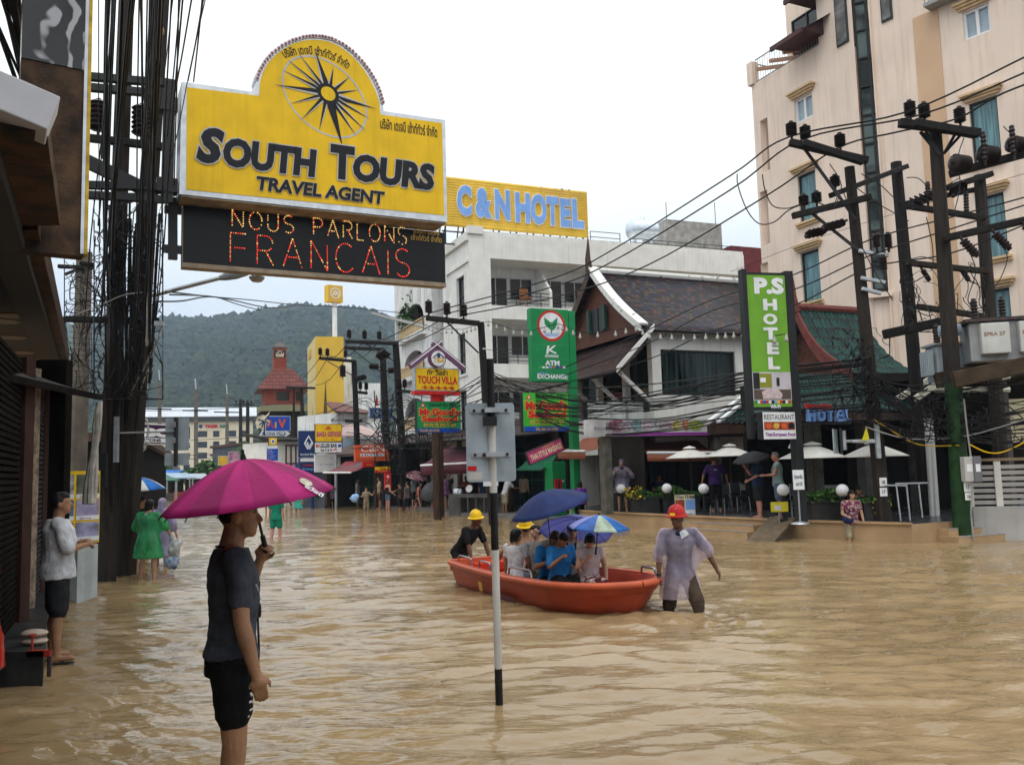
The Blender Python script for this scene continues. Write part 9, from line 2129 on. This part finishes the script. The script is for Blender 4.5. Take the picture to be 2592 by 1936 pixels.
def yellow_tower():
 W = wallpx(799, 73, 870, 73.5, 930); t = thing('yellow_bank_tower', 'tall plain yellow building with dark pointed recesses', 'building', W.M); zt = W.z(830,852)
 m = MB(); m.box(0, W.len, 0, 5, -.3, zt); m.build('wall', mat('wall_yellow', (0.62,0.40,0.05), .6, .06, .6, streak=.12), t)
 S = Wall(xy(779,930,79.5), W.A); T = W.Mi @ S.M
 m = MB(); m.T = T; m.box(-.0, S.len-.003, -.02, .3, -.3, zt-.01); m.build('side_wall', mat('wall_pale_yellow', (0.60,0.50,0.24), .6, .06, .6), t)
 m = MB(); m.add([(W.x(816,1090),-.02,W.z(816,1090)),(W.x(831,1090),-.02,W.z(831,1090)),(W.x(824,960),-.02,W.z(824,960))], [(0,1,2)]); m.build('pointed_recess', mat('recess_brown', (0.10,0.07,0.02), .7), t)
 m = MB(); m.T = T; L = S.len; m.add([(L*.45,-.03,-.3),(L*.98,-.03,-.3),(L*.62,-.03,zt*.60)], [(0,1,2)]); m.build('pointed_recess', M_('recess_brown'), t)
 m = MB(); m.T = T; m.box(L*.2,L*.5,-.1,-.03,W.z(790,890),W.z(790,870)); m.build('wall_emblem', M_('gold_ink'), t)
 W = wallpx(834, 80, 892, 80.4); block('stained_white_block', 'plain white building with black stains beside the yellow tower', W, -.3, W.z(860,903), 2.5, 'dirty_white')
 W = wallpx(893, 66, 965, 66.4); t = block('low_white_block', 'low stained white building behind the dark poles', W, -.3, W.z(930,970), 2, 'dirty_white')
 W = wallpx(852, 60, 948, 62.5); t = thing('red_tiled_house', 'white house with a red tiled roof behind the guest house board', 'house', W.M); zb, zz = W.z(900,1045), W.z(900,1010); m = MB(); m.box(.3, W.len-.3, .3, 5, -.3, zb); m.build('wall', M_('dirty_white'), t)
 slope(t, (-.3,-.4,zb), (W.len+.3,-.4,zb), (W.len*.35,2.8,zz), (W.len*.75,2.8,zz), 'red_tiles', 'roof', .05)
 W = wallpx(860, 55, 975, 57.5); t = thing('pink_roofed_shop', 'shop with a pale pink metal roof behind the signs', 'shop', W.M); zb, zz = W.z(910,1108), W.z(910,1070); m = MB(); m.box(.2, W.len, .5, 4, -.3, zb); m.build('wall', M_('cabinet_white'), t); m = MB(); m.slab([(0,-.6,zb),(W.len,-.6,zb),(W.len,3,zz),(0,3,zz)], (0,0,.1)); m.build('roof', mat('pink_metal', (0.48,0.34,0.32), .5, .1, 1), t)
 W = wallpx(700, 58, 762, 59.5); t = thing('half_timbered_shop', 'white shop with brown timber lattice by the blue bank sign', 'shop', W.M); zt = W.z(730,1118); m = MB(); m.box(0, W.len, 0, 4, -.3, zt); m.build('wall', M_('white_paint'), t)
 m = MB(); x0 = W.len*.35
 for i in range(4): x = x0+(W.len-x0-.1)*i/3; m.box(x,x+.1,-.06,-.003,.2,zt-.2)
 for i in range(4): z = .3+(zt-.6)*i/3; m.box(x0,W.len,-.075,-.062,z,z+.1)
 m.build('timber_lattice', mat('timber', (0.13,0.05,0.03), .6, .2, 5), t); m = MB(); m.slab([(-.3,-.5,zt+.003),(W.len+.3,-.5,zt+.003),(W.len+.3,4,zt+.6),(-.3,4,zt+.6)], (0,0,.12)); m.build('roof', M_('dark_interior'), t)
 W = wallpx(764, 53, 822, 52); block('dark_bank_front', 'dark recessed bank front under the blue signs', W, -.3, 2.4, 3, mat('bank_grey', (0.07,0.08,0.10), .4, .3, 1).name, 'navy', 'shop')
yellow_tower()
# dim houses behind the left pole row and market stalls at the end
for i, (p0, d0, p1, d1, top, dep, mt, lab) in enumerate(((338,30,420,52,1136,5,'shop_dark','dark low shop under the fashion shop sign'),(600,100,668,102,1128,8,'bank_grey','grey block below the red roofed tower'),(560,120,640,122,1150,8,'dirty_white','pale low building behind the palm'))):
 W = wallpx(p0,d0,p1,d1); block('low_block', lab, W, -.3, W.z((p0+p1)/2, top), dep, mt, 'brown_roof')
W = wallpx(-260, 26, 190, 31); block('rear_townhouse', 'pale townhouse glimpsed under the brown canopy', W, -.3, W.z(100,925), 6, 'concrete')
def stall(px0, px1, D, top, mt, lab):
 W = wallpx(px0,D,px1,D+1); t = thing('market_stall', lab, 'market stall', W.M, 'market stalls at the end of the street'); z = W.z((px0+px1)/2, top); L = W.len
 m = MB(); m.slab([(-.3,-1.2,z-.5),(L+.3,-1.2,z-.5),(L+.3,1.5,z),(-.3,1.5,z)], (0,0,.08)); m.build('canopy', M_(mt), t)
 for x in (0,L): m = MB(); m.box(x-.06,x+.06,-1.1,-1.0,-.3,z-.5); m.build('post', M_('galv'), t)
 m = MB(); m.box(.1,L-.1,1.2,1.4,-.3,z-.2); m.build('back_panel', M_('dark_interior'), t); m = MB(); m.box(.2,L-.2,-.8,.2,-.3,.7); m.build('counter', M_(['brown_roof','boat_inner','stone_column'][px0 % 3]), t)
stall(345,385,76,1203,'counter_metal','dark market stall behind the blue and white umbrella'); stall(398,432,80,1204,'green_frame','market stall with a green canopy'); stall(436,478,84,1198,'faded_blue','market stall with a pale blue canopy'); stall(474,520,90,1200,'sign_back','grey market stall nearest the dark bushy tree'); stall(420,470,100,1190,'sky_cloth','far market stall with a blue cloth roof'); stall(528,600,96,1198,'canvas_white','white roofed market stall behind the pink umbrella'); stall(604,690,84,1200,'maroon_cloth','maroon market stall behind the pink umbrella')
# near signpost, black and white, with the back of a road sign
def signpost():
 b = on(1264,1785,0); tp = at(1240,908,7.0); t = thing('signpost', 'black and white banded signpost in the water with the grey back of a road sign', 'road sign', V((b.x,b.y,0)))
 b = V((b.x,b.y,-.3)); d = (tp-b)/(tp.z-b.z); Z = lambda py: at(1250, py, 7.0).z
 m = MB(); ys = [1900,1705,1480,1245,1068,908]; zs = [-.3]+[Z(y) for y in ys[1:]]
 zs = [-.3, Z(1708), Z(1395), Z(1247), Z(1072), tp.z]
 for i in range(5): m.m = [0,1,0,1,0][i]; m.tube([b+d*(zs[i]-b.z), b+d*(zs[i+1]-b.z)], .031, 14, i in (0,4))
 m.build('post', [mat('post_black', (0.016,0.016,0.017), .5, .3, 9), mat('post_white', (0.55,0.55,0.53), .5, col2=(0.60,0.60,0.58), scale=5, streak=.35, scol=(0.12,0.11,0.10))], t, world=True)
 W = Wall(xy(1181,1118,7.0), xy(1306,1118,7.06)); T = W.M; x0, x1, z0, z1 = *(W.x(1181,1118), W.x(1306,1118)), W.z(1245,1219), W.z(1245,1019)
 r = .03; P = [(cx+r*math.cos(R(a)), cz+r*math.sin(R(a))) for cx, cz, a0 in ((x1-r,z1-r,0),(x0+r,z1-r,90),(x0+r,z0+r,180),(x1-r,z0+r,270)) for a in range(a0, a0+91, 15)]
 o0 = .045; m = MB(); m.T = T; m.prism(P, o0, o0+.004); pl = m.build('plate', M_('sign_back'), t, world=True)
 for py in (1038, 1150):
  z = W.z(1245, py); m = MB(); m.T = T; m.box(x0+.04, x1-.04, o0-.012, o0-.002, z-.018, z+.018); c = (x0+x1)/2+.01; m.box(c-.06, c+.07, -.04, o0-.013, z-.02, z+.02); m.build('clamp', M_('galv'), t, world=True)
  for x in (x0+.07, x0+.14, x1-.14, x1-.07): m = MB(); m.T = T; m.cyl((x, o0-.024, z), (x, o0-.011, z), .013, .013, 8); m.build('bolt', mat('rusty_bolt', (0.05,0.03,0.022), .7), t, world=True)
 for (a, b_, c, e_, mt, nm) in ((1185,1208,1178,1190,'sign_red','sticker'),(1187,1222,1193,1214,'silver_ink','torn_sticker'),(1224,1262,1219,1230,'sign_white','hanging_tag')):
  m = MB(); m.T = T; m.box(W.x(a,1190), W.x(b_,1190), o0-.004, o0-.0015, W.z(1245,e_), W.z(1245,c)); m.build(nm, M_(mt), t, world=True)
 m = MB(); m.T = T; m.box(W.x(1222,1065), W.x(1256,1065), -.05, .0, W.z(1245,1078), W.z(1245,1055)); m.build('black_tape', M_('box_black'), t, world=True)
signpost()
# rain haze over the far hill
m = MB(); m.box(-1500,1600,-40,1800,-1.45,205)
o = m.build('haze', bpy.data.materials.new('haze_air')); o['kind'] = 'stuff'; tag(o, 'pale rainy haze over the street and the wooded hill', 'haze')
hm = o.data.materials[0]; hm.use_nodes = True; hm.node_tree.nodes.clear(); _o = hm.node_tree.nodes.new('ShaderNodeOutputMaterial'); _v = hm.node_tree.nodes.new('ShaderNodeVolumePrincipled')
_v.inputs['Color'].default_value = (0.62,0.78,1.0,1); _v.inputs['Density'].default_value = 0.00035
hm.node_tree.links.new(_v.outputs[0], _o.inputs['Volume'])
# ================================================================== flood (last, it needs the wakes)
flood(WAKES)
